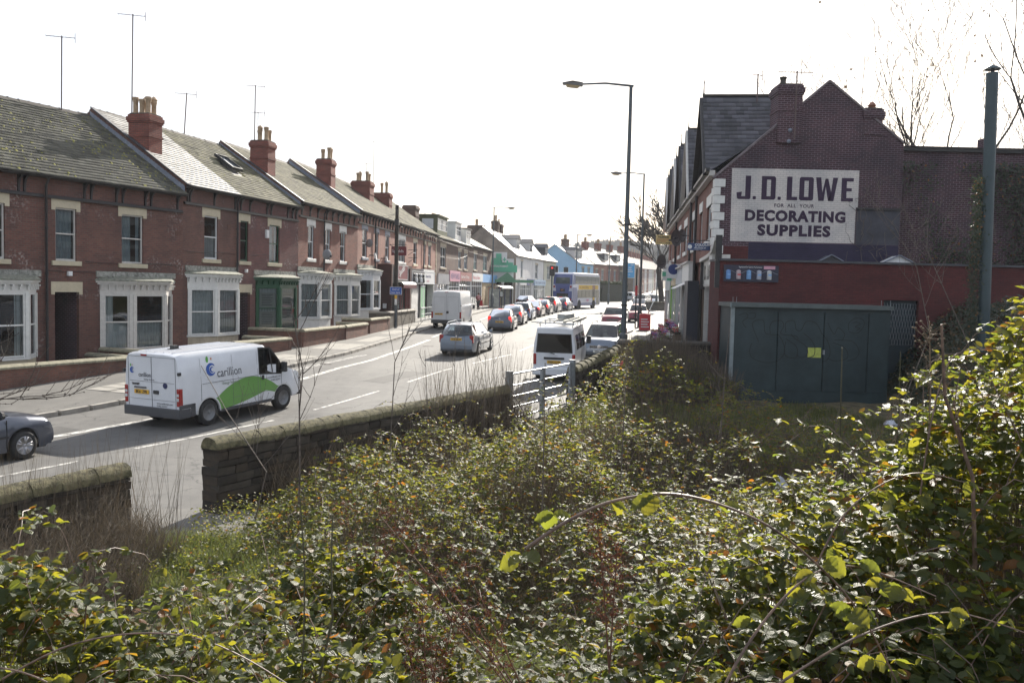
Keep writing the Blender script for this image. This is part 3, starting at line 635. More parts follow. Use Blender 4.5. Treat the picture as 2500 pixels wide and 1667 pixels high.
    rf.add([(x,y,zc-.02) for x,y in q0]+[(x,y,zc+.02) for x,y in q0]+[(xw0,0,zr),(x1+.1,-.1,zr),(x2-.1,-.1,zr),(xw3,0,zr)],
        [(0,1,5,4),(1,2,6,5),(2,3,7,6),(4,5,9,8),(5,6,10,9),(6,7,11,10),(8,9,10,11),(0,3,2,1)])
    rf.build('bay_roof', roofm, o)
    if up: MB().box(xw0-.18,xw3+.18,-.05,.02,zc+.12,zc+.34).build('apron_stone', OLDLEAD2, par)
    pl_ = MB().prism([(x,y) for x,y in off(-.02)], base, zs-.05, 'z'); pl_.prism(off(.06), base, base+.35, 'z'); pl_.build('plinth', pm, o)
    return o
PAPER = mat('paper', (.5,.52,.5), .9, .08, 5); INK = mat('printed_ink', (.12,.13,.13), .9, .1, 5)
OLDLEAD2 = mat('lichened_stone', (.24,.24,.21), .9, .5, 8, bump=.5, tint=(.3,.3,.27))
def chimney(par, x0, x1, y0, y1, z0, z1, pots, m=None, potm=None, h=.62):
    mb = MB().box(x0,x1,y0,y1,z0,z1-.35)
    mb.box(x0-.03,x1+.03,y0-.03,y1+.03,z1-.95,z1-.87); mb.box(x0-.04,x1+.04,y0-.04,y1+.04,z1-.35,z1-.27); mb.box(x0-.07,x1+.07,y0-.07,y1+.07,z1-.27,z1-.1); mb.box(x0-.02,x1+.02,y0-.02,y1+.02,z1-.1,z1)
    c = mb.build('chimney', m or B_CHIM, par)
    MB().box(x0+.03,x1-.03,y0+.03,y1-.03,z1,z1+.05).build('flaunching', RIDGE, c)
    for i, (px, py, k) in enumerate(pots):
        hh = h*(1.15 if k == 2 else 1); r = .115
        prof = [(r*1.15,0),(r*1.1,.06),(r*.95,.1),(r*.9,hh*.7),(r*1.05,hh*.74),(r*1.0,hh*.8),(r*1.15,hh*.84),(r*1.2,hh*.94),(r*1.1,hh),(r*.85,hh),(r*.8,hh*.8)]
        if k == 1: prof = prof[:-2]+[(r*1.2,hh+.02),(r*1.35,hh+.05),(r*.7,hh+.15),(r*.1,hh+.2)]
        MB().lathe((px,py,z1+.03), prof, 10).build('chimney_pot', potm or POT, c, smooth=True)
    return c
def aerial(x, y, z0, z1, label, boom=.9, ang=.3, n=8, lean=0.0, two=False, grp='television aerials on the roofs', r=.028):
    t = thing('television_aerial', label, 'aerial', (x,y,z0), 0, grp)
    h = z1-z0; MB().tube([(0,0,0),(lean*h,0,h)], r, 6).build('mast', ALU, t)
    for zz in ([h-.05, h-.9] if two else [h-.05]):
        b = MB(); ca, sa = math.cos(ang), math.sin(ang); ox = lean*zz
        b.tube([(ox-boom*.6*ca,-boom*.6*sa,zz),(ox+boom*.5*ca,boom*.5*sa,zz)], .012, 4)
        for i in range(n):
            s = -boom*.58+boom*1.05*i/(n-1); l = .16 if i else .22
            b.tube([(ox+s*ca+sa*l,s*sa-ca*l,zz),(ox+s*ca-sa*l,s*sa+ca*l,zz)], .008, 3)
        b.tube([(ox+boom*.5*ca,boom*.5*sa,zz-.2),(ox+boom*.5*ca,boom*.5*sa,zz+.2)], .012, 4)
        b.build('antenna', ALU, t)
    return t
def wframe(ox, oy, th):
    th = R(th); return Vector((ox,oy,0)), Vector((math.sin(th),math.cos(th),0)), Vector((-math.cos(th),math.sin(th),0)), math.pi/2-th
def wpt(fr, x, y=0, z=0): return fr[0]+fr[1]*x+fr[2]*y+Vector((0,0,z))
def drain(par, x, z0, z1, m=None, y=-.09):
    mb = MB().tube([(x,y,z0),(x,y,z1-.35),(x,-.3,z1)], .045, 8)
    z = z0+.4
    while z < z1-.4: mb.lathe((x,y,z), [(.06,0),(.06,.1)], 8); z += 1.6
    return mb.build('drainpipe', m or GUTTER, par, smooth=True)
def eaves(par, x0, x1, ze, pairs, strg=True, m=None):
    m = m or GUTTER; g = MB(); n = 8
    prof = [(-.3+.07*math.cos(a), ze-.02+.07*math.sin(a)) for a in [math.pi+math.pi*i/6 for i in range(7)]]
    for (a, b) in zip(prof, prof[1:]): g.quad((x0,a[0],a[1]),(x0,b[0],b[1]),(x1,b[0],b[1]),(x1,a[0],a[1]))
    g.box(x0,x1,-.25,-.02,ze-.1,ze-.04); g.build('gutter', m, par)
    if strg:
        MB().box(x0+.05,x1-.05,-.09,-.001,ze-.78,ze-.71).box(x0+.05,x1-.05,-.05,-.001,ze-.71,ze-.66).build('string_course', m, par)
        for x in pairs:
            MB().prism([(0,ze-.68),(-.06,ze-.64),(-.07,ze-.4),(-.13,ze-.22),(-.22,ze-.12),(-.22,ze-.08),(0,ze-.08)], x-.035, x+.035, 'x').build('eaves_bracket', m, par)
def shell(par, L, ze, zr, holes, bm, x0=0, zb=-.4, W=8.8, left=True, right=True, door=None):
    mb = MB(); facade(mb, L, zb, ze-.02, holes, x0=x0)
    for x, ok in ((x0,left),(L,right)):
        mb.add([(x,0,zb),(x,W,zb),(x,W,ze),(x,W/2,zr-.05),(x,0,ze-.02)], [(0,1,2,3,4)])
    mb.quad((L,W,zb),(x0,W,zb),(x0,W,ze),(L,W,ze))
    w = mb.build('wall', bm, par)
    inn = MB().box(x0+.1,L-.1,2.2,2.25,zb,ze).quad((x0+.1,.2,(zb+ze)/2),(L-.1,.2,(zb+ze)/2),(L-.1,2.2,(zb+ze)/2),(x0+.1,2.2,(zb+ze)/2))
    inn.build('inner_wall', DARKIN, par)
    return w
def roof(par, x0, x1, ze, zr, sm_, W=8.8, back=None, gauge=.21, w=.3, nparts=0, hole=None, ridge=True, over=.28, stuff=True, rparts=True):
    s = (zr-ze)/(W/2); zf = ze-over*s*.3
    p0, p1 = (-over, ze), (W/2, zr)
    mb = MB(); mb.quad((x0,p0[0],p0[1]-.02),(x1,p0[0],p0[1]-.02),(x1,p1[0],p1[1]-.02),(x0,p1[0],p1[1]-.02)); mb.quad((x1,W+over,ze-.02),(x0,W+over,ze-.02),(x0,W/2,zr-.02),(x1,W/2,zr-.02))
    r = mb.build('roof', back or SLATE_D, par)
    slates('slates', x0, x1, p0, p1, sm_, r, gauge, w, nparts, hole=hole)
    if ridge:
        me = MB().add([(.0,-.16,-.1),(.46,-.16,-.1),(.46,-.04,.03),(0,-.04,.03),(.46,.04,.03),(0,.04,.03),(.46,.16,-.1),(0,.16,-.1),(0,-.05,.045),(.07,-.05,.045),(.07,.05,.045),(0,.05,.045)],[(0,1,2,3),(3,2,4,5),(5,4,6,7),(8,9,10,11),(0,3,5,7)]).mesh('ridge_tile', RIDGE)
        x = x0
        while x < x1-.2:
            link('ridge_tile', me, r, (x, W/2, zr+random.uniform(0,.02)), (random.uniform(-.04,.04),random.uniform(-.02,.03),0)); x += .46
    return r
B_OLD3 = brick('purplish_red_brick', (.17,.062,.056), (.12,.045,.045), (.12,.085,.08), soot=.3, efflo=.9)
HG = 'terraced houses on the left of the road'
def mk(name, label, fr, x, zb, cat='house', group=HG):
    p = wpt(fr, x); return thing(name, label, cat, (p.x,p.y,zb), fr[3], group)
F1 = wframe(-16.565,31.9,24.5); F2 = wframe(-13.862,37.833,14); F3 = wframe(-11.396,47.72,10); F4 = wframe(-9.816,56.682,6); F5 = wframe(-7.096,82.56,7)
def H(fr, x0, x1, zb, ze, zr, label, bm, sm_, wins, bays=(), doors=(), pairs=(), nparts=0, hole=None, left=True, verge=False, extra=(), strg=True, holes2=(), gauge=.21):
    L = x1-x0; h = mk('terraced_house', label, fr, x0, zb); Z = lambda z: z-zb
    hs = [(w['x'][0]-x0, w['x'][1]-x0, Z(w['z'][0]), Z(w['z'][1])) for w in wins]
    hs += [(b['w'][0]-x0+.12, b['w'][3]-x0-.12, Z(b['zs']), Z(b['zt'])) for b in bays]
    hs += [(d[0]-x0, d[1]-x0, -.2, Z(d[2])) for d in doors] + [(a-x0,b-x0,Z(c),Z(d)) for a,b,c,d in holes2]
    shell(h, L, Z(ze), Z(zr), hs, bm)
    for i, w in enumerate(wins): window(h, w['x'][0]-x0, w['x'][1]-x0, Z(w['z'][0]), Z(w['z'][1]), w.get('m',WPAINTD), w.get('s','sash'), w.get('c','full'), stone=w.get('st',CREAM), cm=w.get('cm'), seed=i, lz=w.get('lz',.36))
    for i, b in enumerate(bays):
        w = b['w']; bay(h, w[0]-x0, w[1]-x0, w[2]-x0, w[3]-x0, 0, Z(b['zs']), Z(b['zt']), Z(b['zc']), b.get('m',WPAINTD), b.get('pm',BUFF), base=Z(b.get('zb',zb)), curt=b.get('c','net'), seed=i, papers=b.get('papers',False), up=b.get('up',True))
    for d in doors:
        a, b, zt, zl = d[0]-x0, d[1]-x0, Z(d[2]), Z(d[3])
        e = .15; MB().prism([(a-e,zt-.09),(a,zt-.09),(a,zt),(b,zt),(b,zt-.09),(b+e,zt-.09),(b+e,zl),(a-e,zl)], -.014,.13,'y').build('lintel', CREAM, h)
        ps = MB().box(a-.001,a+.0,.13,3.5,-.2,zt).box(b,b+.001,.13,3.5,-.2,zt); ps.quad((a,.13,zt),(b,.13,zt),(b,3.5,zt),(a,3.5,zt)).build('passage', B_DARK, h)
        MB().box(a,b,2.0,2.05,-.2,1.15).box(a,b,2.02,2.04,1.15,1.25).build('door', BLACK, h)
    roof(h, 0, L, Z(ze), Z(zr), sm_, nparts=nparts, hole=hole, gauge=gauge)
    eaves(h, 0, L, Z(ze), [p-x0 for p in pairs], strg)
    if verge:
        # raised verge: brick corbelling and lead soakers down the side of the party wall
        s = (zr-ze)/4.4; y = -.28; v = MB(); l = MB(); st = verge
        for i in range(34):
            yy = -.15+i*.135; z = ze+(yy+.28)*(zr-ze)/4.68
            v.box(-.05,0.0,yy,yy+.135,Z(z)-.22,Z(z)-.02+.06)
            l.add([(-.075,yy,Z(z)-st-.03),(-.075,yy+.135,Z(z)-st+.06),(-.075,yy+.135,Z(z)-st+.34),(-.075,yy,Z(z)-st+.22)],[(0,1,2,3)])
        v.build('verge_corbels', bm, h); l.build('lead_flashing', LEAD, h)
        MB().add([(-.12,-.3,Z(ze)+.0),(.16,-.3,Z(ze)+.0),(.16,4.4,Z(zr)+.02),(-.12,4.4,Z(zr)+.02),(-.12,-.3,Z(ze)+.05),(.16,-.3,Z(ze)+.05),(.16,4.4,Z(zr)+.07),(-.12,4.4,Z(zr)+.07)],[(4,5,6,7),(0,4,7,3),(1,2,6,5),(0,1,5,4),(3,7,6,2)]).build('verge_coping', SLATE_D if not verge == .36 else SLATE_D, h)
    return h
W_ = lambda x0,x1,z0,z1,**k: dict(x=(x0,x1), z=(z0,z1), **k)
# block 1
ha = H(F1, -7.2, 0, .38, 7.42, 10.75, 'brick terraced house with mossy slate roof at the left edge of the frame', B_OLD, SL_OLD,
  [W_(-2.6,-1.5,4.43,6.3,c='part')], [dict(w=(-5.0,-4.2,-1.15,-.35), zs=1.1, zt=3.3, zc=3.75, c='dark', m=WPAINT, pm=CREAM)], pairs=[-1.0,-.78,-3.2,-3.0], nparts=0)
hb = H(F1, 0, 6.52, .38, 7.42, 10.75, 'sooty brick terraced house with black-painted passage and white bay, mossiest slate roof', B_OLD, SL_OLD,
  [W_(.45,1.32,4.45,6.34,c='full',cm=CURTD), W_(3.37,4.42,4.45,6.34,c='part',cm=CURTD)],
  [dict(w=(2.35,3.3,4.97,5.9), zs=1.12, zt=3.25, zc=3.78, c='parts', zb=.38)], [(.4,1.42,3.33,3.7)], pairs=[1.65,1.95,3.1,3.4,4.5,4.8,6.2], nparts=300)
drain(hb, .02, -.05, 7.04)
tgo = thing('alarm_box','small white security light on the brick above the black passage','light',tuple(wpt(F1,.98,-.06,4.0)),F1[3]); MB().box(-.08,.08,-.05,.05,-.08,.08).build('housing', WPVC, tgo)
# block 2
hc = H(F2, 0, 4.16, .6, 7.81, 11.05, 'brick terraced house with smooth relaid grey slates and a tall white bay window', B_OLD, SL_NEW,
  [W_(1.57,2.63,4.8,6.68,c='half',st=CREAM,m=WPVC)], [dict(w=(.35,1.55,3.3,4.1), zs=1.5, zt=3.5, zc=4.14, c='net', m=WPAINT, zb=.55, pm=BUFF)], pairs=[.3,.48,2.3,4.0], verge=.38, left=True)
hd = H(F2, 4.16, 10.19, .65, 7.81, 11.05, 'brick terraced house with dark green windows and bay, skylight in its mossy roof', B_OLD3, SL_MOSS,
  [W_(4.5,5.2,4.8,6.68,m=GPAINT,c='none'), W_(7.17,8.2,4.8,6.68,m=GPAINT,c='part',cm=CURTD)],
  [dict(w=(5.9,7.1,8.8,9.7), zs=1.5, zt=3.6, zc=4.08, c='net', m=GPAINT, papers=True, zb=.6, pm=CREAM)], [(4.4,5.4,3.33,3.72)], pairs=[4.5,5.3,6.9,7.3,9.0,9.5,9.9], hole=(2.2,3.4,2.0,3.4))
drain(hc, 4.12, 3.6, 7.81-.6, GUTTER)
# skylight in the green-windowed house
sk = thing('skylight','small black-framed roof window lying in the mossy slates of the green-windowed house','skylight',tuple(wpt(F2,7.0,2.2,9.66)),F2[3])
sk.rotation_mode='XYZ'; a_ = math.atan2(11.05-7.81, 4.68); sk.rotation_euler=(0,0,F2[3])
mm = Matrix.Rotation(a_,4,'X')
def rotm(mb, M): mb.v = [tuple(M@Vector(p)) for p in mb.v]; return mb
rotm(MB().box(-.5,.5,-.6,-.52,0,.14).box(-.5,.5,.52,.6,0,.14).box(-.5,-.42,-.52,.52,0,.14).box(.42,.5,-.52,.52,0,.14), mm).build('frame', BLACK, sk)
rotm(MB().box(-.42,.42,-.52,.52,.04,.06), mm).build('pane', mat('skylight_glass',(.25,.28,.3),.08,.1,3,coat=1), sk)
# block 3
he = H(F3, 0, 3.39, .85, 8.1, 11.25, 'pink brick terraced house with a satellite dish beside its upper window', B_OLD2, SL_MOSS,
  [W_(1.29,2.15,5.17,6.97,st=WSTONE,m=WPVC,c='side')], [dict(w=(.1,1.45,3.1,3.35), zs=1.95, zt=3.85, zc=4.38, c='net', m=WPAINT, pm=WSTONE, zb=.85)], pairs=[.4,1.5,2.6], verge=.33)
hf = H(F3, 3.39, 9.1, .9, 8.1, 11.25, 'pink brick terraced house with two narrow upper windows and white bay on a panelled base', B_OLD2, SL_MOSS,
  [W_(3.8,4.55,5.17,6.93,st=WSTONE,m=WPVC,c='side'), W_(6.12,6.95,5.17,6.93,st=WSTONE,m=WPVC,c='part')],
  [dict(w=(5.2,6.2,7.8,8.4), zs=1.95, zt=3.8, zc=4.36, c='net', m=WPAINT, pm=WPAINT, zb=.95)], pairs=[3.9,4.8,5.7,6.6,7.5,8.4])
drain(hf, 0.02, 3.6, 7.2)
# block 4: houses and shops
hg = H(F4, 0, 4.0, 1.0, 8.43, 11.55, 'pink brick house with grey stone lintels beside the brown-sided shop', B_PINK, SL_MOSS,
  [W_(1.1,2.26,5.56,7.38,st=LEAD,m=WPVC,c='none')], [dict(w=(.15,1.35,3.2,4.0), zs=2.25, zt=4.15, zc=4.75, c='dark', m=WPVC, pm=WSTONE, zb=1.0)], pairs=[.4,1.2,2.0,2.8,3.6], verge=.3)
hh_ = H(F4, 4.0, 9.6, 1.0, 8.43, 11.55, 'pink brick house over the red-signed takeaway, grey stone lintels', B_PINK, SL_MOSS,
  [W_(4.2,5.15,5.56,7.36,st=LEAD,m=WPVC,c='none'), W_(7.1,8.2,5.56,7.33,st=LEAD,m=WPVC,c='side')], [], pairs=[4.3,5.1,5.9,6.7,7.5,8.3,9.1])
drain(hh_, .03, 3.6, 7.4)
hi_ = H(F4, 9.6, 15.3, 1.1, 8.43, 11.55, 'pink brick house with one wide window over a shuttered shop', B_PINK, SL_MOSS,
  [W_(11.15,13.3,5.56,7.28,st=WSTONE,m=WPVC,c='part',s='mullion')], [], pairs=[10,11,12,13,14,15])
hj = H(F4, 15.3, 20.0, 1.15, 8.43, 11.55, 'pink brick house over the black and white shop signs', B_PINK, SL_MOSS,
  [W_(16.3,17.6,5.56,7.33,st=CREAM,m=WPVC,c='none')], [], pairs=[16,17,18,19])
hk = H(F4, 20.0, 26.0, 1.2, 8.43, 11.55, 'pink brick house at the end of its block with toothed stone quoin', B_PINK, SL_MOSS,
  [W_(20.3,21.2,5.56,7.36,st=CREAM,m=WPVC,c='none'), W_(22.3,23.5,5.56,7.36,st=CREAM,m=WPVC,c='side')], [], pairs=[21,22,23,24,25])
drain(hk, .0, 3.6, 7.2); 
qn = MB()
for i in range(16): qn.box(5.85 if i%2 else 5.7, 6.02, -.03, .1, 3.6+i*.22, 3.6+i*.22+.21)
qn.build('quoin', CREAM, hk)
drain(hf, 0.02, 3.6, 7.2) if False else None
# block 5: brown houses with dormers
h5a = H(F5, 0, 10.5, 1.3, 8.25, 10.6, 'brown brick house with the big olive green dormer', B_BROWN, SL_MOSS,
  [W_(1.9,4.4,5.58,7.5,st=BUFF,m=WPVC,s='mullion',c='none')], [], strg=False, gauge=.3)
h5b = H(F5, 10.5, 18.9, 1.35, 8.25, 10.6, 'brown brick house with tall white dormer and two white windows', B_BROWN, SL_PALE,
  [W_(11.0,12.6,5.66,7.45,st=BUFF,m=WPVC,c='full',s='mullion'), W_(14.4,16.4,5.66,7.4,st=BUFF,m=WPVC,s='mullion',c='full')], [], strg=False, gauge=.3)
h5c = H(F5, 18.9, 34.5, 1.4, 8.4, 10.9, 'brown brick house with pale shining roof over the blue fascia shop', B_BROWN, SL_PALE,
  [W_(20.6,22.8,5.75,7.6,st=BUFF,m=WPVC,s='mullion',c='full'), W_(27.6,30.6,5.78,7.6,st=BUFF,m=WPVC,s='mullion',c='full')], [], strg=False, gauge=.3)
# chimneys and pots (each stack belongs to the house it stands on)
chimney(hc, .12, 1.02, 1.7, 2.7, 8.2, 10.78-.6+.02, [(.35,1.9,2),(.8,1.95,1),(.35,2.2,0),(.8,2.35,1),(.36,2.52,2)])
chimney(he, .12, 1.05, 1.8, 2.8, 8.3, 11.3-.85, [(.35,2.0,2),(.82,2.05,0),(.35,2.35,1),(.82,2.6,0)])
chimney(hg, .12, 1.05, 1.8, 2.75, 8.5, 11.6-1.0, [(.35,2.0,2),(.82,2.05,1),(.37,2.4,0),(.82,2.55,0)])
chimney(hh_, 5.0, 5.7, 2.2, 3.6, 8.5, 11.45-1.0, [(5.15,2.45,2),(5.55,2.45,0),(5.15,3.2,0),(5.5,3.3,1)]) if False else chimney(hi_, .9, 2.1, 2.1, 3.5, 8.3, 11.45-1.1, [(1.2,2.4,2),(1.8,2.4,0),(1.2,3.1,0),(1.8,3.1,1)])
chimney(hj, 1.2, 2.2, 2.1, 3.4, 8.3, 11.2-1.15, [(1.45,2.4,1),(1.9,2.9,2)], h=.75)
chimney(h5a, .8, 2.3, 2.2, 3.4, 7.6, 11.15-1.3, [], m=B_BROWN)
chimney(h5b, 4.0, 5.6, 3.2, 4.4, 8.2, 11.0-1.35, [(4.4,3.6,0),(5.2,3.6,0)])
chimney(h5c, 1.8, 3.2, 3.4, 4.4, 8.2, 10.7-1.4, [(2.2,3.8,0),(2.9,3.8,1)], m=B_BROWN)
for fr, h_, x0_, x1_, z_ in ((F1,hb,.1,6.4,3.72),(F1,hb,1.7,6.4,4.08),(F2,hc,0,4.1,4.5),(F2,hd,.9,3,4.5)):
    MB().tube([(x0_+(x1_-x0_)*i/8,-.02,z_-.03*math.sin(i*.8)-.02*(i%2)) for i in range(9)], .009, 4).build('cable', GUTTER, h_)
VENT = mat('air_brick', (.12,.06,.045), .9, .4, 30)
for h_, x_, z_ in ((hb,1.9,6.05),(hb,6.1,5.3),(hc,3.4,5.6),(hd,3.0,3.4),(hb,1.75,.7)):
    v_ = MB().box(x_,x_+.3,-.012,-.001,z_,z_+.2)
    for k in range(5): v_.box(x_+.02,x_+.28,-.018,-.012,z_+.02+k*.036,z_+.036+k*.036)
    v_.build('air_vent', VENT, h_)
# moss cushions on the nearest roofs
def moss(par, x0, x1, ze, zr, n, seed, smax=.05):
    rg = np.random.default_rng(seed); x = rg.uniform(x0,x1,n); t = rg.beta(1.3,1.5,n); k = (np.sin(x*2.2)+np.sin(x*.9+3)+np.sin(t*9+x)) > rg.uniform(-2.2,2.2,n); x, t = x[k], t[k]; n = len(x)
    y = -.28+t*4.68; z = ze+t*(zr-ze)+.015; s = rg.uniform(.015,smax,n)*rg.uniform(.4,1,n)
    A = np.array([(1,0,0),(.31,.95,0),(-.81,.59,0),(-.81,-.59,0),(.31,-.95,0),(0,0,.8)]); V = np.stack([x[:,None]+s[:,None]*A[None,:,0], y[:,None]+s[:,None]*A[None,:,1]*.8, z[:,None]+s[:,None]*(A[None,:,2]+A[None,:,1]*.7)],-1)
    F = (np.arange(n)[:,None,None]*6+np.array([(0,1,5),(1,2,5),(2,3,5),(3,4,5),(4,0,5)])[None]).reshape(-1,3)
    o = bpy.data.objects.new('moss', npmesh('moss', V.reshape(-1,3), F, MOSS, smooth=True)); COL.objects.link(o); o.parent = par; o['kind'] = 'stuff'
moss(ha, 0, 7.1, 7.04, 10.37, 900, 1, .085); moss(hb, 0, 6.4, 7.04, 10.37, 900, 2, .085); moss(hd, 0, 6, 7.16, 10.4, 1500, 3, .055); moss(hf, 0, 5.6, 7.2, 10.35, 500, 4, .03)
# dormers
def dormer(par, x0, x1, y0, zb, zt, dep, wm, fm, top, flat=True, wins=2, gable=False, side=None):
    m = MB(); mb = MB(); hs = [(x0+.15,x1-.15,zb+.7,zt-.25)]
    facade(mb, x1, zb, zt, hs, x0=x0, y=y0)
    for x in (x0, x1): mb.add([(x,y0,zb),(x,y0,zt),(x,y0+dep,zt),(x,y0+dep*.6,zb+.2)],[(0,1,2,3)])
    d = mb.build('dormer', wm, par)
    f = MB(); n = wins
    for i in range(n+1):
        x = x0+.15+(x1-x0-.3)*i/n; f.box(x-.04,x+.04,y0-.01,y0+.06,zb+.7,zt-.25)
    for z in (zb+.72, zt-.28, (zb+zt)/2+.3): f.box(x0+.15,x1-.15,y0-.005,y0+.05,z-.03,z+.03)
    f.build('window', fm, d); MB().quad((x0+.15,y0+.04,zb+.7),(x1-.15,y0+.04,zb+.7),(x1-.15,y0+.04,zt-.25),(x0+.15,y0+.04,zt-.25)).build('pane', GL, d)
    MB().quad((x0+.1,y0+.5,zb+.6),(x1-.1,y0+.5,zb+.6),(x1-.1,y0+.5,zt-.1),(x0+.1,y0+.5,zt-.1)).build('blind', CURT, d)
    if flat: MB().box(x0-.12,x1+.12,y0-.15,y0+dep,zt,zt+.12).build('dormer_roof', top, d)
    else:
        xm = (x0+x1)/2; MB().add([(x0-.15,y0-.15,zt-.05),(xm,y0-.15,zt+.6),(x1+.15,y0-.15,zt-.05),(x0-.15,y0+dep,zt-.05),(xm,y0+dep,zt+.6),(x1+.15,y0+dep,zt-.05)],[(0,1,4,3),(1,2,5,4),(0,2,1)]).build('dormer_roof', top, d)
    if side: MB().quad((x0-.02,y0+.4,zb+.75),(x0-.02,y0+1.5,zb+.75),(x0-.02,y0+1.5,zt-.3),(x0-.02,y0+.4,zt-.3)).build('side_window', CURT, d)
    return d
OLIVE = mat('olive_green_cladding', (.075,.085,.04), .7, .15, 3)
dormer(h5a, 3.6, 8.4, .7, 7.2, 9.2, 3.4, OLIVE, WPVC, OLIVE, side=True)
dormer(h5b, 1.2, 4.6, .5, 7.1, 9.1, 3, WPAINT, WPVC, WPAINT)
dormer(h5c, -2.3, 1.2, .3, 7.0, 8.9, 3, WPAINT, WPVC, BLACK) if False else dormer(h5b, 5.4, 8.3, .1, 7.0, 8.7, 3, WPAINT, WPVC, BLACK)
# aerials
def aer(fr, x, y, z0, z1, label, **k): p = wpt(fr,x,y); return aerial(p.x, p.y, z0, z1, label, **k)
aer(F1, 4.2, 4.3, 10.6, 13.7, 'tall mast aerial rising from the ridge above the leftmost roof', boom=1.0, lean=.01)
aer(F2, .6, 2.9, 10.3, 15.1, 'tallest mast aerial, strapped to the first chimney from the left', boom=1.0, lean=.012)
aer(F2, 6.6, 4.4, 11.0, 13.1, 'short leaning mast aerial on the ridge of the green-windowed house', boom=.9, lean=.06)
aer(F3, 1.0, 3.0, 10.4, 14.4, 'tall mast aerial strapped to the right side of the second chimney', boom=1.0, lean=.01)
aer(F3, .6, 2.6, 10.9, 12.9, 'small aerial standing in front of the second chimney pots', boom=.7, r=.015)
aer(F4, 15.6, 3.2, 10.3, 15.2, 'very tall thin aerial pole between the fourth and fifth chimneys', boom=.5, n=3, r=.02)
aer(F4, 10.6, 2.4, 11.3, 12.8, 'small aerial beside the pots of the fourth chimney', boom=.7, r=.015)
aer(F5, 11, 3.6, 10.6, 12.6, 'double-boom aerial behind the olive green dormer', boom=1.9, two=True, n=7)
def dish(p, rz, label, r=.32):
    t = thing('satellite_dish', label, 'satellite dish', tuple(p), rz, 'satellite dishes on the house walls')
    prof = [(r*math.sin(a), -.12*math.cos(a)*1.0) for a in np.linspace(.05,1.25,6)]
    o = MB(); n = 14; k = len(prof)
    for rr, h in prof:
        for j in range(n): a = 2*math.pi*j/n; o.v.append((rr*math.cos(a), h-.15, rr*math.sin(a)))
    for i in range(k-1):
        for j in range(n): o.f.append([i*n+j,i*n+(j+1)%n,(i+1)*n+(j+1)%n,(i+1)*n+j]); o.m.append(0)
    o.build('reflector', mat('dish_grey',(.2,.2,.21),.5,.1,4), t, smooth=True)
    MB().tube([(0,0,-.1),(0,-.12,-.25),(0,-.55,-.1)], .014, 5).box(-.03,.03,-.62,-.52,-.14,-.06).build('arm', PLASTIC, t); MB().tube([(0,.2,0),(0,-.15,0)], .02, 5).build('bracket', PLASTIC, t)
dish(wpt(F3,2.9,-.35,5.45), F3[3]-.6, 'grey satellite dish on the pink brick beside the drainpipe')
# small boxes on walls
for fr,x,z,lab in ((F2,6.85,6.2,'white burglar alarm box left of the green upper window'),(F2,4.95,4.35,'small white box light above the green house passage')):
    t = thing('alarm_box', lab, 'alarm box', tuple(wpt(fr,x,-.08,z)), fr[3]); bevel(MB().box(-.12 if z>5 else -.07,.12 if z>5 else .07,-.04,.08,-.2 if z>5 else -.08,.2 if z>5 else .08).build('cover', WPVC, t),.02)
# ---------------------------------------------------------------- garden walls in front of the terrace
COPE = mat('mossy_coping_stone', (.2,.185,.14), .9, .4, 4, bump=.4, tint=(.26,.24,.17))
def gwall(label, pts, ztop, th=.24, cope=.5, bm=None, pier=True, cm=None):
    """brick garden wall along world points, with separate coping stones"""
    a = Vector(pts[0]); t = thing('garden_wall', label, 'wall', (a.x,a.y,gz(a.y)), 0, 'low garden walls before the terrace')
    zb = gz(a.y)
    for p, q in zip(pts, pts[1:]):
        P = Vector((*p,0)); Q = Vector((*q,0)); d = Q-P; L = d.length; ang = math.atan2(d.y,d.x)
        mb = MB().box(-th/2,L+th/2,-th/2,th/2,-.5,ztop-zb)
        w = mb.build('brickwork', bm or B_GARD, t, loc=(P.x-a.x,P.y-a.y,0), rz=ang)
        n = max(1,int(round((L+th)/.9))); l = (L+th)/n
        cme = MB().prism([(-th/2-.06,0),(th/2+.06,0),(th/2+.06,.07),(th/2-.04,.14),(-th/2+.04,.14),(-th/2-.06,.07)], .004, l-.004, 'x').mesh('coping_stone', cm or COPE)
        for i in range(n): link('coping_stone', cme, w, (-th/2+i*l,0,ztop-zb+random.uniform(0,.006)), (0,random.uniform(-.004,.004),0))
    return t
def fp(fr, x, off): p = wpt(fr, x, -off); return (p.x, p.y)
gwall('long brick garden wall with mossy stone coping, nearest the left edge', [fp(F1,-7,2.25), fp(F1,1.75,2.25), fp(F1,1.75,.2)], .95)
gwall('brick garden wall behind the white van with green-and-white sides', [fp(F1,2.4,.15),fp(F1,2.4,2.3),fp(F1,6.3,2.6)], 1.12)
gwall('short brick garden wall with rounded end seen above the bonnet of the big white van', [fp(F2,-.1,2.5), fp(F2,3.7,2.9), fp(F2,3.7,.8)], 1.25)
gwall('brick garden wall turning a sharp corner before the green bay window', [fp(F2,5.4,.1), fp(F2,5.4,2.75), fp(F2,10.2,2.55)], 1.55)
gwall('brick garden wall with thick buff coping before the pink brick houses', [fp(F3,.1,2.6), fp(F3,3.9,2.4),fp(F3,3.9,.8)], 1.55)
gwall('brick garden wall ending beside the grey sign post', [fp(F3,4.8,.8),fp(F3,4.8,2.3), fp(F3,8.9,2.1)], 1.75)
g = gwall('taller grey stone-block garden wall in front of the takeaway', [fp(F4,.1,.9), fp(F4,.1,1.9), fp(F4,8.0,1.9), fp(F4,8.0,1.1)], 2.03, th=.22, bm=B_GREY, cm=mat('flat_grey_coping',(.22,.2,.17),.85,.2,3))
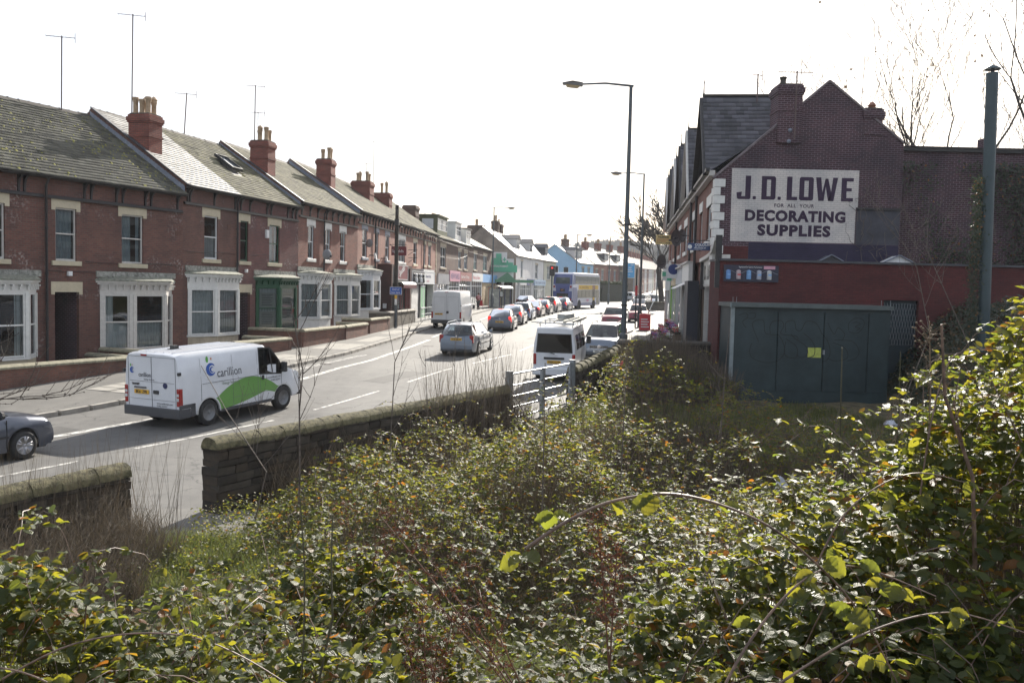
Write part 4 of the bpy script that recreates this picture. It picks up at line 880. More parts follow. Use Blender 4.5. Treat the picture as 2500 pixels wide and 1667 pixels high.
# ---------------------------------------------------------------- shops on the left
def plate(name, par, x0, x1, y, z0, z1, m, th=.06, fm=None, label=None):
    o = MB().box(x0,x1,y-th,y,z0,z1).build(name, m, par, label=label)
    if fm: MB().box(x0-.04,x0,y-th-.02,y,z0-.04,z1+.04).box(x1,x1+.04,y-th-.02,y,z0-.04,z1+.04).box(x0,x1,y-th-.02,y,z1,z1+.04).box(x0,x1,y-th-.02,y,z0-.04,z0).build('trim', fm, o)
    return o
def shopthing(label, fr, x, zb, cat='shop'): return mk('shop', label, fr, x, zb, cat, 'shop fronts down the left side')
MAROON = mat('maroon_sign', (.16,.02,.03), .35, .2, 2); SWHITE = mat('sign_white', (.7,.7,.7), .5, .06, 4); SBLUE = mat('sky_blue_fascia', (.22,.42,.72), .5, .05, 3)
NAVYI = mat('navy_sign', (.03,.05,.18), .4, .1, 3); SHUT = mat('roller_shutter_steel', (.2,.2,.21), .5, .2, 5, metal=.3); AWN = mat('white_awning', (.72,.7,.68), .7, .06, 3)
MINT = mat('pale_green_paint', (.3,.52,.33), .6, .1, 3); PGREEN = mat('pharmacy_green', (.1,.42,.27), .5, .06, 3); ORNGI = mat('yellow_sign', (.75,.55,.12), .5, .08, 4); PINKI = mat('pink_sign', (.6,.3,.38), .5, .15, 6)
WOODB = mat('chipboard_hoarding', (.36,.25,.15), .85, .3, 1.5, bump=.3, tint=(.42,.33,.2)); LIME = mat('lime_green_paint', (.25,.5,.06), .5, .08, 3); REDI = mat('red_sign', (.55,.04,.05), .45, .1, 4)
RX = (math.pi/2,0,0)
s = shopthing('projecting brown brick takeaway with maroon sign, white awning and dark door', F4, 5.0, 1.0)
MB().box(0,.25,-1.0,0,-.3,4.25).box(.25,1.5,-1.0,-.8,-.3,1.0).box(5.8,6.3,-1.0,-.0,-.3,4.1).box(.25,6.3,-1.0,0,4.05,4.25).build('wall', B_SHOP, s)
MB().box(.25,6.3,-.9,-.05,2.95,4.1).build('fascia', BLACK, s)
sg = plate('sign', s, 1.6, 4.65, -1.0, 3.26, 4.2, MAROON, fm=WPVC)
gtext("Spudds", .62, SWHITE, sg, (2.0,-1.075,3.42), (math.pi/2,-.32,0), sx=.95, bold=.01)
MB().add([(1.5,-1.0,3.05),(5.75,-1.0,3.05),(5.75,-1.5,2.85),(1.5,-1.5,2.85),(1.5,-1.0,3.1),(5.75,-1.0,3.1),(5.75,-1.35,3.07),(1.5,-1.35,3.07),(1.5,-1.52,2.9),(5.75,-1.52,2.9)],[(4,5,6,7),(7,6,9,8),(8,9,2,3),(3,2,1,0)]).build('awning', AWN, s)
v = MB()
for i in range(14): v.add([(1.5+i*.304,-1.5,2.86),(1.5+(i+1)*.304,-1.5,2.86),(1.5+(i+.85)*.304,-1.5,2.66),(1.5+(i+.5)*.304,-1.5,2.6),(1.5+(i+.15)*.304,-1.5,2.66)],[(0,1,2,3,4)])
v.build('awning_valance', MAROON, s)
MB().box(1.5,5.8,-.6,-.55,-.2,3.0).build('interior', DARKIN, s)
f = MB()
for x in (1.5,2.9,3.5,4.6,5.2,5.75): f.box(x,x+.07,-.98,-.9,-.1,2.95)
f.box(1.5,3.5,-.98,-.9,.9,1.0).build('door_frame', MAROON, s); MB().quad((1.5,-.93,1),(2.95,-.93,1),(2.95,-.93,2.9),(1.5,-.93,2.9)).build('pane', GL, s)
bxs = thing('meter_box', 'small pale box on the dark brown side wall of the takeaway', 'box', tuple(wpt(F4,4.95,-.55,2.4)), F4[3]); MB().box(-.06,.04,-.12,.12,-.16,.16).build('housing', WPVC, bxs)
s = shopthing('black-fronted shop with its ribbed grey roller shutter down', F4, 11.3, 1.1)
MB().box(0,.25,-.95,0,-.3,4.0).box(3.3,3.6,-.95,0,-.3,2.9).box(0,3.6,-.95,0,3.85,4.0).build('wall', BLACK, s)
sh = MB()
for i in range(34): z = .0+i*.086; sh.add([(.25,-.85,z),(3.3,-.85,z),(3.3,-.89,z+.03),(.25,-.89,z+.03),(.25,-.85,z+.083),(3.3,-.85,z+.083)],[(0,1,2,3),(3,2,5,4)])
sh.build('roller_shutter', SHUT, s)
sg = plate('sign', s, .05, 4.6, -.95, 2.9, 3.8, mat('grey_picture_sign',(.16,.16,.17),.5,.5,2), fm=WPVC)
for i in range(5): MB().lathe((.6+i*.85,-1.03,3.3), [(.02,-.35),(.16,-.3),(.13,.0),(.06,.08),(.13,.16),(.12,.3),(.02,.36)], 8).build('printed_figure', SWHITE if i%2 else PLASTIC, sg, smooth=True)
s = shopthing('white-signed shop with pale green tiled stall and dark doorway', F4, 15.95, 1.15)
MB().box(0,.15,-.95,0,-.3,4.0).box(4.2,4.4,-.95,0,-.3,4.0).box(.15,4.2,-.95,0,3.8,4.0).build('wall', WPAINT, s)
MB().box(-.9,.7,-.93,-.6,-.3,2.6).build('tiled_pier', MINT, s); MB().box(-.9,.7,-.96,-.93,2.6,2.7).box(-.9,.7,-.96,-.93,.85,.95).build('band', SWHITE, s)
MB().box(.7,4.2,-.4,-.3,-.3,2.8).build('interior', DARKIN, s)
sg = plate('sign', s, .05, 4.3, -.95, 2.85, 3.78, SWHITE, fm=WPVC)
gtext('Flowers & Gifts', .3, NAVYI, sg, (.5,-1.02,3.35), RX, sx=1.1); gtext('open 7 days', .22, PINKI, sg, (.9,-1.02,3.0), RX)
# guard rail and boards outside the shuttered shop
t = thing('guard_rail', 'low grey tubular guard rail outside the shuttered shop', 'railing', tuple(wpt(F4,9.2,-2.2,gz(65)+.12)), F4[3])
for z in (1.0,.55,.15): MB().tube([(0,0,z),(5.5,-.1,z)], .025, 6).build('rail', GSTEEL, t)
for i in range(5): MB().tube([(i*1.375,-.02*i,0),(i*1.375,-.02*i,1.0)], .03, 6).build('post', GSTEEL, t)
def aboard(loc, rz, m, label, w=.6, h=1.0, txt=None):
    t = thing('pavement_board', label, 'sign board', loc, rz, 'pavement advertising boards')
    for s_ in (-1,1):
        MB().add([(-w/2,s_*.28,0),(w/2,s_*.28,0),(w/2,s_*.03,h),(-w/2,s_*.03,h),(-w/2,s_*.25,0),(w/2,s_*.25,0),(w/2,0,h),(-w/2,0,h)],[(0,1,2,3),(7,6,5,4),(0,4,5,1),(2,6,7,3),(1,5,6,2),(0,3,7,4)]).build('panel', m, t)
        p = MB()
        for k in range(4): a = .2+k*.17; p.quad((-w/2+.1,s_*(.29-a*.25/h),a),(w/2-.1-.1*(k%2),s_*(.29-a*.25/h),a),(w/2-.1-.1*(k%2),s_*(.29-(a+.07)*.25/h),a+.07),(-w/2+.1,s_*(.29-(a+.07)*.25/h),a+.07))
        p.build('print', INK if m != REDI else SWHITE, t)
p = wpt(F4,14.6,-2.4,gz(70)+.12); aboard(tuple(p), .1, SWHITE, 'white pavement board standing left of the tall white van')
# projecting maroon sign and brackets on the upper walls
def projsign(fr, x, z0, z1, w, m, label, text=None, y0=-.15, tm=None, size=.3, two=None, cat='hanging sign', th=.06):
    t = thing('hanging_sign', label, cat, tuple(wpt(fr,x,0,z0)), fr[3], 'signs hung out from the walls')
    MB().box(-th,th,y0-w,y0,0,z1-z0).build('panel', m, t)
    MB().tube([(0,0,z1-z0+.12),(0,y0-w,z1-z0+.12)], .02, 5).tube([(0,0,z1-z0+.12),(0,y0-.1,z1-z0)], .015, 4).build('bracket', PLASTIC, t)
    return t
t = projsign(F4, 8.3, 5.95, 6.6, 1.1, MAROON, 'maroon projecting sign on the pink brick above the takeaway')
gtext('Spudds', .3, SWHITE, t, (-.07,-.2,.22), (math.pi/2,0,-math.pi/2), sx=1)
dish(wpt(F4,.95,-.6,6.45), F4[3]-1.9, 'black satellite dish on an arm beside the grey-lintelled window', r=.28)
for x, z in ((2.9,5.75),(5.9,5.65)):
    t = thing('security_light', 'small white bracket light on the brick above the '+('first' if x<4 else 'second')+' grey window sill gap', 'light', tuple(wpt(F4,x,0,z)), F4[3])
    MB().box(-.03,.03,-.4,0,-.03,.03).build('arm', PLASTIC, t); MB().add([(-.1,-.5,-.2),(.1,-.5,-.2),(.1,-.4,.15),(-.1,-.4,.15),(-.1,-.35,-.2),(.1,-.35,-.2),(.1,-.3,.15),(-.1,-.3,.15)],[(0,1,2,3),(4,7,6,5),(0,4,5,1),(2,6,7,3),(0,3,7,4),(1,5,6,2)]).build('lamp_head', WPVC, t)
for z in (6.6,6.0): 
    t = thing('wire_bracket', 'thin black iron bracket on the pink brick, '+('upper' if z>6.3 else 'lower')+' of two', 'bracket', tuple(wpt(F4,14.4,0,z)), F4[3]); MB().tube([(0,0,0),(0,-.75,0)], .02, 5).tube([(0,0,-.4),(0,-.6,0)], .015, 4).build('bar', PLASTIC, t)
# shop parade under the brown houses
def simple_shop(label, fr, x0, x1, zb, zf0, zf1, fm, wm, off=.3, txt=None, tm=None, door=True, ts=.5, body=None):
    s = shopthing(label, fr, x0, zb); L = x1-x0; Z = lambda z: z-zb
    MB().box(0,.18,-off,0,-.3,Z(zf0)).box(L-.18,L,-off,0,-.3,Z(zf0)).box(.18,L-.18,-off,-.05,-.3,.55).build('wall', wm, s)
    sg = plate('sign', s, 0, L, -off, Z(zf0), Z(zf1), fm, th=.12)
    if txt: gtext(txt, ts, tm or NAVYI, sg, (.3,-off-.125,Z(zf0)+(zf1-zf0-ts*.7)/2), RX, sx=max(.6,(L-.6)/(len(txt)*ts*.6)))
    f = MB(); n = max(2,int(L/1.3))
    for i in range(n+1): x = .18+(L-.36)*i/n; f.box(x-.04,x+.04,-off+.02,-off+.09,.55,Z(zf0))
    f.box(.18,L-.18,-off+.02,-off+.09,Z(zf0)-.55,Z(zf0)-.48).build('window', WPVC, s)
    MB().quad((.18,-off+.07,.55),(L-.18,-off+.07,.55),(L-.18,-off+.07,Z(zf0)),(.18,-off+.07,Z(zf0))).build('pane', GL, s)
    mb = MB()
    for i in range(int(L*2)): 
        x = .3+random.random()*(L-.9); z = .6+random.random()*1.4; mb.box(x,x+.3,.1,.15,z,z+.35)
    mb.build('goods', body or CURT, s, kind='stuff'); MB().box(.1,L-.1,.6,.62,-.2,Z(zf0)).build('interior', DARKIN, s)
    return s
simple_shop('narrow grey shop with a white blind at the corner of the brown houses', F5, -.9, 4.3, 1.25, 4.0, 4.95, mat('grey_fascia',(.3,.3,.32),.5,.1,3), WPVC, .3)
simple_shop('shop with a pink and blue striped fascia', F5, 4.4, 9.9, 1.3, 4.3, 5.35, PINKI, SWHITE, .35, 'NEW NAILS', NAVYI, ts=.8)
simple_shop('shop with a dull red fascia between two lighter ones', F5, 10.1, 16.9, 1.35, 4.4, 5.3, mat('dull_red_fascia',(.35,.14,.13),.5,.15,3), WPVC, .35, 'Barber Shop', SWHITE, ts=.5)
simple_shop('shop with white fascia lettered in red', F5, 17.1, 24.4, 1.38, 4.4, 5.35, SWHITE, SWHITE, .4, 'Beauty Salon', REDI, ts=.55)
s = shopthing('boarded-up shop with plain sky blue fascia and chipboard hoarding', F5, 24.6, 1.4)
plate('sign', s, 0, 15.2, -.3, 2.95, 3.95, SBLUE, th=.15)
for i in range(12): MB().box(i*1.22+.01,i*1.22+1.21,-.3-.02*(i%2),-.05,-.3,2.93).build('board', WOODB, s)
MB().box(0,15,-.05,0,-.3,3).build('wall', B_BROWN, s)
# ---------------------------------------------------------------- the pharmacy corner and the houses beyond, left side
def block(name, label, loc, rz, cat='house', group='buildings further down the road'): return thing(name, label, cat, loc, rz, group)
FP = wframe(-.2,124,11)   # front wall line of the block past the side street
def gable_house(label, ox, oy, th, L, zb, ze, zr, W, wm, rm, gm=None, wins=(), chim=(), dorm=(), base=None, bh=2.9, pots=True, simple=True, wst=None, wfr=None):
    fr = wframe(ox, oy, th); h = block('house', label, (ox,oy,zb), fr[3]); Z = lambda z: z-zb
    mb = MB(); facade(mb, L, -.5, Z(ze), [(a,b,Z(c),Z(d)) for a,b,c,d in wins]); mb.build('wall', wm, h)
    g = MB()
    for x in (0,L): g.add([(x,0.001,-.5),(x,W,-.5),(x,W,Z(ze)),(x,W/2,Z(zr)),(x,0.001,Z(ze))],[(0,1,2,3,4)])
    g.quad((L,W,-.5),(0,W,-.5),(0,W,Z(ze)),(L,W,Z(ze))); g.build('gable_wall', gm or wm, h)
    r = MB(); r.add([(-.15,-.25,Z(ze)-.05),(L+.05,-.25,Z(ze)-.05),(L+.05,W/2,Z(zr)+.04),(-.15,W/2,Z(zr)+.04),(-.15,W+.25,Z(ze)-.05),(L+.05,W+.25,Z(ze)-.05),
        (-.15,-.25,Z(ze)-.2),(L+.05,-.25,Z(ze)-.2),(L+.05,W/2,Z(zr)-.1),(-.15,W/2,Z(zr)-.1)],[(0,1,2,3),(3,2,5,4),(6,7,1,0),(6,0,3,9),(1,7,8,2)]).build('roof', rm, h)
    for a,b,c,d in wins: window(h, a, b, Z(c), Z(d), wfr or WPVC, 'mullion', 'full', stone=wst or BUFF, lz=.25)
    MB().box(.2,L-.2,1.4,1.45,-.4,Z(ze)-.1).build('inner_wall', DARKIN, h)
    for (x0,x1,y0,y1,z1,n) in chim:
        zc = ze+(zr-ze)*min(1,y0/(W/2)); pts = [(x0+.3+(x1-x0-.6)*(i/max(1,n-1)),(y0+y1)/2,i%3) for i in range(n)]
        chimney(h, x0,x1,y0,y1,Z(zc)-1,Z(z1), pts, m=B_CHIM if gm is None else B_BROWN, h=.8)
    for dd in dorm: dormer(h, *dd[:3], Z(dd[3]), Z(dd[4]), dd[5], dd[6], WPVC, dd[7], flat=dd[8])
    return h
GRENDER = mat('stained_render', (.22,.18,.15), .9, .4, .5, tint=(.27,.23,.19)); WREND = mat('white_render', (.62,.61,.6), .8, .12, .7); CRREND = mat('cream_render', (.5,.49,.4), .8, .15, .7); BREND = mat('pale_blue_render', (.3,.52,.72), .7, .06, .8); PALEROOF = mat('pale_roof_slates', (.2,.19,.17), .3, .15, 2)  # renders, and a paler, smoother slate for the far roofs
gable_house('end house with stained grey gable and white front, beside the pharmacy', .3, 124, 11, 13, 1.5, 8.3, 12.1, 9.6, WREND, PALEROOF, GRENDER,
   wins=[(3.6,5.2,5.2,7.6)], chim=[(1.0,2.4,4.9,7.2,12.3,3),(7.2,8.6,4.2,5.2,13.4,2),(9.9,11.2,4.2,5.2,13.1,1)], dorm=[(6.5,9.0,1.2,8.6,10.9,3.4,WREND,SLATE_D,False)])
gable_house('white house with a gabled white dormer past the stained gable house', 2.8, 136.8, 13, 9, 1.55, 8.35, 12, 9, WREND, SLATE_S, None, wins=[(2.2,4.2,5.2,7.4)], dorm=[(3,5.4,1.1,8.6,10.8,3,WREND,SLATE_D,False)])
gable_house('cream and brick house just left of the traffic signal', 4.85, 145.5, 17, 8, 1.55, 8.35, 11.8, 9, CRREND, SLATE_D, B_CHIM, wins=[(2.0,4.2,5.2,7.4)], dorm=[(4.2,6,1.0,8.6,10.6,3,SLATE_D,SLATE_D,False)])
for k,(x0,lab,fm,tx,tm) in enumerate([(.6,'white-fronted corner shop with a grey doorway past the pharmacy',SWHITE,'MONEY SHOP',NAVYI),(6.6,'shop with dark blue fascia reading KEYS behind the queue of cars',NAVYI,'KEYS CUT',SWHITE)]):
    fr = wframe(.3,124,11); s = simple_shop(lab, fr, x0, x0+5.8, 1.5, 4.2, 5.1, fm, WREND, .3, tx, tm, ts=.55)
fr = wframe(2.8,136.8,13); simple_shop('pale blue and white shop front left of the bus', fr, .2, 8.8, 1.55, 4.2, 5.1, mat('pale_blue_sign',(.4,.52,.65),.5,.1,4), WREND, .3, 'DISCOUNT STORE', NAVYI, ts=.5)
# pharmacy: a single-storey green-fronted shop set across the corner
ph = block('pharmacy', 'green stepped-front pharmacy with white lettering and a cross', (-3.1,119,1.48), 0.06, 'shop'); 
MB().box(-.2,3.1,0,5,0,6.1).box(.5,2.2,0.01,4.9,6.1,6.95).build('wall', WREND, ph)
MB().prism([(-.12,4.35),(3.0,4.35),(3.0,5.6),(2.35,5.62),(2.35,5.85),(1.45,5.85),(1.45,6.75),(.75,6.75),(.75,6.15),(-.12,6.15)], -.12, -.005, 'y').build('sign', PGREEN, ph)
MB().prism([(3.0,4.35),(3.55,4.3),(3.55,5.25),(3.0,5.3)], -.06, .2, 'y').build('side_sign', PGREEN, ph)
gtext('ABBEYDALE PHARMACY', .36, SWHITE, ph, (.1,-.13,4.98), RX, sx=.58, bold=.012)
MB().box(1.55,2.1,-.45,-.2,5.6,6.35).build('cross_box', SWHITE, ph); MB().box(1.78,1.9,-.47,-.45,5.7,6.25).box(1.6,1.78,-.47,-.45,5.9,6.04).box(1.9,2.06,-.47,-.45,5.9,6.04).build('green_cross', PGREEN, ph)
pc = MB().box(.6,5.6,-2.2,-1.9,3.0,3.35).add([(.9,-2.2,3.35),(2.2,-2.2,4.25),(3.2,-2.2,3.35),(.9,0,3.35),(2.2,0,4.25),(3.2,0,3.35)],[(0,1,4,3),(1,2,5,4),(0,2,1)]).build('canopy', mat('canopy_green',(.1,.26,.15),.6,.1,3), ph)
for x in (1.6,3.7,5.3): MB().lathe((x,-2.05,0), [(.2,0),(.17,.1),(.15,2.8),(.2,2.9),(.22,3.0)], 10).build('column', WREND, ph, smooth=True)
MB().box(.2,3.0,-.02,-.001,0,3).build('shop_window', DARKIN, ph)
gable_house('pale blue rendered end house behind the bus', 12.0, 166, 22, 9, 1.6, 8.65, 12.0, 9.5, BREND, PALEROOF, BREND, wins=[(1.6,3.2,5.6,7.8),(5.2,6.8,5.6,7.8)], chim=[(4.6,6.4,4.2,5.2,13.2,3)], dorm=[(.8,2.8,1.2,8.8,11,3,WREND,SLATE_D,False),(3.4,5.4,1.2,8.8,11,3,WREND,SLATE_D,False)])
x, y = 15.4, 174.3
for i, (lab, wm, dm) in enumerate([('red brick house right of the pale blue one', B_PINK, None),('brick house with black dormer above the clipped hedge', B_OLD2, SLATE_D),('brick house with two dark dormers above the clipped hedge', B_BROWN, SLATE_D),('last brick house before the poster hoarding', B_OLD2, None)]):
    gable_house(lab, x, y, 24, 8, 1.7, 8.8+i*.1, 12.0+i*.15, 9, wm, PALEROOF, None, wins=[(1.2,2.6,5.6,7.7),(4.8,6.2,5.6,7.7)], chim=[(6.6,8.2,4.0,5.0,13.3+i*.1,3)], dorm=[(1.5,4.2,1.0,9.0,11.0,3,dm,dm,True)] if dm else [])
    x += math.sin(R(24))*8; y += math.cos(R(24))*8
x, y = 28.6, 214
rd = random.Random(3)
for i in range(15):
    zb = gz(y); wm = [WREND, WREND, CRREND, B_PINK, WREND, B_OLD2][i%6]
    gable_house(['white rendered','cream','grey-white','pink brick','pale stone','dull brick'][i%6]+' house number '[:6]+' in the distant row, '+['nearest','second','third','fourth','fifth','sixth','seventh','eighth','ninth','tenth','eleventh','twelfth','thirteenth','fourteenth','farthest'][i]+' from the poster hoarding', x, y, 12.5, 8, zb, zb+6.9, zb+10.2, 8.5, wm, PALEROOF if i%3 else SLATE_S, None, wins=[(1.2,2.8,zb+4,zb+5.8),(4.8,6.4,zb+4,zb+5.8),(1.2,4.2,zb+.9,zb+2.7)], chim=[(6.8,8.0,3.6,4.8,zb+11.5,2)])
    x += math.sin(R(12.5))*8.0; y += math.cos(R(12.5))*8.0
# clipped hedge, poster hoarding
HEDGEM = leafmat('hedge_leaf', (.02,.028,.012), (.045,.055,.02), (.05,.08,.02), .6, .3, .2, veins=False)
def leafbox(n, fn, size, rg, up=.5):
    P = fn(n, rg); n = len(P); N = rg.normal(0,1,(n,3)); N[:,2] = np.abs(N[:,2])+up; N /= np.linalg.norm(N,axis=1)[:,None]
    A = np.cross(N, rg.normal(0,1,(n,3))); A /= np.linalg.norm(A,axis=1)[:,None]; Bv = np.cross(N,A); s = rg.uniform(.6,1.2,n)[:,None]*size
    V = np.stack([P-A*s*.5, P+Bv*s*.35, P+A*s*.6, P-Bv*s*.35],1).reshape(-1,3); F = np.arange(n*4).reshape(-1,4); return V, F
rg = np.random.default_rng(11)
def hedge_pts(n, rg):
    t = rg.uniform(0,1,n); k = rg.integers(0,3,n); z = rg.uniform(0,3.5,n); o = rg.uniform(-.9,.9,n); 
    z = np.where(k==0, 3.5+.15*np.sin(t*40)+rg.normal(0,.06,n), z); o = np.where(k==1, -.9+rg.normal(0,.06,n), o); 
    return np.stack([15.0+t*6.6-o*.6, 162+t*15+o*.3*0+o*.5, 1.55+z], -1)
V, F = leafbox(16000, hedge_pts, .35, rg)
o = bpy.data.objects.new('hedge', npmesh('hedge', V, F, HEDGEM, col=np.repeat(rg.uniform(0,.8,len(F)),4), tri=4)); COL.objects.link(o); tag(o, 'tall dark clipped hedge behind the front of the bus', 'hedge')
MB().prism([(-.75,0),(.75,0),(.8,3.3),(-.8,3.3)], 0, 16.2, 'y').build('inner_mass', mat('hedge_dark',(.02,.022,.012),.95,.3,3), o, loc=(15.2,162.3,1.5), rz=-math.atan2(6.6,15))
BB = block('poster_hoarding', 'blue advertising hoarding with white print, right of the tall lamp column', (24.2,190,1.7), -.12, 'billboard', None)
MB().box(-1.3,1.3,0,.25,4.6,7.85).build('frame', mat('pale_grey_frame',(.5,.52,.5),.5,.1,4), BB); MB().box(-1.15,1.15,-.03,0,4.75,7.7).build('poster', mat('blue_poster',(.05,.33,.65),.45,.05,3), BB)
MB().box(-1.2,-1.0,.05,.2,0,4.6).box(1.0,1.2,.05,.2,0,4.6).build('leg', GSTEEL, BB)
gtext('+ 65 and', .42, SWHITE, BB, (-1.0,-.035,6.75), RX, bold=.01); gtext('living under', .36, SWHITE, BB, (-1.05,-.035,6.3), RX, bold=.01); gtext('the weather?', .36, SWHITE, BB, (-1.05,-.035,5.88), RX, bold=.01); gtext('NHS', .3, SWHITE, BB, (.35,-.035,7.3), RX, bold=.012); gtext('call us for help', .22, SWHITE, BB, (-1.0,-.035,5.3), RX)
MB().box(-3.4,-1.6,.4,6,0,7.6).build('flank_wall', GRENDER, block('flank_building','dark flank building behind the poster hoarding',(27.0,190.6,1.7),-.3,'building'))
# ---------------------------------------------------------------- the decorating shop (right): gable wall with the painted sign
FJ = wframe(7.36, 33.5, 7)
jz = .45
jd = thing('corner_shop_building', 'large dark brick corner building whose gable carries the white painted decorating sign', 'building', (7.36,33.5,jz), 0)
Z = lambda z: z-jz
X_ = lambda x: x-7.36
gm_ = MB(); gp = [(0,-.3),(0,Z(8.12)),(X_(11.39),Z(11.68)),(X_(14.22),Z(9.5)),(X_(14.22),-.3)]
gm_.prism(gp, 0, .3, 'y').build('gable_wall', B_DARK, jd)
MB().bar((X_(7.28),.1,Z(8.09)),(X_(11.39),.1,Z(11.7)),.3,.07,up=(0,-.0,1)).bar((X_(11.39),.1,Z(11.7)),(X_(14.2),.1,Z(9.53)),.3,.07).build('verge', mat('cement_verge',(.17,.14,.15),.8,.3,6), jd)
chimney(jd, X_(9.52), X_(10.4), -.12, .9, Z(9.4), Z(11.5), [(X_(9.75),.2,0)], m=B_DARK, potm=RIDGE, h=.3)
chimney(jd, X_(12.72), X_(13.4), -.02, .8, Z(9.8), Z(10.72), [(X_(13.1),.3,1)], m=B_DARK, potm=POTR, h=.1)
q = MB().box(0,.16,-.03,.1,-.1,.1)
qi = 0; z = 8.05
while z > 5.0:
    w = .36 if qi % 2 == 0 else .19
    bevel(MB().box(-.035,w,-.03,.02,Z(z-.29),Z(z)).box(-.035,-.005,.02,.5 if qi%2 else .3,Z(z-.29),Z(z)).build('quoin_stone', WSTONE, jd), .008, 1); z -= .305; qi += 1
def rectp(x0,x1,z0,z1,y,m,name,par,th=.004): return MB().box(x0,x1,y-th,y,z0,z1).build(name,m,par)
sgn = MB().prism([(X_(7.97),Z(5.79)),(X_(12.56),Z(5.8)),(X_(12.56),Z(7.12)),(X_(12.63),Z(7.12)),(X_(12.63),Z(8.47)),(X_(7.95),Z(8.45))], -.006, -.001, 'y').build('painted_sign', B_WHITE, jd)
rectp(X_(8.66),X_(14.2),Z(4.9),Z(5.76),-.002,B_NAVY,'painted_band',jd); rectp(X_(7.7),X_(8.65),Z(4.9),Z(5.6),-.002,B_REDP,'painted_patch',jd)
rectp(X_(12.6),X_(14.4)-.2,Z(5.77),Z(7.03),-.002,mat('grey_render_patch',(.06,.06,.075),.85,.3,2,bump=.2),'render_patch',jd)
rectp(X_(12.6),X_(14.2),Z(7.04),Z(7.12),-.0,BLACK,'dark_ledge',jd,.06)
LINK_ = B_NAVY
# big block capitals, drawn as polygons: J . D . L O W E
def letters(par):
    zb, zt = Z(7.33), Z(8.19); H_ = zt-zb; y0, y1 = -.011, -.0062
    def L(name, polys):
        m = MB()
        for p in polys: m.prism([(X_(x), zb+H_*z) for x, z in p], y0, y1, 'y')
        return m.build(name, LETT, par)
    t = .19
    def ring(x0,x1,cut=.16,tt=.2):
        c = cut*.5; xi0, xi1 = x0+tt, x1-tt; h = .16
        return [[(x0,c),(x0+c,0),(xi0+.0,0),(xi0,1),(x0+c,1),(x0,1-c)], [(xi1,0),(x1-c,0),(x1,c),(x1,1-c),(x1-c,1),(xi1,1)], [(xi0,0),(xi1,0),(xi1,h),(xi0,h)], [(xi0,1-h),(xi1,1-h),(xi1,1),(xi0,1)]]
    L('letter_J', [[(8.46,1),(8.66,1),(8.66,.06),(8.62,0),(8.46,0)],[(8.16,.06),(8.2,0),(8.46,0),(8.46,.13),(8.32,.13),(8.34,.32),(8.14,.28)]])
    L('full_stop', [[(8.74,.02),(8.76,0),(8.84,0),(8.86,.02),(8.86,.12),(8.84,.14),(8.76,.14),(8.74,.12)]])
    L('letter_D', [[(9.06,0),(9.26,0),(9.26,1),(9.06,1)],[(9.26,0),(9.5,0),(9.58,.08),(9.58,.92),(9.5,1),(9.26,1),(9.26,.85),(9.4,.85),(9.4,.15),(9.26,.15)]] if False else [[(9.06,0),(9.25,0),(9.25,1),(9.06,1)],[(9.25,0),(9.4,0),(9.4,.15),(9.25,.15)],[(9.25,.85),(9.4,.85),(9.4,1),(9.25,1)],[(9.4,0),(9.52,0),(9.58,.07),(9.58,.93),(9.52,1),(9.4,1)]])
    L('full_stop', [[(9.66,.02),(9.68,0),(9.76,0),(9.78,.02),(9.78,.12),(9.76,.14),(9.68,.14),(9.66,.12)]])
    L('letter_L', [[(9.99,0),(10.18,0),(10.18,1),(9.99,1)],[(10.18,0),(10.38,0),(10.38,.15),(10.18,.15)]])
    L('letter_O', ring(10.45,10.97,.12,.18))
    L('letter_W', [[(11.05,1),(11.24,1),(11.3,.35),(11.22,0),(11.16,0)],[(11.22,0),(11.3,.35),(11.4,.95),(11.45,.95),(11.36,0)],[(11.4,.95),(11.5,.95),(11.64,.3),(11.6,0),(11.52,0),(11.42,.6)],[(11.52,0),(11.72,0),(11.86,1),(11.68,1),(11.62,.35)]])
    L('letter_E', [[(12.0,0),(12.19,0),(12.19,1),(12.0,1)],[(12.19,0),(12.44,0),(12.44,.15),(12.19,.15)],[(12.19,.43),(12.38,.43),(12.38,.57),(12.19,.57)],[(12.19,.85),(12.44,.85),(12.44,1),(12.19,1)]])
LETT = brick('dark_lettering_paint', (.04,.022,.055), (.036,.02,.05), (.034,.018,.045), soot=.15, bump=.4, ms=.008)
letters(sgn)
gtext('FOR  ALL  YOUR', .175, LETT, sgn, (X_(9.54),-.0065,Z(7.07)), RX, sx=1.03, ext=.004, bold=.003, sp=1.12)
gtext('DECORATING', .52, LETT, sgn, (X_(8.47),-.0065,Z(6.57)), RX, sx=1.03, ext=.004, bold=.028, sp=1.12)
gtext('SUPPLIES', .52, LETT, sgn, (X_(8.97),-.0065,Z(6.04)), RX, sx=1.16, ext=.004, bold=.028, sp=1.16)
# iron brackets and vents on the wall
for x, z in ((9.98,9.85),(9.95,9.45)):
    t = thing('cable_bracket', 'small pale cable bracket on the gable brickwork, '+('upper' if z>9.6 else 'lower')+' one', 'bracket', (x,33.38,z)); MB().lathe((0,0,0),[(.02,-.1),(.07,-.06),(.08,.0),(.07,.06),(.02,.1)],8,axis='y').build('bracket', LEAD, t)
aerial(10.1, 33.2, 9.5, 11.95, 'comb aerial on a pole strapped to the gable of the sign building', boom=1.15, ang=.0, n=12, grp=None)
aerial(9.55, 36.5, 11.5, 12.6, 'small aerial on the dark slate ridge left of the chimney', boom=.4, n=3, grp=None)
t = thing('flue_rod', 'bare thin vertical rod above the right-hand chimney', 'pole', (12.7,33.8,10.6)); MB().tube([(0,0,0),(.05,0,2.1)], .014, 5).build('rod', ALU, t)
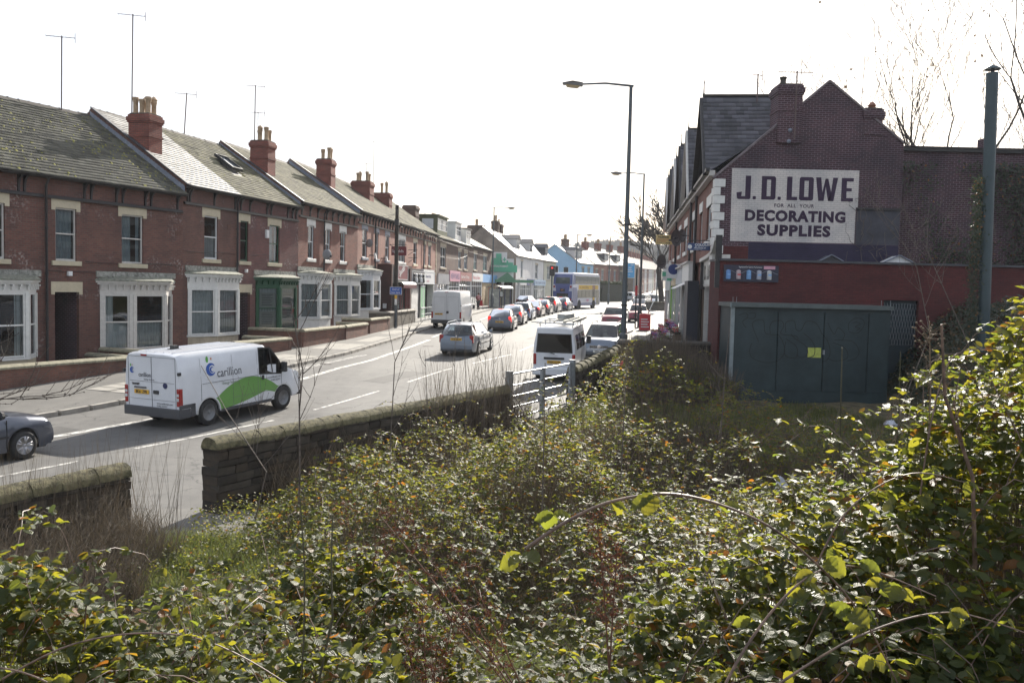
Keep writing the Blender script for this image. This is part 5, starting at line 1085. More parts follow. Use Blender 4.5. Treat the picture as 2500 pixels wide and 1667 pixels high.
# street facade (local y+ = street)
fa = thing('shop_row', 'red brick row with white lintels and slate gablets, running away from the sign building', 'building', (7.36,33.5,jz), FJ[3])
m = MB(); holes = [(1.2,3.1,Z(5.9),Z(7.25)),(5.3,6.6,Z(5.9),Z(7.3)),(9.0,11.3,Z(5.95),Z(7.3)),(14.5,16.8,Z(6),Z(7.35)),(19.8,21.9,Z(6),Z(7.35)),(25,27,Z(6),Z(7.35)),(30,32,Z(6),Z(7.35))]
facade(m, 34.5, Z(5.18), Z(8.3), holes, x0=.05); m.v = [(x,-y,z) for x,y,z in m.v]
m.box(34.3,34.5,-8,0,-.3,Z(8.3)).box(0.05,34.3,-.35,-.14,Z(4.2),Z(8.3))
m.build('wall', B_OLD2, fa)
for a,b,c,d in holes:
    w = MB(); w.box(a,a+.07,-.14,-.08,c,d).box(b-.07,b,-.14,-.08,c,d).box(a+.07,b-.07,-.14,-.08,d-.07,d).box(a+.07,b-.07,-.14,-.08,c,c+.07).box(a+.07,b-.07,-.13,-.09,(c+d)/2-.03,(c+d)/2+.03)
    w = w.build('window', WPVC, fa); MB().quad((a+.07,-.11,c+.07),(b-.07,-.11,c+.07),(b-.07,-.11,d-.07),(a+.07,-.11,d-.07)).build('pane', GL, w)
    MB().box(a-.15,b+.15,-.1,.03,d,d+.42).build('lintel', WSTONE, fa); MB().box(a-.15,b+.15,-.1,.08,c-.2,c).build('sill', WSTONE, fa)
MB().box(.3,34.4,.0,.22,Z(8.2),Z(8.33)).box(.3,34.4,.0,.3,Z(8.33),Z(8.4)).build('cornice', WPAINTD, fa); MB().box(.1,34.4,.22,.36,Z(8.34),Z(8.46)).build('gutter', GUTTER, fa)
for x in (7.6,10.9,23.5): MB().tube([(x,.1,Z(8.3)),(x,.1,Z(4.3))], .06, 8).build('drainpipe', GUTTER, fa)
rf = MB().quad((.3,.3,Z(8.3)),(34.4,.3,Z(8.3)),(34.4,-4.2,Z(11.3)),(.6,-4.2,Z(11.3))).quad((1.2,-4.2,Z(11.3)),(34.4,-4.2,Z(11.3)),(34.4,-6.6,Z(9.4)),(1.2,-6.6,Z(9.4))).build('roof', SLATE_D, fa)
for i, (gx, gzr, hw) in enumerate([(3.73,11.8,2.9),(12.5,12.0,2.7),(18.4,12.15,2.7),(23.3,12.15,2.4),(28.5,12.2,2.4),(33.6,12.25,2.4)]):
    ze = Z(8.35); zr_ = Z(gzr); dp = 3.7 if i else 3.3
    gt = MB().add([(gx-hw,-.05,ze),(gx+hw,-.05,ze),(gx,-.05,zr_)],[(0,1,2)]).build('gablet', B_OLD2, fa)
    MB().add([(gx-hw-.05,.28,ze),(gx,.28,zr_+.03),(gx,-dp,zr_+.03),(gx-hw-.05,-dp,ze),(gx+hw+.05,.28,ze),(gx+hw+.05,-dp,ze),(gx-hw-.05,.28,ze-.12),(gx,.28,zr_-.11),(gx+hw+.05,.28,ze-.12)],[(0,1,2,3),(1,4,5,2),(6,7,1,0),(7,8,4,1)]).build('gablet_roof', SLATE_D, gt)
    MB().bar((gx-hw,.3,ze-.05),(gx,.3,zr_-.05),.05,.22,up=(0,1,0)).bar((gx+hw,.3,ze-.05),(gx,.3,zr_-.05),.05,.22,up=(0,1,0)).build('bargeboard', WPAINTD if i%2 else GUTTER, gt)
    MB().lathe((gx,.25,zr_), [(.05,0),(.06,.1),(.03,.15),(.02,.5),(.035,.55),(.005,.7)], 6).build('finial', GUTTER, gt)
    if i < 3:
        o = slates('slates', -.3, dp-.4, (gx-hw,ze+.02), (gx,zr_+.05), SL_DARK, fa, .24, .32); o.rotation_euler.z = -math.pi/2
    MB().bar((gx,.28,zr_+.05),(gx,-dp,zr_+.05),.22,.07).build('ridge', RIDGE, gt)
    MB().box(gx-.35,gx+.35,-.06,-.03,ze+.5,ze+1.6).build('attic_window', DARKIN, gt)
# ground floor: shop fronts
def rshop(label, x0, x1, zf0, zf1, fm, off=.35, body=DARKIN, fcol=None):
    s = thing('shop', label, 'shop', tuple(wpt(FJ,x0,0,jz)), FJ[3], 'shop fronts down the right side'); L = x1-x0
    MB().box(0,L,.0,off,Z(zf0),Z(zf1)).build('fascia', fm, s); MB().box(-.03,L+.03,0,off+.12,Z(zf1),Z(zf1)+.08).build('cornice', WPAINTD, s)
    MB().box(0,.2,0,off,-.2,Z(zf0)).box(L-.2,L,0,off,-.2,Z(zf0)).box(.2,L-.2,0,off-.05,-.2,.7).build('pilaster', fcol or WPAINTD, s)
    MB().box(.2,L-.2,-.8,-.75,-.2,Z(zf0)).build('interior', body, s)
    f = MB()
    for i in range(4): x = .2+(L-.4)*i/3; f.box(x-.04,x+.04,off-.15,off-.07,.7,Z(zf0))
    f.build('window', WPAINT, s); MB().quad((.2,off-.1,.7),(L-.2,off-.1,.7),(L-.2,off-.1,Z(zf0)),(.2,off-.1,Z(zf0))).build('pane', GL, s)
    return s
m = MB().box(-1.5,0,-.4,.32,-.3,Z(4.15))
s1 = thing('shop', 'decorating shop front with white boarded fascia, big dark letters and a curved cornice', 'shop', tuple(wpt(FJ,-1.55,-.46,jz)), FJ[3], 'shop fronts down the right side')
bd = MB()
for i in range(21): bd.box(i*.305+.006,i*.305+.299,.05,.38+.012*(i%2),Z(4.17),Z(5.2))
bd.build('fascia_board', WPAINT, s1); MB().box(0,6.4,.0,.36,Z(4.1),Z(5.22)).build('fascia_back', WPAINTD, s1)
MB().box(-.04,.1,.3,.52,Z(4.05),Z(5.9)).build('end_board', GUTTER, s1); MB().box(6.3,6.45,0,.5,Z(4.0),Z(5.3)).build('end_board', GUTTER, s1)
cv = MB(); pr = [(0,5.85),(.3,5.82),(.7,5.66),(1.2,5.5),(1.9,5.4),(3,5.33),(6.5,5.27)]
for (xa,za),(xb,zb_) in zip(pr,pr[1:]): cv.add([(xa,.3,Z(za)-.14),(xb,.3,Z(zb_)-.14),(xb,.55,Z(zb_)-.14),(xa,.55,Z(za)-.14),(xa,.3,Z(za)),(xb,.3,Z(zb_)),(xb,.55,Z(zb_)),(xa,.55,Z(za))],[(0,1,2,3),(4,7,6,5),(3,2,6,7),(0,4,5,1),(0,3,7,4),(1,5,6,2)]); cv.add([(xa,.36,Z(5.2)),(xb,.36,Z(5.2)),(xb,.36,Z(zb_)-.14),(xa,.36,Z(za)-.14)],[(0,1,2,3)])
cv.build('cornice', WPAINTD, s1)
gtext('J.D. LOWE', .78, BLACK, s1, (5.9,.4,Z(4.4)), (math.pi/2,0,math.pi), sx=1.1, bold=.03)
MB().box(0,.14,.0,.3,-.3,Z(4.1)).box(.9,1.05,.1,.3,-.3,Z(4.1)).box(1.9,2.2,.1,.3,-.3,Z(4.1)).box(6.1,6.4,.1,.3,-.3,Z(4.1)).box(2.2,6.1,.1,.28,-.3,.75).build('shop_frame', WPAINTD, s1)
MB().quad((.14,.2,.3),(6.1,.2,.3),(6.1,.2,Z(4.1)),(.14,.2,Z(4.1))).build('pane', GL, s1); MB().box(.2,6.3,-1.2,-1.15,-.3,Z(4.1)).build('interior', DARKIN, s1)
gd = MB(); 
for i in range(26): x = 1.2+random.random()*4.6; z = random.choice((.8,1.3,1.8,2.3)); gd.box(x,x+.22,-.4,-.2,z,z+.3)
gd.build('goods', mat('shop_goods',(.3,.25,.2),.6,.8,9,tint=(.5,.45,.3)), s1, kind='stuff')
MB().box(5.5,7.6,.02,.5,-.3,Z(4.35)).build('pilaster', mat('navy_black_pilaster',(.02,.022,.035),.5,.2,3), thing('black_pilaster','broad blue-black pilaster between the two boarded fascias','pilaster',tuple(wpt(FJ,0,0,jz)),FJ[3]))
s2 = rshop('brown-doored shop under the second white boarded fascia', 8.2, 13.0, 4.3, 5.2, WPAINT, .3, mat('brown_doors',(.12,.06,.03),.6,.3,3))
MB().add([(.2,.3,Z(4.3)),(4.5,.3,Z(4.3)),(4.5,.9,Z(4.0)),(.2,.9,Z(4.0))],[(0,1,2,3)]).build('folded_awning', AWN, s2)
s3 = rshop('white shop front between the brown doors and the lime green one', 13.3, 18.6, 4.25, 5.1, mat('pale_sign_board',(.5,.52,.55),.5,.15,3), .3)
s4 = rshop('lime green shop front with stall outside', 18.8, 23.6, 4.2, 5.0, mat('cream_sign_board',(.5,.4,.25),.5,.2,4), .3, fcol=LIME)
s5 = rshop('last shop of the right row with pale sign and hanging goods', 24.0, 30.6, 3.9, 5.1, mat('pale_grey_sign',(.45,.5,.5),.5,.1,3), .35)
# ground floor red extension
ex = thing('shop_extension', 'single-storey red painted brick side wall of the decorating shop', 'building', (7.27,31.9,jz), 0)
XE = lambda x: x-7.27
eh = [(XE(13.1),XE(14.35),-.2,Z(3.75))]
m = MB(); facade(m, 12.5, -.5, Z(5.0), eh, depth=.25); m.box(0,.05,.01,1.6,-.5,Z(5.0)); m.build('wall', B_REDP, ex)
MB().box(-.03,12.5,-.06,1.6,Z(5.0),Z(5.08)).build('flat_roof', SLATE_D, ex)
d = MB().box(eh[0][0],eh[0][1],.2,.25,-.2,Z(3.75)).build('door', mat('dark_blue_green_door',(.02,.035,.045),.6,.2,3), ex)
gr = MB()
for i in range(13): x = eh[0][0]+i*.1; gr.bar((x,.17,1.7),(x+.35,.17,3.2),.008,.008); gr.bar((x,.17,3.2),(x+.35,.17,1.7),.008,.008)
gr.build('grille', GSTEEL, d)
for x0, x1, zt in ((10.95,11.75,5.3),(13.25,14.3,5.34)):
    t = thing('roof_vent', ('dark' if x0<12 else 'white-fronted')+' little gabled roof vent on the flat red extension', 'roof vent', ((x0+x1)/2,32.4,5.08)); w = (x1-x0)/2
    MB().prism([(-w,0),(w,0),(0,zt-5.08)], 0, .6, 'y').build('hood', WPVC if x0 > 12 else SLATE_D, t); MB().bar((-w-.05,-.05,0),(0,-.05,zt-5.06),.1,.03).bar((w+.05,-.05,0),(0,-.05,zt-5.06),.1,.03).build('trim', LEAD, t)
po = thing('poster_board', 'long dark wall poster of five paint tubs above the garage', 'poster', (7.4,31.86,4.28)); PW = 1.93
MB().box(0,PW,-.03,0,0,.58).build('panel', mat('dark_navy_poster',(.02,.02,.045),.4,.2,4), po)
for i in range(5):
    x = .16+i*.36; b_ = [(.15,.3,.6),(.5,.4,.42),(.2,.38,.65),(.4,.42,.5),(.55,.55,.55)][i]
    MB().lathe((x,-.031,.08),[(.07,0),(.085,.02),(.08,.28),(.085,.3),(.03,.33)],8).build('printed_tub', mat('tub_%d'%0 if False else 'tub_print'+'abcde'[i],b_,.5,.2,9), po); MB().box(x-.06,x+.06,-.125,-.11,.22,.27).build('printed_band', REDI if i==1 else SBLUE, po)
sw = MB(); pts = [(x,-.036,.33+.06*math.sin(x*9)) for x in np.linspace(.05,1.9,30)]
for a,b in zip(pts,pts[1:]): sw.quad(a,b,(b[0],b[1],b[2]+.015),(a[0],a[1],a[2]+.015))
sw.build('printed_swirl', LEAD, po)
gtext('Engineered for Superior Performance', .075, SWHITE, po, (.52,-.034,.49), RX, sx=.72); MB().box(1.4,1.8,-.038,-.031,.45,.56).build('printed_logo', PINKI, po)
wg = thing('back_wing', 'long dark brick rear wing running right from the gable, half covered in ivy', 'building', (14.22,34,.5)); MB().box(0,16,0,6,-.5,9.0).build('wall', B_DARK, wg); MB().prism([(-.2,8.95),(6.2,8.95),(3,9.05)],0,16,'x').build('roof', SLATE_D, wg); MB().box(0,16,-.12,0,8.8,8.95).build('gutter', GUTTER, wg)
MB().box(3.2,3.6,-.0,.5,8.95,9.35).build('chimney', B_DARK, wg)
# garage
GREENG = mat('dark_green_sheet_steel', (.014,.03,.036), .5, .25, 1.2, bump=.1, bscale=12, tint=(.022,.04,.045))
ga = thing('garage', 'dark green double-doored steel store with graffiti and a yellow notice', 'garage', (7.28,30,.55)); zg = lambda z: z-.55
MB().box(.06,5.32,.05,1.85,-.3,zg(3.42)).build('body', GREENG, ga)
for a, b in ((.1,1.55),(1.57,3.09),(3.11,4.57),(4.59,5.28)):
    p = MB().box(a+.008,b-.008,0,.05,.1,zg(3.28)).build('door' if .5<a<4 else 'panel', GREENG, ga)
MB().box(.1,5.3,.01,.05,zg(3.285),zg(3.4)).box(.1,5.3,.0,.05,-.3,.09).build('frame', GREENG, ga)
MB().box(-.02,5.34,-.14,1.85,zg(3.42),zg(3.56)).build('roof_edge', mat('grey_green_trim',(.09,.11,.11),.5,.2,4), ga); MB().box(-.06,.06,-.1,.0,zg(3.4),zg(3.56)).box(-.02,.1,-.06,.04,-.3,zg(3.4)).build('corner_trim', mat('pale_trim',(.22,.26,.27),.5,.2,5), ga)
for x in (.02,.14,4.95,5.25): MB().tube([(x,-.05,zg(3.55)),(x,-.05,zg(3.75))], .008, 4).build('spike', GSTEEL, ga)
nt = MB().box(9.87-7.28,10.31-7.28,-.012,-.001,zg(1.79),zg(2.12)).build('notice', mat('yellow_green_notice',(.42,.47,.1),.6,.35,5), ga)
MB().box(10.36-7.28,10.42-7.28,-.05,0,zg(1.9),zg(2.05)).build('padlock', GSTEEL, ga)
GP = mat('graffiti_paint', (.008,.012,.014), .6, .1, 3)
def gpt(px, py): return (7.283+(px-120)/1273*5.3-7.28, zg(3.56-(py-455)*2.851/695))
for ln_ in [[(345,770),(290,640),(310,600),(375,595),(392,690),(440,708),(500,708)],[(435,700),(430,640),(455,600),(520,595),(540,640),(520,700),(640,715),(660,745)],[(290,780),(275,840),(300,900),(400,935),(500,920),(555,850),(540,770),(500,708)],[(560,760),(560,870),(640,893),(660,850),(640,790),(560,740)],[(560,690),(555,610),(620,592),(640,660),(680,668),(720,595),(800,610),(850,700)],[(650,870),(700,888),(740,850),(720,790),(640,740),(600,700)],[(700,690),(760,740),(795,800),(790,870),(740,888)],[(850,690),(900,760),(920,840),(900,900),(860,918)],[(890,600),(920,660),(950,690),(975,640),(1030,690),(1010,745)],[(950,740),(1000,740),(1100,750),(1150,820),(1130,880),(1060,908)],[(940,760),(1020,790),(1060,840),(1050,890),(960,908),(900,890)],[(1060,660),(1060,600),(1110,560),(1170,570),(1180,620),(1130,680),(1060,670)],[(1090,600),(1120,590),(1150,605),(1110,630),(1150,640),(1120,660)],[(170,560),(230,540),(250,570),(210,610),(240,660)],[(260,540),(310,540),(300,580),(250,580)]]:
    P = [gpt(*p) for p in ln_]
    # smooth with catmull-rom
    Q = []
    for i in range(len(P)-1):
        p0, p1, p2, p3 = P[max(i-1,0)], P[i], P[i+1], P[min(i+2,len(P)-1)]
        for k in range(6):
            t_ = k/6; Q.append(tuple(.5*((2*p1[j])+(-p0[j]+p2[j])*t_+(2*p0[j]-5*p1[j]+4*p2[j]-p3[j])*t_*t_+(-p0[j]+3*p1[j]-3*p2[j]+p3[j])*t_**3) for j in (0,1)))
    Q.append(P[-1])
    gf = MB()
    for a, b in zip(Q, Q[1:]):
        dx, dz = b[0]-a[0], b[1]-a[1]; l = math.hypot(dx,dz) or 1; nx, nz = -dz/l*.011, dx/l*.011
        gf.quad((a[0]-nx,-.014,a[1]-nz),(b[0]-nx,-.014,b[1]-nz),(b[0]+nx,-.014,b[1]+nz),(a[0]+nx,-.014,a[1]+nz))
    gf.build('graffiti_stroke', GP, ga)

# flue
FLG = mat('flue_green_grey', (.035,.06,.07), .45, .15, 2)
fl = thing('metal_flue', 'tall blue-green metal flue pipe with conical rain cap', 'flue', (14.1,27,2.9)); MB().tube([(.03,0,-.6),(-.14,0,7.62)], .168, 20).build('pipe', FLG, fl, smooth=True)
MB().lathe((-.14,0,7.72), [(.235,0),(.22,.03),(.03,.14),(.01,.15)], 20).build('rain_cap', FLG, fl, smooth=True); MB().tube([(-.14,0,7.6),(-.14,0,7.85)], .05, 8).build('strut', GUTTER, fl)
# boundary pieces by the shop
gwall('low dark boundary wall with thin coping, left of the garage', [(4.0,33.0),(7.3,33.05)], 1.93, th=.2, bm=B_BLACK, cm=mat('dark_coping',(.07,.065,.06),.8,.3,4))
t = thing('litter_bin', 'dark green upright bin against the red painted wall', 'bin', (7.75,31.55,1.0)); bevel(MB().box(-.13,.13,-.14,.14,-.5,.9).box(-.15,.15,-.16,.16,.9,1.0).build('body', mat('bin_green',(.02,.05,.045),.6,.2,3), t),.02)
# hanging signs, right side
def rsign(x, w, z0, z1, m, label, y0=.05):
    t = thing('hanging_sign', label, 'hanging sign', tuple(wpt(FJ,x,0,z0)), FJ[3], 'signs hung out from the walls'); MB().box(-.05,.05,y0,y0+w,0,z1-z0).build('panel', m, t); MB().tube([(0,0,z1-z0+.1),(0,y0+w,z1-z0+.1)], .02, 5).build('bracket', PLASTIC, t); return t
t = rsign(.75, .84, 5.45, 5.72, mat('navy_blue_sign',(.03,.06,.16),.4,.15,3), 'small navy hanging sign lettered COLOUR Advice CENTRE', .05)
gtext('COLOUR', .12, SWHITE, t, (-.055,.62,.165), (math.pi/2,0,-math.pi/2), sx=1.1, bold=.004); gtext('Advice', .13, SWHITE, t, (-.055,.66,.06), (math.pi/2,0,-math.pi/2), sx=1.25, shear=.3); gtext('C E N T R E', .05, SWHITE, t, (-.055,.62,.012), (math.pi/2,0,-math.pi/2), sx=1.1)
MB().lathe((-.056,.8,.13),[(.0,-.003),(.08,0),(.08,.002),(.0,.003)],12,axis='x').build('emblem', SWHITE, t)
t = rsign(27.6, 1.1, 7.0, 7.62, mat('yellow_cream_sign',(.62,.47,.2),.5,.08,3), 'cream-yellow hanging sign headed Hadfields with an arrow', .1)
gtext('Hadfields', .2, BLACK, t, (-.055,1.06,.43), (math.pi/2,0,-math.pi/2), sx=.95, bold=.004); gtext('Carpet Warehouse', .1, REDI, t, (-.055,1.12,.3), (math.pi/2,0,-math.pi/2), sx=1.1); gtext('& Furnishing', .1, REDI, t, (-.055,1.12,.18), (math.pi/2,0,-math.pi/2), sx=1.1); gtext('0114 255', .09, BLACK, t, (-.055,1.12,.07), (math.pi/2,0,-math.pi/2))
MB().prism([(.55,.1),(.32,.1),(.32,.14),(.22,.085),(.32,.03),(.32,.07),(.55,.07)],-.058,-.054,'x').build('arrow', BLACK, t)
for x, z, r_, lab in ((8.4,6.35,.42,'largest dark satellite dish on the shop row, behind the navy sign'),(4.2,6.2,.3,'dark satellite dish nearest the quoined corner'),(24.5,5.75,.5,'dark satellite dish low on the far part of the shop row')):
    dish(wpt(FJ,x,.75,z), FJ[3]+2.4, lab, r=r_)
t = rsign(17.5, .8, 4.6, 5.4, SWHITE, 'white hanging sign with blue round mark above the white shop front', .1); MB().lathe((-.056,.5,.5),[(.0,-.003),(.3,0),(.3,.002),(.0,.003)],14,axis='x').build('emblem', NAVYI, t)
t = rsign(21.5, .8, 4.5, 5.2, SWHITE, 'green cross hanging sign above the lime green shop', .1); MB().box(-.1,.1,.4,.66,.0,.8).box(-.1,.1,.15,.95,.27,.53).build('green_cross', PGREEN, t)
# flower and vegetable stands
rd = random.Random(9)
COLS = [mat('bloom_'+n,c,.7,.3,12) for n,c in (('red',(.5,.05,.06)),('white',(.6,.6,.58)),('pink',(.5,.15,.3)),('lime',(.25,.4,.05)),('violet',(.25,.15,.4)),('orange',(.5,.2,.03)))]
for i, x in enumerate((10.2,12.6,15.2,18.0)):
    p = wpt(FJ, x, 1.35, 0); t = thing('flower_stand', ['flower stand nearest the black pilaster, mostly lime and white pots','second flower stand along, red and violet pots','third flower stand along, mixed pale pots','farthest flower stand, by the lime green shop'][i], 'flower stand', (p.x,p.y,gz(p.y)+.12), FJ[3])
    MB().box(-1,1,-.9,-.5,0,.95).box(-1,1,-.5,-.1,0,.65).box(-1,1,-.1,.3,0,.35).build('staging', mat('stand_wood',(.1,.07,.05),.8,.3,4), t)
    mbs = [MB() for _ in COLS]; pots = MB()
    for k in range(46):
        lv = rd.randrange(3); px_ = rd.uniform(-.95,.95); py_ = (-.7,-.3,.1)[lv]+rd.uniform(-.12,.12); pz = (.95,.65,.35)[lv]
        pots.lathe((px_,py_,pz),[(.05,0),(.075,.12)],6); c = rd.choice([3,1,1,3,0] if i==0 else ([0,4,2,1] if i==1 else [0,1,2,4,5]))
        for q_ in range(4): a,b,h = rd.uniform(-.08,.08), rd.uniform(-.08,.08), rd.uniform(.15,.32); mbs[c].lathe((px_+a,py_+b,pz+h),[(.02,-.03),(.055,0),(.02,.03)],5)
    pots.build('pot', mat('black_pot',(.04,.035,.03),.7,.2,3), t, kind='stuff')
    for m_, mb in zip(COLS, mbs):
        if mb.v: mb.build('blooms', m_, t, kind='stuff')
# ---------------------------------------------------------------- stone walls and field gate in the foreground
STONE = [brick('wall_stone_'+n, c, [x*.7 for x in c], [x*.8 for x in c], bw=9, bh=9, soot=.5, bump=0) for n, c in (('dark',(.042,.035,.027)),('brown',(.06,.046,.032)),('grey',(.07,.06,.047)))]
MOSSY = mat('mossy_round_coping', (.06,.055,.03), .95, .6, 7, bump=1, bscale=45, tint=(.135,.12,.065))
MORT = mat('wall_core', (.035,.03,.024), .95, .3, 5)
def stonewall(label, x0, y0, hd, L, zb0, zt0, seed, end=True, zt1=None, zb1=None, th=.34):
    rd = random.Random(seed); t = thing('stone_wall', label, 'wall', (x0,y0,zb0), math.pi/2-R(hd)); zt1 = zt1 or zt0; zb1 = zb1 if zb1 is not None else zb0
    top = lambda x: (zt0-zb0-.2)+(zt1-zt0)*x/L
    MB().prism([(.06,-.4),(L,-.4),(L,top(L)),(.06,top(0))], -th/2+.05, th/2-.05, 'y').build('core', MORT, t)
    mes = []
    for k in range(9):
        mb = MB().box(-.5,.5,-.5,.5,-.5,.5); mb.v = [(x+rd.uniform(-.05,.05),y+rd.uniform(-.06,.06),z+rd.uniform(-.06,.06)) for x,y,z in mb.v]; me = mb.mesh('stone', STONE[k%3]); mes.append(me)
    def put(cx, cy, cz, sx, sy, sz):
        o = link('stone', rd.choice(mes), t, (cx,cy,cz), (rd.uniform(-.03,.03),rd.uniform(-.03,.03),rd.uniform(-.02,.02)), (sx,sy,sz)); return o
    z = -.1
    while z < top(0)-.03:
        h = min(rd.uniform(.1,.17), max(.06,top(0)-z))
        x = 0
        while x < L:
            w = rd.uniform(.18,.5); w = min(w, L-x)
            if w > .05: put(x+w/2, -th/2+.09+rd.uniform(-.015,.02), z+h/2+(zt1-zt0)*x/L, w-.014, .2, h-.014)
            x += w
        if end:
            put(.1+rd.uniform(-.02,.02), .03, z+h/2, .2, th*.98+rd.uniform(0,.03), h-.01)
        z += h
    x = -.06
    while x < L:
        w = rd.uniform(.42,.62); r = th/2+.02
        prof = [(r*math.cos(a), .2*math.sin(a)**.8 if math.sin(a) > 0 else 0) for a in np.linspace(0,math.pi,9)]
        mb = MB(); nn = 5; o = 0
        for i in range(nn+1):
            xx = .005+(w-.01)*i/nn
            for (py,pz) in prof: mb.v.append((xx, py*rd.uniform(.96,1.04), pz*rd.uniform(.94,1.06)))
        k = len(prof)
        for i in range(nn):
            for j in range(k-1): mb.f.append([i*k+j,i*k+j+1,(i+1)*k+j+1,(i+1)*k+j]); mb.m.append(0)
        mb.f.append(list(range(k))); mb.m.append(0); mb.f.append([nn*k+j for j in range(k)][::-1]); mb.m.append(0)
        c = mb.build('coping_stone', MOSSY, t, smooth=True, loc=(x,0,top(max(0,x))+rd.uniform(-.006,.008)))
        x += w
    return t
d28 = Vector((math.sin(R(28)), math.cos(R(28)))); A0 = Vector((-5.03,15.07))
stonewall('long mossy round-topped stone wall running from the opening to the field gate', -5.03, 15.07, 28, 10.35, -.05, 1.25, 1, zb1=.1)
p = A0-d28*1.75; s_ = A0-d28*9.2
stonewall('mossy stone wall on the left of the opening, behind dry grass', s_.x, s_.y, 28, 7.45, -.1, 1.1, 2, end=False)
# visible end of the left wall
p1 = A0+d28*14.85
stonewall('ivy-smothered stone wall beyond the field gate', p1.x, p1.y, 23, 5.0, .2, 1.5, 3, zt1=1.93)
gt = thing('field_gate', 'galvanised five-bar field gate with square posts across the gap in the wall', 'gate', (-.05,24.4,.1), math.pi/2-R(28)); GL_ = 4.15
for x, w, h in ((0,.16,1.5),(GL_,.16,1.56)): MB().box(x-w/2,x+w/2,-w/2,w/2,-.4,h).box(x-w/2-.01,x+w/2+.01,-w/2-.01,w/2+.01,h,h+.02).build('post', GSTEEL, gt)
for z0, z1 in ((1.42,1.47),(1.1,1.14),(.8,.84),(.5,.54),(.2,.24)): MB().tube([(.1,0,z0),(GL_-.1,0,z1)], .026, 8).build('rail', GSTEEL, gt, smooth=True)
MB().box(1.98,2.12,-.04,.04,.0,1.47).box(.12,.18,-.03,.03,.15,1.45).box(GL_-.2,GL_-.14,-.03,.03,.2,1.5).build('upright', GSTEEL, gt)
# ---------------------------------------------------------------- street furniture
def lamp(x, y, h, arm, ang, label, r=.09, col=LAMPG):
    zb = gz(y)+.1; t = thing('street_lamp', label, 'street lamp', (x,y,zb), ang, 'tall street lamps')
    MB().tube([(0,0,-.2),(0,0,1.5),(0,0,1.55),(0,0,h)], [r*1.6,r*1.6,r,r*.62], 12).build('column', col, t, smooth=True)
    MB().tube([(-.1,0,h),(arm*.5,0,h+.08),(arm,0,h+.02)], [.05,.04,.035], 8).build('arm', col, t, smooth=True)
    MB().add([(arm-.1,-.1,h-.06),(arm+.65,-.13,h+.0),(arm+.65,.13,h+.0),(arm-.1,.1,h-.06),(arm-.1,-.08,h+.08),(arm+.3,-.12,h+.13),(arm+.68,-.08,h+.06),(arm+.68,.08,h+.06),(arm+.3,.12,h+.13),(arm-.1,.08,h+.08)],[(0,1,6,5,4),(3,9,8,7,2),(4,5,8,9),(5,6,7,8),(0,4,9,3),(1,2,7,6),(0,3,2,1)]).build('lantern', mat('lantern_grey',(.14,.13,.12),.5,.1,4), t)
    MB().add([(arm,-.1,h-.06),(arm+.55,-.11,h-.01),(arm+.55,.11,h-.01),(arm,.1,h-.06),(arm+.1,-.06,h-.14),(arm+.5,-.06,h-.1),(arm+.5,.06,h-.1),(arm+.1,.06,h-.14)],[(0,1,5,4),(1,2,6,5),(2,3,7,6),(3,0,4,7),(4,5,6,7)]).build('bowl', mat('amber_bowl',(.5,.38,.22),.3,.1,4), t)
    MB().box(r*1.2,r*1.75,-.06,.06,.5,1.1).build('hatch', col, t)
    return t
l1 = lamp(4.32, 35, 11.0, 1.95, math.pi, 'tallest, nearest street lamp standing behind the ivy wall on the right', r=.105)
for z, c in ((2.6,BLACK),(5.7,BLACK)): MB().tube([(0,0,z),(0,0,z+.06)], .125, 12).build('band', c, l1)
l2 = lamp(9.2, 65.3, 11.0, 1.75, math.pi, 'street lamp at the far kerb beside the red pavement board', r=.1)
lamp(-2.3, 99, 11.0, 1.7, .25, 'street lamp with rightward arm beside the bus shelter', r=.1)
lamp(8.6, 124, 9.6, 1.4, 0, 'street lamp rising behind the double-decker bus', r=.1)
lamp(15.0, 142, 10.4, 1.5, 0, 'distant street lamp in front of the clipped hedge', r=.1)
lamp(20.2, 127, 10.6, 1.6, math.pi, 'street lamp half hidden behind the bare street tree', r=.1)
t = thing('bus_flag_pole', 'slim black and red pole just left of the second street lamp', 'pole', (8.75,64.2,gz(64)+.12)); MB().tube([(0,0,0),(0,0,4.2)], .05, 8).build('pole', BLACK, t); MB().box(-.08,.08,-.05,.05,2.3,3.0).build('red_plate', REDI, t)
tp = thing('telegraph_pole', 'dark wooden telegraph pole behind the grey sign post', 'telegraph pole', (-7.62,58.6,gz(58)+.1)); MB().tube([(0,0,-.2),(0,0,7.9)], [.15,.11], 10).build('pole', mat('creosoted_wood',(.035,.028,.022),.85,.4,4), tp, smooth=True)
MB().box(-.14,.14,-.14,.14,6.6,7.0).tube([(-.0,-.13,7.3),(0,-.13,7.6)],.05,6).build('junction_box', GUTTER, tp)
sp = thing('sign_post', 'grey metal post carrying a small blue road sign and yellow sticker', 'sign post', (-7.46,57.5,gz(57.5)+.1)); MB().tube([(0,0,-.1),(0,0,2.55)], .085, 12).build('post', LAMPG, sp, smooth=True)
b_ = MB().box(-.36,.36,-.13,-.1,2.18,2.62).build('sign_panel', mat('road_sign_blue',(.02,.09,.4),.35,.05,3), sp); MB().box(-.38,-.36,-.135,-.1,2.16,2.64).box(.36,.38,-.135,-.1,2.16,2.64).box(-.36,.36,-.135,-.1,2.62,2.64).box(-.36,.36,-.135,-.1,2.16,2.18).build('border', SWHITE, b_)
gtext('End of', .17, SWHITE, b_, (0,-.132,2.43), RX, align='CENTER'); gtext('bus lane', .17, SWHITE, b_, (0,-.132,2.24), RX, align='CENTER')
MB().box(-.075,.075,-.1,-.085,1.9,2.12).build('yellow_sticker', PLATEY, sp); MB().box(-.075,.075,-.1,-.085,1.5,1.88).build('white_sticker', SWHITE, sp)
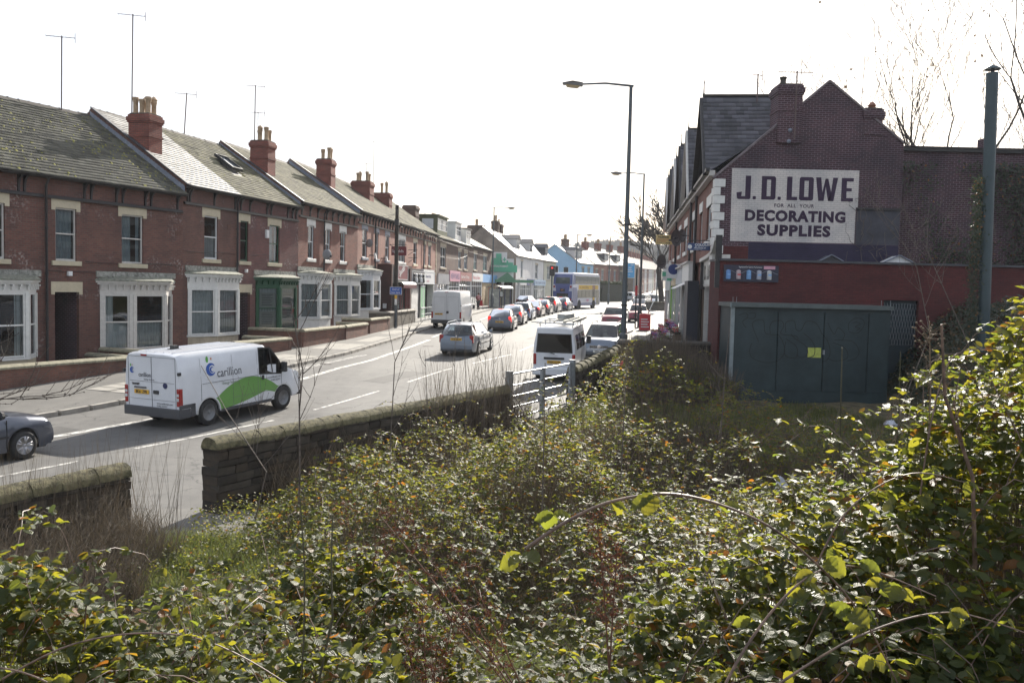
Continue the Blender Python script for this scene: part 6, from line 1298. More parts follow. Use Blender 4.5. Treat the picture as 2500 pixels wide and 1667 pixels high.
# wires from the pole
wi = thing('overhead_wires', 'thin telephone wires fanning from the wooden pole to the houses', 'wires', (-7.62,58.6,gz(58)+.1))
base = Vector((-7.62,58.6,gz(58)+.1))
for i, (fr, x, z) in enumerate([(F3,8.9,8.0),(F3,3.4,8.0),(F2,10,7.7),(F4,12,8.3),(F4,20,8.3),(F4,26,8.2),(F5,10,8.0),(F5,18,8.0),(F5,30,7.6),(F5,16,7.2),(F2,4.1,7.6)]):
    q = wpt(fr,x,-.1,z)-base; a = Vector((0,0,7.4-.03*i)); pts = [a.lerp(q,k/12)-Vector((0,0,(.35+(.9 if x==16 else 0))*4*(k/12)*(1-k/12))) for k in range(13)]
    MB().tube(pts, .008, 3, cap=False).build('wire', GUTTER, wi)
def signal(x, y, zb, hz, ang, label, red=True, face=1):
    t = thing('traffic_signal', label, 'traffic light', (x,y,zb), ang, 'traffic signals'); MB().tube([(0,0,0),(0,0,hz+1.2)], .09, 10).build('post', LAMPG, t)
    MB().box(-.32,.32,-.12*face-.02,-.12*face+.02,hz-.05,hz+1.15).build('backing_board', BLACK, t); MB().box(-.34,-.32,-.12*face-.025,-.12*face+.025,hz-.07,hz+1.17).box(.32,.34,-.12*face-.025,-.12*face+.025,hz-.07,hz+1.17).box(-.32,.32,-.12*face-.025,-.12*face+.025,hz+1.15,hz+1.17).build('white_border', SWHITE, t)
    MB().box(-.16,.16,-.12*face,.1*face,hz,hz+1.1).build('head', BLACK, t)
    for i, (c, on) in enumerate(((REDON, red),(AMBER, False),(GPAINT, False))):
        MB().lathe((0,-.15*face,hz+.9-i*.35),[(.02,-.03),(.11,-.02),(.11,.0)],12,axis='y').build('lens', c if (on or i) else BLACK, t)
        MB().lathe((0,-.2*face,hz+.9-i*.35),[(.125,-.05),(.125,.05)],12,axis='y').build('hood', BLACK, t) if i else None
    return t
signal(4.55, 107, 1.45, 3.9, 0, 'traffic signal showing red above the queue of cars')
signal(5.1, 108.5, 1.45, 3.9, -.5, 'black signal head turned away right beside the red one', red=False)
signal(7.4, 128, 1.5, 4.2, math.pi, 'rear of a traffic signal in front of the pale blue house', red=False)
# bus shelter
bs = thing('bus_shelter', 'bus shelter with rounded pale roof and chipboard back', 'bus shelter', (-1.35,105,1.5), math.pi/2-R(10))
MB().box(-3.4,3.4,.75,.8,.1,2.1).build('back_panel', WOODB, bs); MB().box(-3.45,-3.4,-.4,.8,.1,2.15).build('end_panel', mat('scratched_perspex',(.4,.42,.38),.4,.3,3), bs); MB().box(3.4,3.45,-.4,.8,.1,2.15).build('end_panel', mat('scratched_perspex',(.4,.42,.38)), bs)
for x in (-3.4,0,3.4):
    for y in (-.4,.8): MB().tube([(x,y,0),(x,y,2.3)], .05, 6).build('post', NAVYI if y<0 else REDI, bs)
rr = MB(); n = 8
for i in range(n):
    a, b = math.pi*i/n, math.pi*(i+1)/n; c_ = lambda a: (.2-.95*math.cos(a)*-1, 2.25+.28*math.sin(a)); p, q = c_(a), c_(b); rr.quad((-3.7,p[0],p[1]),(3.7,p[0],p[1]),(3.7,q[0],q[1]),(-3.7,q[0],q[1]))
rr.box(-3.7,3.7,-.78,-.72,2.15,2.28).build('roof', mat('shelter_roof',(.55,.55,.52),.35,.15,3), bs)
t = thing('bus_stop_pole', 'black bus stop pole with a timetable case by the shelter', 'pole', (-1.3,101.5,1.5)); MB().tube([(0,0,0),(0,0,2.4)], .06, 8).build('pole', BLACK, t); MB().box(-.2,.2,-.12,-.06,1.2,1.9).build('timetable_case', BLACK, t); MB().box(-.15,.15,-.13,-.12,1.3,1.85).build('timetable', PAPER, t)
# low stone planter by the street tree
pt_ = thing('planter_wall', 'low square stone planter around the street tree', 'planter', (16.9,107,1.45), .05)
MB().box(-.9,.95,-1.2,-.9,0,1.05).box(-.9,.95,.9,1.2,0,1.05).box(-.9,-.6,-.9,.9,0,1.05).box(.65,.95,-.9,.9,0,1.05).build('stonework', B_GREY, pt_); MB().box(-.95,1,-1.25,-.85,1.05,1.12).box(-.95,1,.85,1.25,1.05,1.12).build('coping', COPE, pt_)
t = thing('leaning_post', 'white post leaning against the stone planter', 'post', (16.1,104.6,1.5)); MB().bar((-.3,0,0),(.25,.1,1.2),.08,.08).build('post', WPAINT, t)
aboard((9.05,61.6,gz(61.6)+.12), -.1, REDI, 'red and white pavement board at the foot of the second street lamp', w=.75, h=1.1)
aboard((9.3,42.5,gz(42)+.12), -.2, mat('chalk_board',(.2,.2,.21),.7,.1,3), 'grey pavement board outside the decorating shop window', w=.6, h=1.0)
# ---------------------------------------------------------------- vehicles
P_WHITE = paint('white_vehicle_paint', (.68,.7,.74)); P_WHITE2 = paint('warm_white_vehicle_paint', (.62,.63,.64)); P_SILVER = paint('silver_metallic_paint', (.15,.18,.23), .32, .5); P_SILV2 = paint('pale_silver_paint', (.27,.27,.28), .3, .5)
P_GREY = paint('steel_grey_paint', (.085,.095,.125), .3, .5); P_DKBLUE = paint('dark_blue_paint', (.03,.045,.11), .3, .3); P_BLUE = paint('mid_blue_paint', (.1,.17,.33), .3, .3); P_RED = paint('dark_red_paint', (.22,.015,.04), .3, .2); P_PLUM = paint('plum_paint', (.12,.05,.06), .3, .3)
P_DARK = paint('near_black_paint', (.025,.028,.04), .3, .3); P_BUSV = paint('violet_bus_paint', (.07,.095,.26), .35); P_BUSL = paint('lilac_grey_bus_paint', (.5,.52,.62), .35); P_GREENV = paint('green_van_livery', (.12,.3,.06), .4)
WM = {}
def wheel_meshes(r, w, style):
    k = (round(r,3), round(w,3), style)
    if k in WM: return WM[k]
    t = MB().lathe((0,0,0),[(r*.64,-w/2),(r*.93,-w/2),(r,-w*.36),(r*1.0,w*.36),(r*.93,w/2),(r*.64,w/2)],28,axis='y',cap=False).mesh('tyre', TARM, True)
    rm = MB(); rm.lathe((0,0,0),[(r*.66,-w*.45),(r*.66,-w*.5),(r*.6,-w*.49),(r*.58,-w*.3),(r*.3,-w*.22),(r*.05,-w*.2)],24,axis='y', m=0 if style == 'steel' else 1)
    if style != 'steel':
        n = 5 if style == 'five' else 6
        for i in range(n):
            for da in ((-.13,.13) if style == 'five' else (0,)):
                a = 2*math.pi*i/n; a1 = a+da*.7; a2 = a+da*1.5
                rm.bar((r*.12*math.cos(a1),-w*.42,r*.12*math.sin(a1)),(r*.62*math.cos(a2),-w*.49,r*.62*math.sin(a2)),.035,.03,up=(0,1,0))
        rm.lathe((0,0,0),[(r*.66,-w*.5),(r*.6,-w*.52),(r*.59,-w*.45)],24,axis='y')
    else:
        rm.lathe((0,0,0),[(r*.34,-w*.22),(r*.32,-w*.42),(r*.2,-w*.46),(r*.08,-w*.4)],14,axis='y')
        for i in range(8): a = 2*math.pi*i/8; rm.lathe((r*.46*math.cos(a),-w*.285,r*.46*math.sin(a)),[(.028,-.01),(.028,.01)],8,axis='y',m=1)
    rm.lathe((0,0,0),[(r*.13,-w*.3),(r*.12,-w*.5),(r*.02,-w*.52)],10,axis='y')
    r2 = rm.mesh('rim', [ALLOY if style != 'steel' else mat('silvered_steel_wheel',(.17,.175,.185),.45,.3,6,metal=.3), PLASTIC], True)
    WM[k] = (t, r2); return WM[k]
def wheel(par, x, side, yo, r, w, style):
    t, rm = wheel_meshes(r, w, style)
    a = random.uniform(0,1.2)
    o = link('wheel', t, par, (x, side*yo, r), (0,a,0 if side < 0 else math.pi)); link('rim', rm, o); return o
def shell_body(par, L, W, zt, zb0, wf, wheels, r, zs, m, name='body', van=None, N=56, sill=PLASTIC, crown=.03, tum=.9, bump_z=.5):
    """lofted painted body; zt(x) top line, wf(x) half width factor"""
    xs_ = sorted(set(list(np.linspace(-L/2, L/2, N))+[wx+r*1.22*math.cos(a) for wx in wheels for a in np.linspace(0,math.pi,13)]+[-L/2+.02,-L/2+.05,L/2-.02,L/2-.05]))
    V = []; F = []; M_ = []; n = None
    for x in xs_:
        w = W/2*wf(x); top = zt(x); zb = zb0
        e = min(x+L/2, L/2-x); zb = zb0+max(0,(.25-e))*.35
        for wx in wheels:
            d = abs(x-wx); Ra = r*1.22
            if d < Ra: zb = max(zb, r+math.sqrt(max(0,Ra*Ra-d*d))-.0)
        if van: sec = [(w*.975,zb)]+[(w*a, max(zb, min(z, top-.0*(1-a)))) for a, z in van(top)]+[(0,top)]
        else:
            zz = max(zb+.02, min(zs, top-.05)); sec = [(w*.965,zb),(w*.995,max(zb+.01,zb+(zz-zb)*.3)),(w,max(zb+.015,zz-.06)),(w*.985,zz+(top-zz)*.45),(w*tum,top-.012),(w*tum*.93,top+.004),(w*.5,top+crown),(0,top+crown*1.25)]
        if n is None: n = len(sec)
        for s_ in (sec+[(-y,z) for y,z in sec[-2::-1]]): V.append((x,)+s_)
    k = 2*n-1
    for i in range(len(xs_)-1):
        for j in range(k-1): F.append([i*k+j,i*k+j+1,(i+1)*k+j+1,(i+1)*k+j])
    F.append(list(range(k))[::-1]); F.append([(len(xs_)-1)*k+j for j in range(k)])
    me = bpy.data.meshes.new(name); me.from_pydata(V,[],F); me.materials.append(m); me.polygons.foreach_set('use_smooth',[True]*len(F)); autosmooth(me, R(38))
    o = bpy.data.objects.new(name, me); COL.objects.link(o); o.parent = par
    inn = MB().box(-L/2+.18,L/2-.18,-W/2+.16,W/2-.16,zb0-.02,zs+.0)
    for wx in wheels: inn.box(wx-r*1.2,wx+r*1.2,-W/2+.1,-W/2+.13,zb0+.05,r*2.1).box(wx-r*1.2,wx+r*1.2,W/2-.13,W/2-.1,zb0+.05,r*2.1)
    inn.build('underbody', TARM, par)
    return o
def lerp(a,b,t): return a+(b-a)*t
def greenhouse(par, W, belt, zr, x1, x2, x3, x4, xb, m, gl, tum=.9, rw=.7, estate=False, bulge=.06, rails=False, three=False, beltr=None, pill=.07):
    """x1 screen base, x2 roof front, x3 roof rear, x4 rear screen base; xb list of B/C pillar x"""
    yb = W/2*tum*.97; yr = W/2*rw; beltr = beltr or belt
    hz = zr-.035
    def B(x): t = (x-x4)/(x1-x4); return (x, yb*(1-.05*abs(2*t-1)**3), lerp(beltr, belt, t))
    def T(x): t = (x-x3)/(x2-x3); return (x, yr*(1-.05*abs(2*t-1)**3), hz-.03*(2*t-1)**2)
    st = [(x1,x2,1),(x1-.1,x2-.06,0)]
    for p in xb:
        tt = (p-x4)/(x1-x4); xt = lerp(x3,x2,tt)*.55+p*.45; st += [(p+pill/2,xt+pill/2,1),(p-pill/2,xt-pill/2,0)]
    st += [(x4+.16,x3+.12,1),(x4,x3,0)]
    pm = MB(); gm = MB(); go = []
    for sgn in (-1,1):
        for (a,b) in zip(st, st[1:]):
            pa, qa, pb, qb = B(a[0]), T(a[1]), B(b[0]), T(b[1])
            q = [(pa[0],sgn*pa[1],pa[2]),(pb[0],sgn*pb[1],pb[2]),(qb[0],sgn*qb[1],qb[2]),(qa[0],sgn*qa[1],qa[2])]
            if a[2]: pm.quad(*q, 1 if (a[0] != x1 and a[0] != x4+.16) else 0)
            else: go.append(q)
    # roof
    nx, ny = 10, 8; base = len(pm.v); V = []; F = []
    for i in range(nx+1):
        x = lerp(x3,x2,i/nx); tx = T(x)
        for j in range(ny+1):
            s_ = -1+2*j/ny; e = abs(2*i/nx-1); V.append((x+(bulge if i == nx else (-bulge if i == 0 else 0))*(1-s_*s_)*1.0, s_*tx[1], tx[2]+.05*(1-s_**4)*(1-.4*e**4)))
    for i in range(nx):
        for j in range(ny): F.append((i*(ny+1)+j,i*(ny+1)+j+1,(i+1)*(ny+1)+j+1,(i+1)*(ny+1)+j))
    pm.add(V,F,0)
    r = pm.build('roof', [m, GUTTER], par, smooth=True)
    for q in go: MB().quad(*q).build('side_window', gl, par)
    for nm, xb_, xt_, sg in (('windscreen',x1,x2,1),('rear_window',x4,x3,-1)):
        g = MB(); b0, t0 = B(xb_), T(xt_); V = []; F = []; nn = 8; mm_ = 5
        for i in range(mm_+1):
            t = i/mm_
            for j in range(nn+1):
                s_ = -1+2*j/nn; y = s_*lerp(b0[1],t0[1],t)*.985; bx = sg*lerp(bulge*2.2,bulge,t)*(1-s_*s_); topz = (.05*(1-s_**4)*(1-.4))*t
                V.append((lerp(b0[0],t0[0],t)+bx+sg*.012*math.sin(t*3.14), y, lerp(b0[2],t0[2],t)+topz))
        for i in range(mm_):
            for j in range(nn): F.append((i*(nn+1)+j,i*(nn+1)+j+1,(i+1)*(nn+1)+j+1,(i+1)*(nn+1)+j))
        g.add(V,F); o = g.build(nm, gl, par, smooth=True)
        # rubber surround + inner structure
        for s_ in (-1,1): MB().bar((b0[0],s_*b0[1]*.985,b0[2]),(t0[0],s_*t0[1]*.985,t0[2]),.035,.03,up=(1,0,0)).build('surround', BLACK, o)
        
        if nm == 'windscreen': MB().bar((b0[0]-.1,-b0[1]*.6,b0[2]+.03),(b0[0]+.05,b0[1]*.1,b0[2]+.09),.02,.02).build('wiper', BLACK, o)
    MB().box(x4+.2,x1-.3,-W*.36,W*.36,.45,belt-.12).box(lerp(x4,x1,.55),lerp(x4,x1,.62),-W*.33,-W*.06,belt-.2,belt+.28).box(lerp(x4,x1,.55),lerp(x4,x1,.62),W*.06,W*.33,belt-.2,belt+.28).box(lerp(x4,x1,.2),lerp(x4,x1,.26),-W*.34,W*.34,belt-.2,belt+.12).build('seats', SEAT, par)
    if rails:
        for s_ in (-1,1): MB().tube([(x3+.15,s_*yr*.93,zr-.04),(x3+.3,s_*yr*.95,zr+.05),(x2-.5,s_*yr*.95,zr+.06),(x2-.25,s_*yr*.93,zr-.02)], .018, 6).build('roof_rail', BLACK if rails == 'k' else GSTEEL, par, smooth=True)
    return r
def plate_(par, x, z, rear, txt, yo=0, w=.52):
    sgn = -1 if rear else 1
    o = MB().box(x-.012 if rear else x, x if rear else x+.012, yo-w/2, yo+w/2, z-.055, z+.055).build('number_plate', PLATEY if rear else PLATEW, par)
    gtext(txt, .105, BLACK, o, (x+sgn*.0145, yo, z-.037), (math.pi/2,0,-math.pi/2 if rear else math.pi/2), align='CENTER', sx=.92, bold=.003, ext=.001)
    return o
def place(t, x, y, hd, facing=False, dz=0):
    zf = gz(y+1.3*math.cos(R(hd))); zr_ = gz(y-1.3*math.cos(R(hd))); p = math.atan2(zf-zr_, 2.6)
    t.location = (x,y,(zf+zr_)/2+.006+dz); t.rotation_euler = (0, p if facing else -p, (math.pi/2-R(hd)) if not facing else (-math.pi/2-R(hd)))
def car(label, x, y, hd, col, facing=False, kind='hatch', L=3.9, W=1.7, H=1.45, plate='YD53 KWN', brake=False, style='steel', rails=False, cat='car', gl=None, group='cars in the street', sil=False):
    gl = gl or CGLASS
    t = thing('estate_car' if kind == 'estate' else 'car', label, cat, (0,0,0), 0, group); r = .3; hb = .93*H/1.45; fo, ro = .78, .72 if kind != 'estate' else .95
    wh = (-L/2+ro, L/2-fo)
    x1 = L/2-fo-.28; x2 = x1-.72
    if kind == 'saloon': x4 = -L/2+.45; x3 = x4+.75
    elif kind == 'estate': x4 = -L/2+.1; x3 = x4+.32
    elif kind == 'mpv': x4 = -L/2+.1; x3 = x4+.3; x1 = L/2-fo+.05; x2 = x1-.85
    else: x4 = -L/2+.16; x3 = x4+.42
    hood = .78*H/1.45 if kind != 'mpv' else .86
    def zt(x):
        if x > x1: 
            s_ = (x-x1)/(L/2-x1); return lerp(hb,hood,s_**1.2) - (max(0,s_-.82)/.18)**2*.25
        if x < x4+.1:
            s_ = (x4+.1-x)/(x4+.1+L/2); return hb+.03 - (.08 if kind == 'saloon' else .0)*s_ - (max(0,s_-.6)/.4)**2*(.12 if kind == 'saloon' else .22)
        return hb+.03*(x1-x)/(x1-x4)
    wf = lambda x: 1-.13*abs(2*x/L)**5-.02*abs(2*x/L)**2
    shell_body(t, L, W, zt, .2, wf, wh, r, .68, col)
    greenhouse(t, W, hb-.005, H, x1, x2, x3, x4, [lerp(x4,x1,.53)] + ([lerp(x4,x1,.24)] if kind in ('estate','mpv','saloon') else []), col, gl, rails=rails, beltr=hb+.03)
    for wx in wh:
        for s_ in (-1,1): wheel(t, wx, s_, W/2-.1, r, .19, style)
    bm = MB()
    for s_ in (-1,1):
        bm.add([], [])
        mir = MB().lathe((x1-.28,s_*(W/2+.06),hb+.06),[(.02,-.05),(.09,-.03),(.08,.04),(.02,.06)],8,axis='x').build('door_mirror', col if kind != 'hatch' else PLASTIC, t, smooth=True)
        # tail lamps and headlamps
        hz0, hz1 = (.62,.98) if kind in ('estate','hatch') else ((.75,1.25) if kind == 'mpv' else (.66,.86))
        tl = MB().box(-L/2+.015,-L/2+.18,s_*(W/2-.27),s_*(W/2-.075),hz0,hz1); o = bevel(tl.build('tail_lamp', REDON if brake else REDL, t), .025)
        if brake and kind != 'saloon': MB().box(-L/2+.0,-L/2+.02,s_*(W/2-.25),s_*(W/2-.1),hz0+.02,hz0+.12).build('reversing_lens', CLEAR, o)
        hl = MB().add([(L/2-.06,s_*(W/2-.12),.56),(L/2-.03,s_*(W/2-.52),.58),(L/2-.1,s_*(W/2-.5),.7),(L/2-.38,s_*(W/2-.1),.74),(L/2-.32,s_*(W/2-.05),.62)],[(0,1,2,3,4)]); hl.v = [(a+.035,b,c) for a,b,c in hl.v]; hl.build('headlamp', CLEAR, t)
        for k, dx in enumerate((.42,-.5) if kind != 'hatch' else (.3,)): MB().box(dx-.08,dx+.08,s_*(W/2-.005),s_*(W/2+.022),.8,.835).build('door_handle', col, t)
    sm_ = MB()
    for s_ in (-1,1):
        sm_.box(wh[0]+r*1.25,wh[1]-r*1.25,s_*(W/2-.012),s_*(W/2+.012),.5,.55)
        for xx in [lerp(x4,x1,.53), x1-.12]+([lerp(x4,x1,.24)] if kind != 'hatch' else []): sm_.box(xx-.004,xx+.004,s_*(W/2-.03),s_*(W/2+.003),.28,hb-.06)
    sm_.build('side_trim', PLASTIC, t)
    MB().box(-L/2+.0,-L/2+.1,-W*.42,W*.42,.22,.34).build('bumper_insert', PLASTIC, t); MB().box(L/2-.1,L/2-.0,-W*.38,W*.38,.22,.38).build('bumper_insert', PLASTIC, t)
    MB().box(L/2-.04,L/2+.006,-.42,.42,.56,.68).build('grille', BLACK, t); 
    gl_ = MB()
    for k in range(4): gl_.box(L/2+.004,L/2+.012,-.42,.42,.565+k*.032,.573+k*.032)
    gl_.build('grille_bar', CHROME, t)
    plate_(t, -L/2-.004 if kind != 'saloon' else -L/2-.004, .78 if kind in ('estate',) else (.62 if kind != 'mpv' else .7), True, plate); plate_(t, L/2+.006, .42, False, plate)
    MB().box(-L/2-.008,-L/2+.0,-.3,.3,.86 if kind=='estate' else .71,.885 if kind=='estate' else .73).build('boot_trim', CHROME, t); MB().lathe((-L/2-.004,0,.93 if kind == 'estate' else .82),[(.0,-.01),(.045,-.008),(.045,.0),(0,.003)],12,axis='x').build('badge', CHROME, t)
    if brake: MB().box(x4+.0,x4+.03,-.16,.16,H-.0,H+.03).build('high_brake_lamp', REDON, t, loc=(x3-x4-.02,0,-.005))
    else: MB().box(x3-.02,x3+.01,-.14,.14,H-.0,H+.02).build('high_brake_lamp', REDL, t)
    MB().bar((x4-.02,0,hb+.03),(x4+.02,.3,hb+.08),.015,.015).build('rear_wiper', BLACK, t) if kind != 'saloon' else None
    MB().tube([(x3+.15,0,H),(x3-.0,0,H+.16)], .006, 4).build('whip_aerial', BLACK, t)
    place(t, x, y, hd, facing); return t
# left edge: grey car
lc = car('steel grey car cut off by the left edge, with a spoked front wheel', -11.75, 18.2, 26.5, P_GREY, kind='hatch', L=4.3, W=1.84, H=1.47, style='five')
car('pale blue-grey estate car with roof rails, in the near lane ahead of the marked van', -2.12, 43.0, 10.5, P_SILVER, kind='estate', L=4.5, W=1.75, H=1.46, plate='YK02 MLW', rails='g', style='six')
car('dark blue-grey small hatchback with one brake light glowing, right of the tall white van', -.62, 60.2, 7, P_GREY, kind='hatch', L=3.65, W=1.7, H=1.42, plate='YS56 HKP', brake=True)
car('silver hatchback with amber indicator on, second in the queue', .15, 67.9, 8, P_SILV2, L=3.9, brake=True, plate='YN05 GZB')
car('blue estate car in the queue behind a plum-coloured car', .95, 75.3, 8.5, P_BLUE, kind='estate', L=4.4, plate='NL03 TPO')
car('plum-coloured saloon in the queue with brake lights on', 1.95, 81.8, 10, P_PLUM, kind='saloon', L=4.3, brake=True, plate='FY54 OXC')
car('dark car half hidden behind the plum saloon', 2.95, 87.6, 11, P_DARK, kind='hatch', L=3.9, brake=True, plate='YT04 AFE')
car('silver-grey people carrier in the queue with high brake lamps', 4.05, 94.2, 13, P_SILV2, kind='mpv', L=4.2, W=1.76, H=1.62, brake=True, plate='YJ07 LLD')
car('dark blue hatchback stopped right behind the bus', 5.6, 100.6, 15, P_DKBLUE, kind='hatch', L=3.9, H=1.5, brake=True, plate='YC08 RMU')
car('dark-backed car parked by the pharmacy with the sun on its roof', 1.75, 109.5, 20, P_DARK, kind='hatch', L=4, plate='YX06 DNA')
gf_ = car('silver-blue car facing us beside the white box van, behind the tall lamp column', 4.38, 42.4, 13, P_SILVER, facing=True, kind='mpv', L=4.2, W=1.78, H=1.58, plate='YP57 JXF', rails='k')
em = MB().lathe((2.12,0,.63),[(.0,.0),(.085,.0),(.085,.012),(.07,.014),(.068,.005),(.0,.005)],18,axis='x').build('emblem_ring', CHROME, gf_)
gtext('V', .07, CHROME, em, (2.13,-.0,.635), (math.pi/2,0,math.pi/2), align='CENTER'); gtext('W', .08, CHROME, em, (2.13,0,.58), (math.pi/2,0,math.pi/2), align='CENTER')
car('dark red car facing us further up the near lane', 7.45, 66.3, 9, P_RED, facing=True, kind='hatch', L=3.75, W=1.7, H=1.5, plate='YB58 TWF')
car('red car parked beyond the second street lamp', 10.6, 76, 9, P_RED, facing=True, kind='hatch', L=3.8, plate='YN06 HGD')
car('white-bonneted off-roader facing us beside the stone planter', 18.2, 127, 22, P_SILV2, facing=True, kind='mpv', L=4.6, W=1.85, H=1.8, plate='YR02 JJO')
car('blue-windowed pale car parked behind the stone planter', 21.3, 136, 24, P_WHITE, facing=True, kind='mpv', L=4.6, W=1.8, H=1.75)
car('small dark car parked by the clipped hedge', 18.0, 177, 24, P_DARK, facing=True, kind='hatch', L=3.8)
car('silver car parked far up on the right', 24.5, 144, 24, P_SILV2, facing=True, kind='saloon', L=4.3)
car('blue car at the bend beyond the small white van', 29.5, 191, 22, P_BLUE, kind='hatch', L=3.9)
# vans
def vsec(H, lo=1.05, w2=.985, w3=.93, w4=.86):
    def f(top):
        k = top-H
        return [(1.0,.45),(1.0,lo),(w2,lo+.3*(H-lo)),(w3,H-.13+min(0,k)),(w4,H-.035+min(0,k)),(.5,H+min(0,k)+.0)]
    return f
def van(label, x, y, hd, col, L, W, H, wb, ro, x1, x2, hz, nose, name='van', wr=.34, lo=1.05, w3=.93, facing=False, lowsill=.3, side_glass=None, cat='van'):
    t = thing(name, label, cat, (0,0,0), 0, 'vans in the street'); wh = (-L/2+ro, -L/2+ro+wb)
    def zt(x):
        if x < x2: 
            e = (x+L/2); return H-.0-.05*max(0,1-e/.25)**2
        if x < x1: s_ = (x-x2)/(x1-x2); return lerp(H, hz, s_)
        s_ = (x-x1)/(L/2-x1); return lerp(hz, nose, s_)-(max(0,s_-.75)/.25)**2*.3
    wf = lambda x: 1-(.16*max(0,(x-x2)/(L/2-x2))**2.2 if x > x2 else 0)-.02*max(0,1-(x+L/2)/.12)**2
    shell_body(t, L, W, zt, lowsill, wf, wh, wr, .9, col, van=vsec(H,lo,.985,w3), N=60)
    for wx in wh:
        for s_ in (-1,1): wheel(t, wx, s_, W/2-.11, wr, .22, 'steel')
    T_ = dict(t=t, L=L, W=W, H=H, x1=x1, x2=x2, hz=hz, lo=lo, w3=w3)
    def ys(z, xx=0):
        z1, z2 = lo+.3*(H-lo), H-.13
        a = 1.0 if z <= lo else (lerp(1,.985,(z-lo)/(z1-lo)) if z < z1 else lerp(.985,w3,(z-z1)/(z2-z1)))
        return W/2*a*wf(xx)
    def panel(name_, poly, m, s_=-1, o=.006, par=None):
        """polygon (x,z) laid on the side; split at height knots"""
        kn = [-9,lo,lo+.3*(H-lo),9]; mb = MB()
        for a, b in zip(kn, kn[1:]):
            P = poly
            for lim, sg in ((a,1),(b,-1)):
                Q = []
                for i in range(len(P)):
                    p, q = P[i], P[(i+1)%len(P)]; dp, dq = sg*(p[1]-lim), sg*(q[1]-lim)
                    if dp >= 0: Q.append(p)
                    if dp*dq < 0: tt = dp/(dp-dq); Q.append((lerp(p[0],q[0],tt), lim))
                P = Q
                if not P: break
            if len(P) >= 3: mb.add([(px, s_*(ys(pz,px)+o), pz) for px, pz in P], [list(range(len(P)))])
        return mb.build(name_, m, par or t)
    T_['ys'] = ys; T_['panel'] = panel
    # windscreen
    g = MB(); nn = 6
    for i in range(4):
        ta, tb = .06+.88*i/4, .06+.88*(i+1)/4
        for j in range(nn):
            sa, sb = -1+2*j/nn, -1+2*(j+1)/nn
            def P(tt, s_): xx = lerp(x2,x1,tt); zz = zt(xx); return (xx+.02, s_*W/2*.82*wf(xx), zz+.012)
            g.quad(P(ta,sa),P(ta,sb),P(tb,sb),P(tb,sa))
    g.build('windscreen', CGLASSD, t)
    for s_ in (-1,1): 
        zz = hz+.15; bevel(MB().box(x1-.38,x1-.26,s_*(W/2+.03),s_*(W/2+.2),hz-.08,hz+.22).box(x1-.36,x1-.28,s_*(W/2-.1),s_*(W/2+.05),hz-.08,hz-.02).build('door_mirror', PLASTIC, t), .03)
        hl = MB().add([(L/2-.3,s_*(W/2*.86),nose-.12),(L/2-.02,s_*(W/2*.5),nose-.22),(L/2-.02,s_*W/2*.5,nose-.4),(L/2-.2,s_*(W/2*.86),nose-.38)],[(0,1,2,3)]); hl.v=[(a+.05,b*1.01,c) for a,b,c in hl.v]; hl.build('headlamp', CLEAR, t)
    MB().box(L/2-.12,L/2+.02,-W*.42,W*.42,lowsill-.02,lowsill+.25).build('front_bumper', PLASTIC, t)
    place(t, x, y, hd, facing); return T_
def rearx(mb, x, pts): return mb
# the marked white van
V1 = van('white van with green swoosh and dark lettering on its side, in the left foreground lane', -8.2, 25.42, 26.3, P_WHITE, 4.86, 1.97, 1.97, 2.93, .98, 1.72, .78, 1.2, .98, lowsill=.34, lo=1.08)
t = V1['t']; L, W, H = V1['L'], V1['W'], V1['H']; pn = V1['panel']; xr = -L/2; ys = V1['ys']
# green swoosh
N_ = 26; tc = [(lerp(-1.22,1.32,i/N_)) for i in range(N_+1)]
def top_g(x): u = (x+1.25)/2.6; return .5+.62*math.sin(math.pi*min(1,max(0,u*.93+.03)))**.75
def bot_g(x): return .37+ (max(0,(x+.9))/1.6)**1.5*.27 if x < .75 else .37+.27*(1.65/1.6)**1.5-(x-.75)*.25
for a, b in zip(tc, tc[1:]):
    pass
mb = MB()
for a, b in zip(tc, tc[1:]):
    def rl(x): 
        d = abs(x-(-L/2+.98)); Ra = .34*1.22; return .34+math.sqrt(max(0,Ra*Ra-d*d)) if d < Ra else .36
    def rf(x):
        d = abs(x-(-L/2+.98+2.93)); Ra = .34*1.22; return .34+math.sqrt(max(0,Ra*Ra-d*d)) if d < Ra else .36
    z0a, z0b = max(bot_g(a),rl(a),rf(a)), max(bot_g(b),rl(b),rf(b)); z1a, z1b = max(top_g(a),z0a+.001), max(top_g(b),z0b+.001)
    ya, yb = -(ys(.8,a)+.005), -(ys(.8,b)+.005); mb.quad((a,ya,z0a),(b,yb,z0b),(b,yb,z1b),(a,ya,z1a))
mb.build('green_swoosh', P_GREENV, t)
sx_ = MB()
for xx in (-1.7,-.55,.42,.52,1.42): sx_.box(xx-.004,xx+.004,-(ys(.7,xx)+.007),-(ys(.7,xx)-.03),.4,1.12)
for xx in (-1.7,-.55,.42): sx_.add([(xx-.004,-(ys(1.12,xx)+.007),1.12),(xx+.004,-(ys(1.12,xx)+.007),1.12),(xx+.004,-(ys(1.8,xx)+.007),1.8),(xx-.004,-(ys(1.8,xx)+.007),1.8)],[(0,1,2,3)])
sx_.box(-1.65,.4,-(W/2+.007),-(W/2-.02),1.115,1.125).box(-.55,1.35,-(W/2+.006),-(W/2-.02),.62,.627).build('panel_gap', mat('panel_gap_grey',(.12,.12,.13),.7,.1,4), t)
pn('side_window', [(.5,1.17),(1.38,1.1),(1.5,1.2),(1.28,1.5),(.98,1.82),(.55,1.84)], CGLASSD); pn('window_seal', [(.46,1.13),(1.42,1.05),(1.56,1.2),(1.3,1.54),(1.0,1.87),(.5,1.89)], BLACK, o=.003)
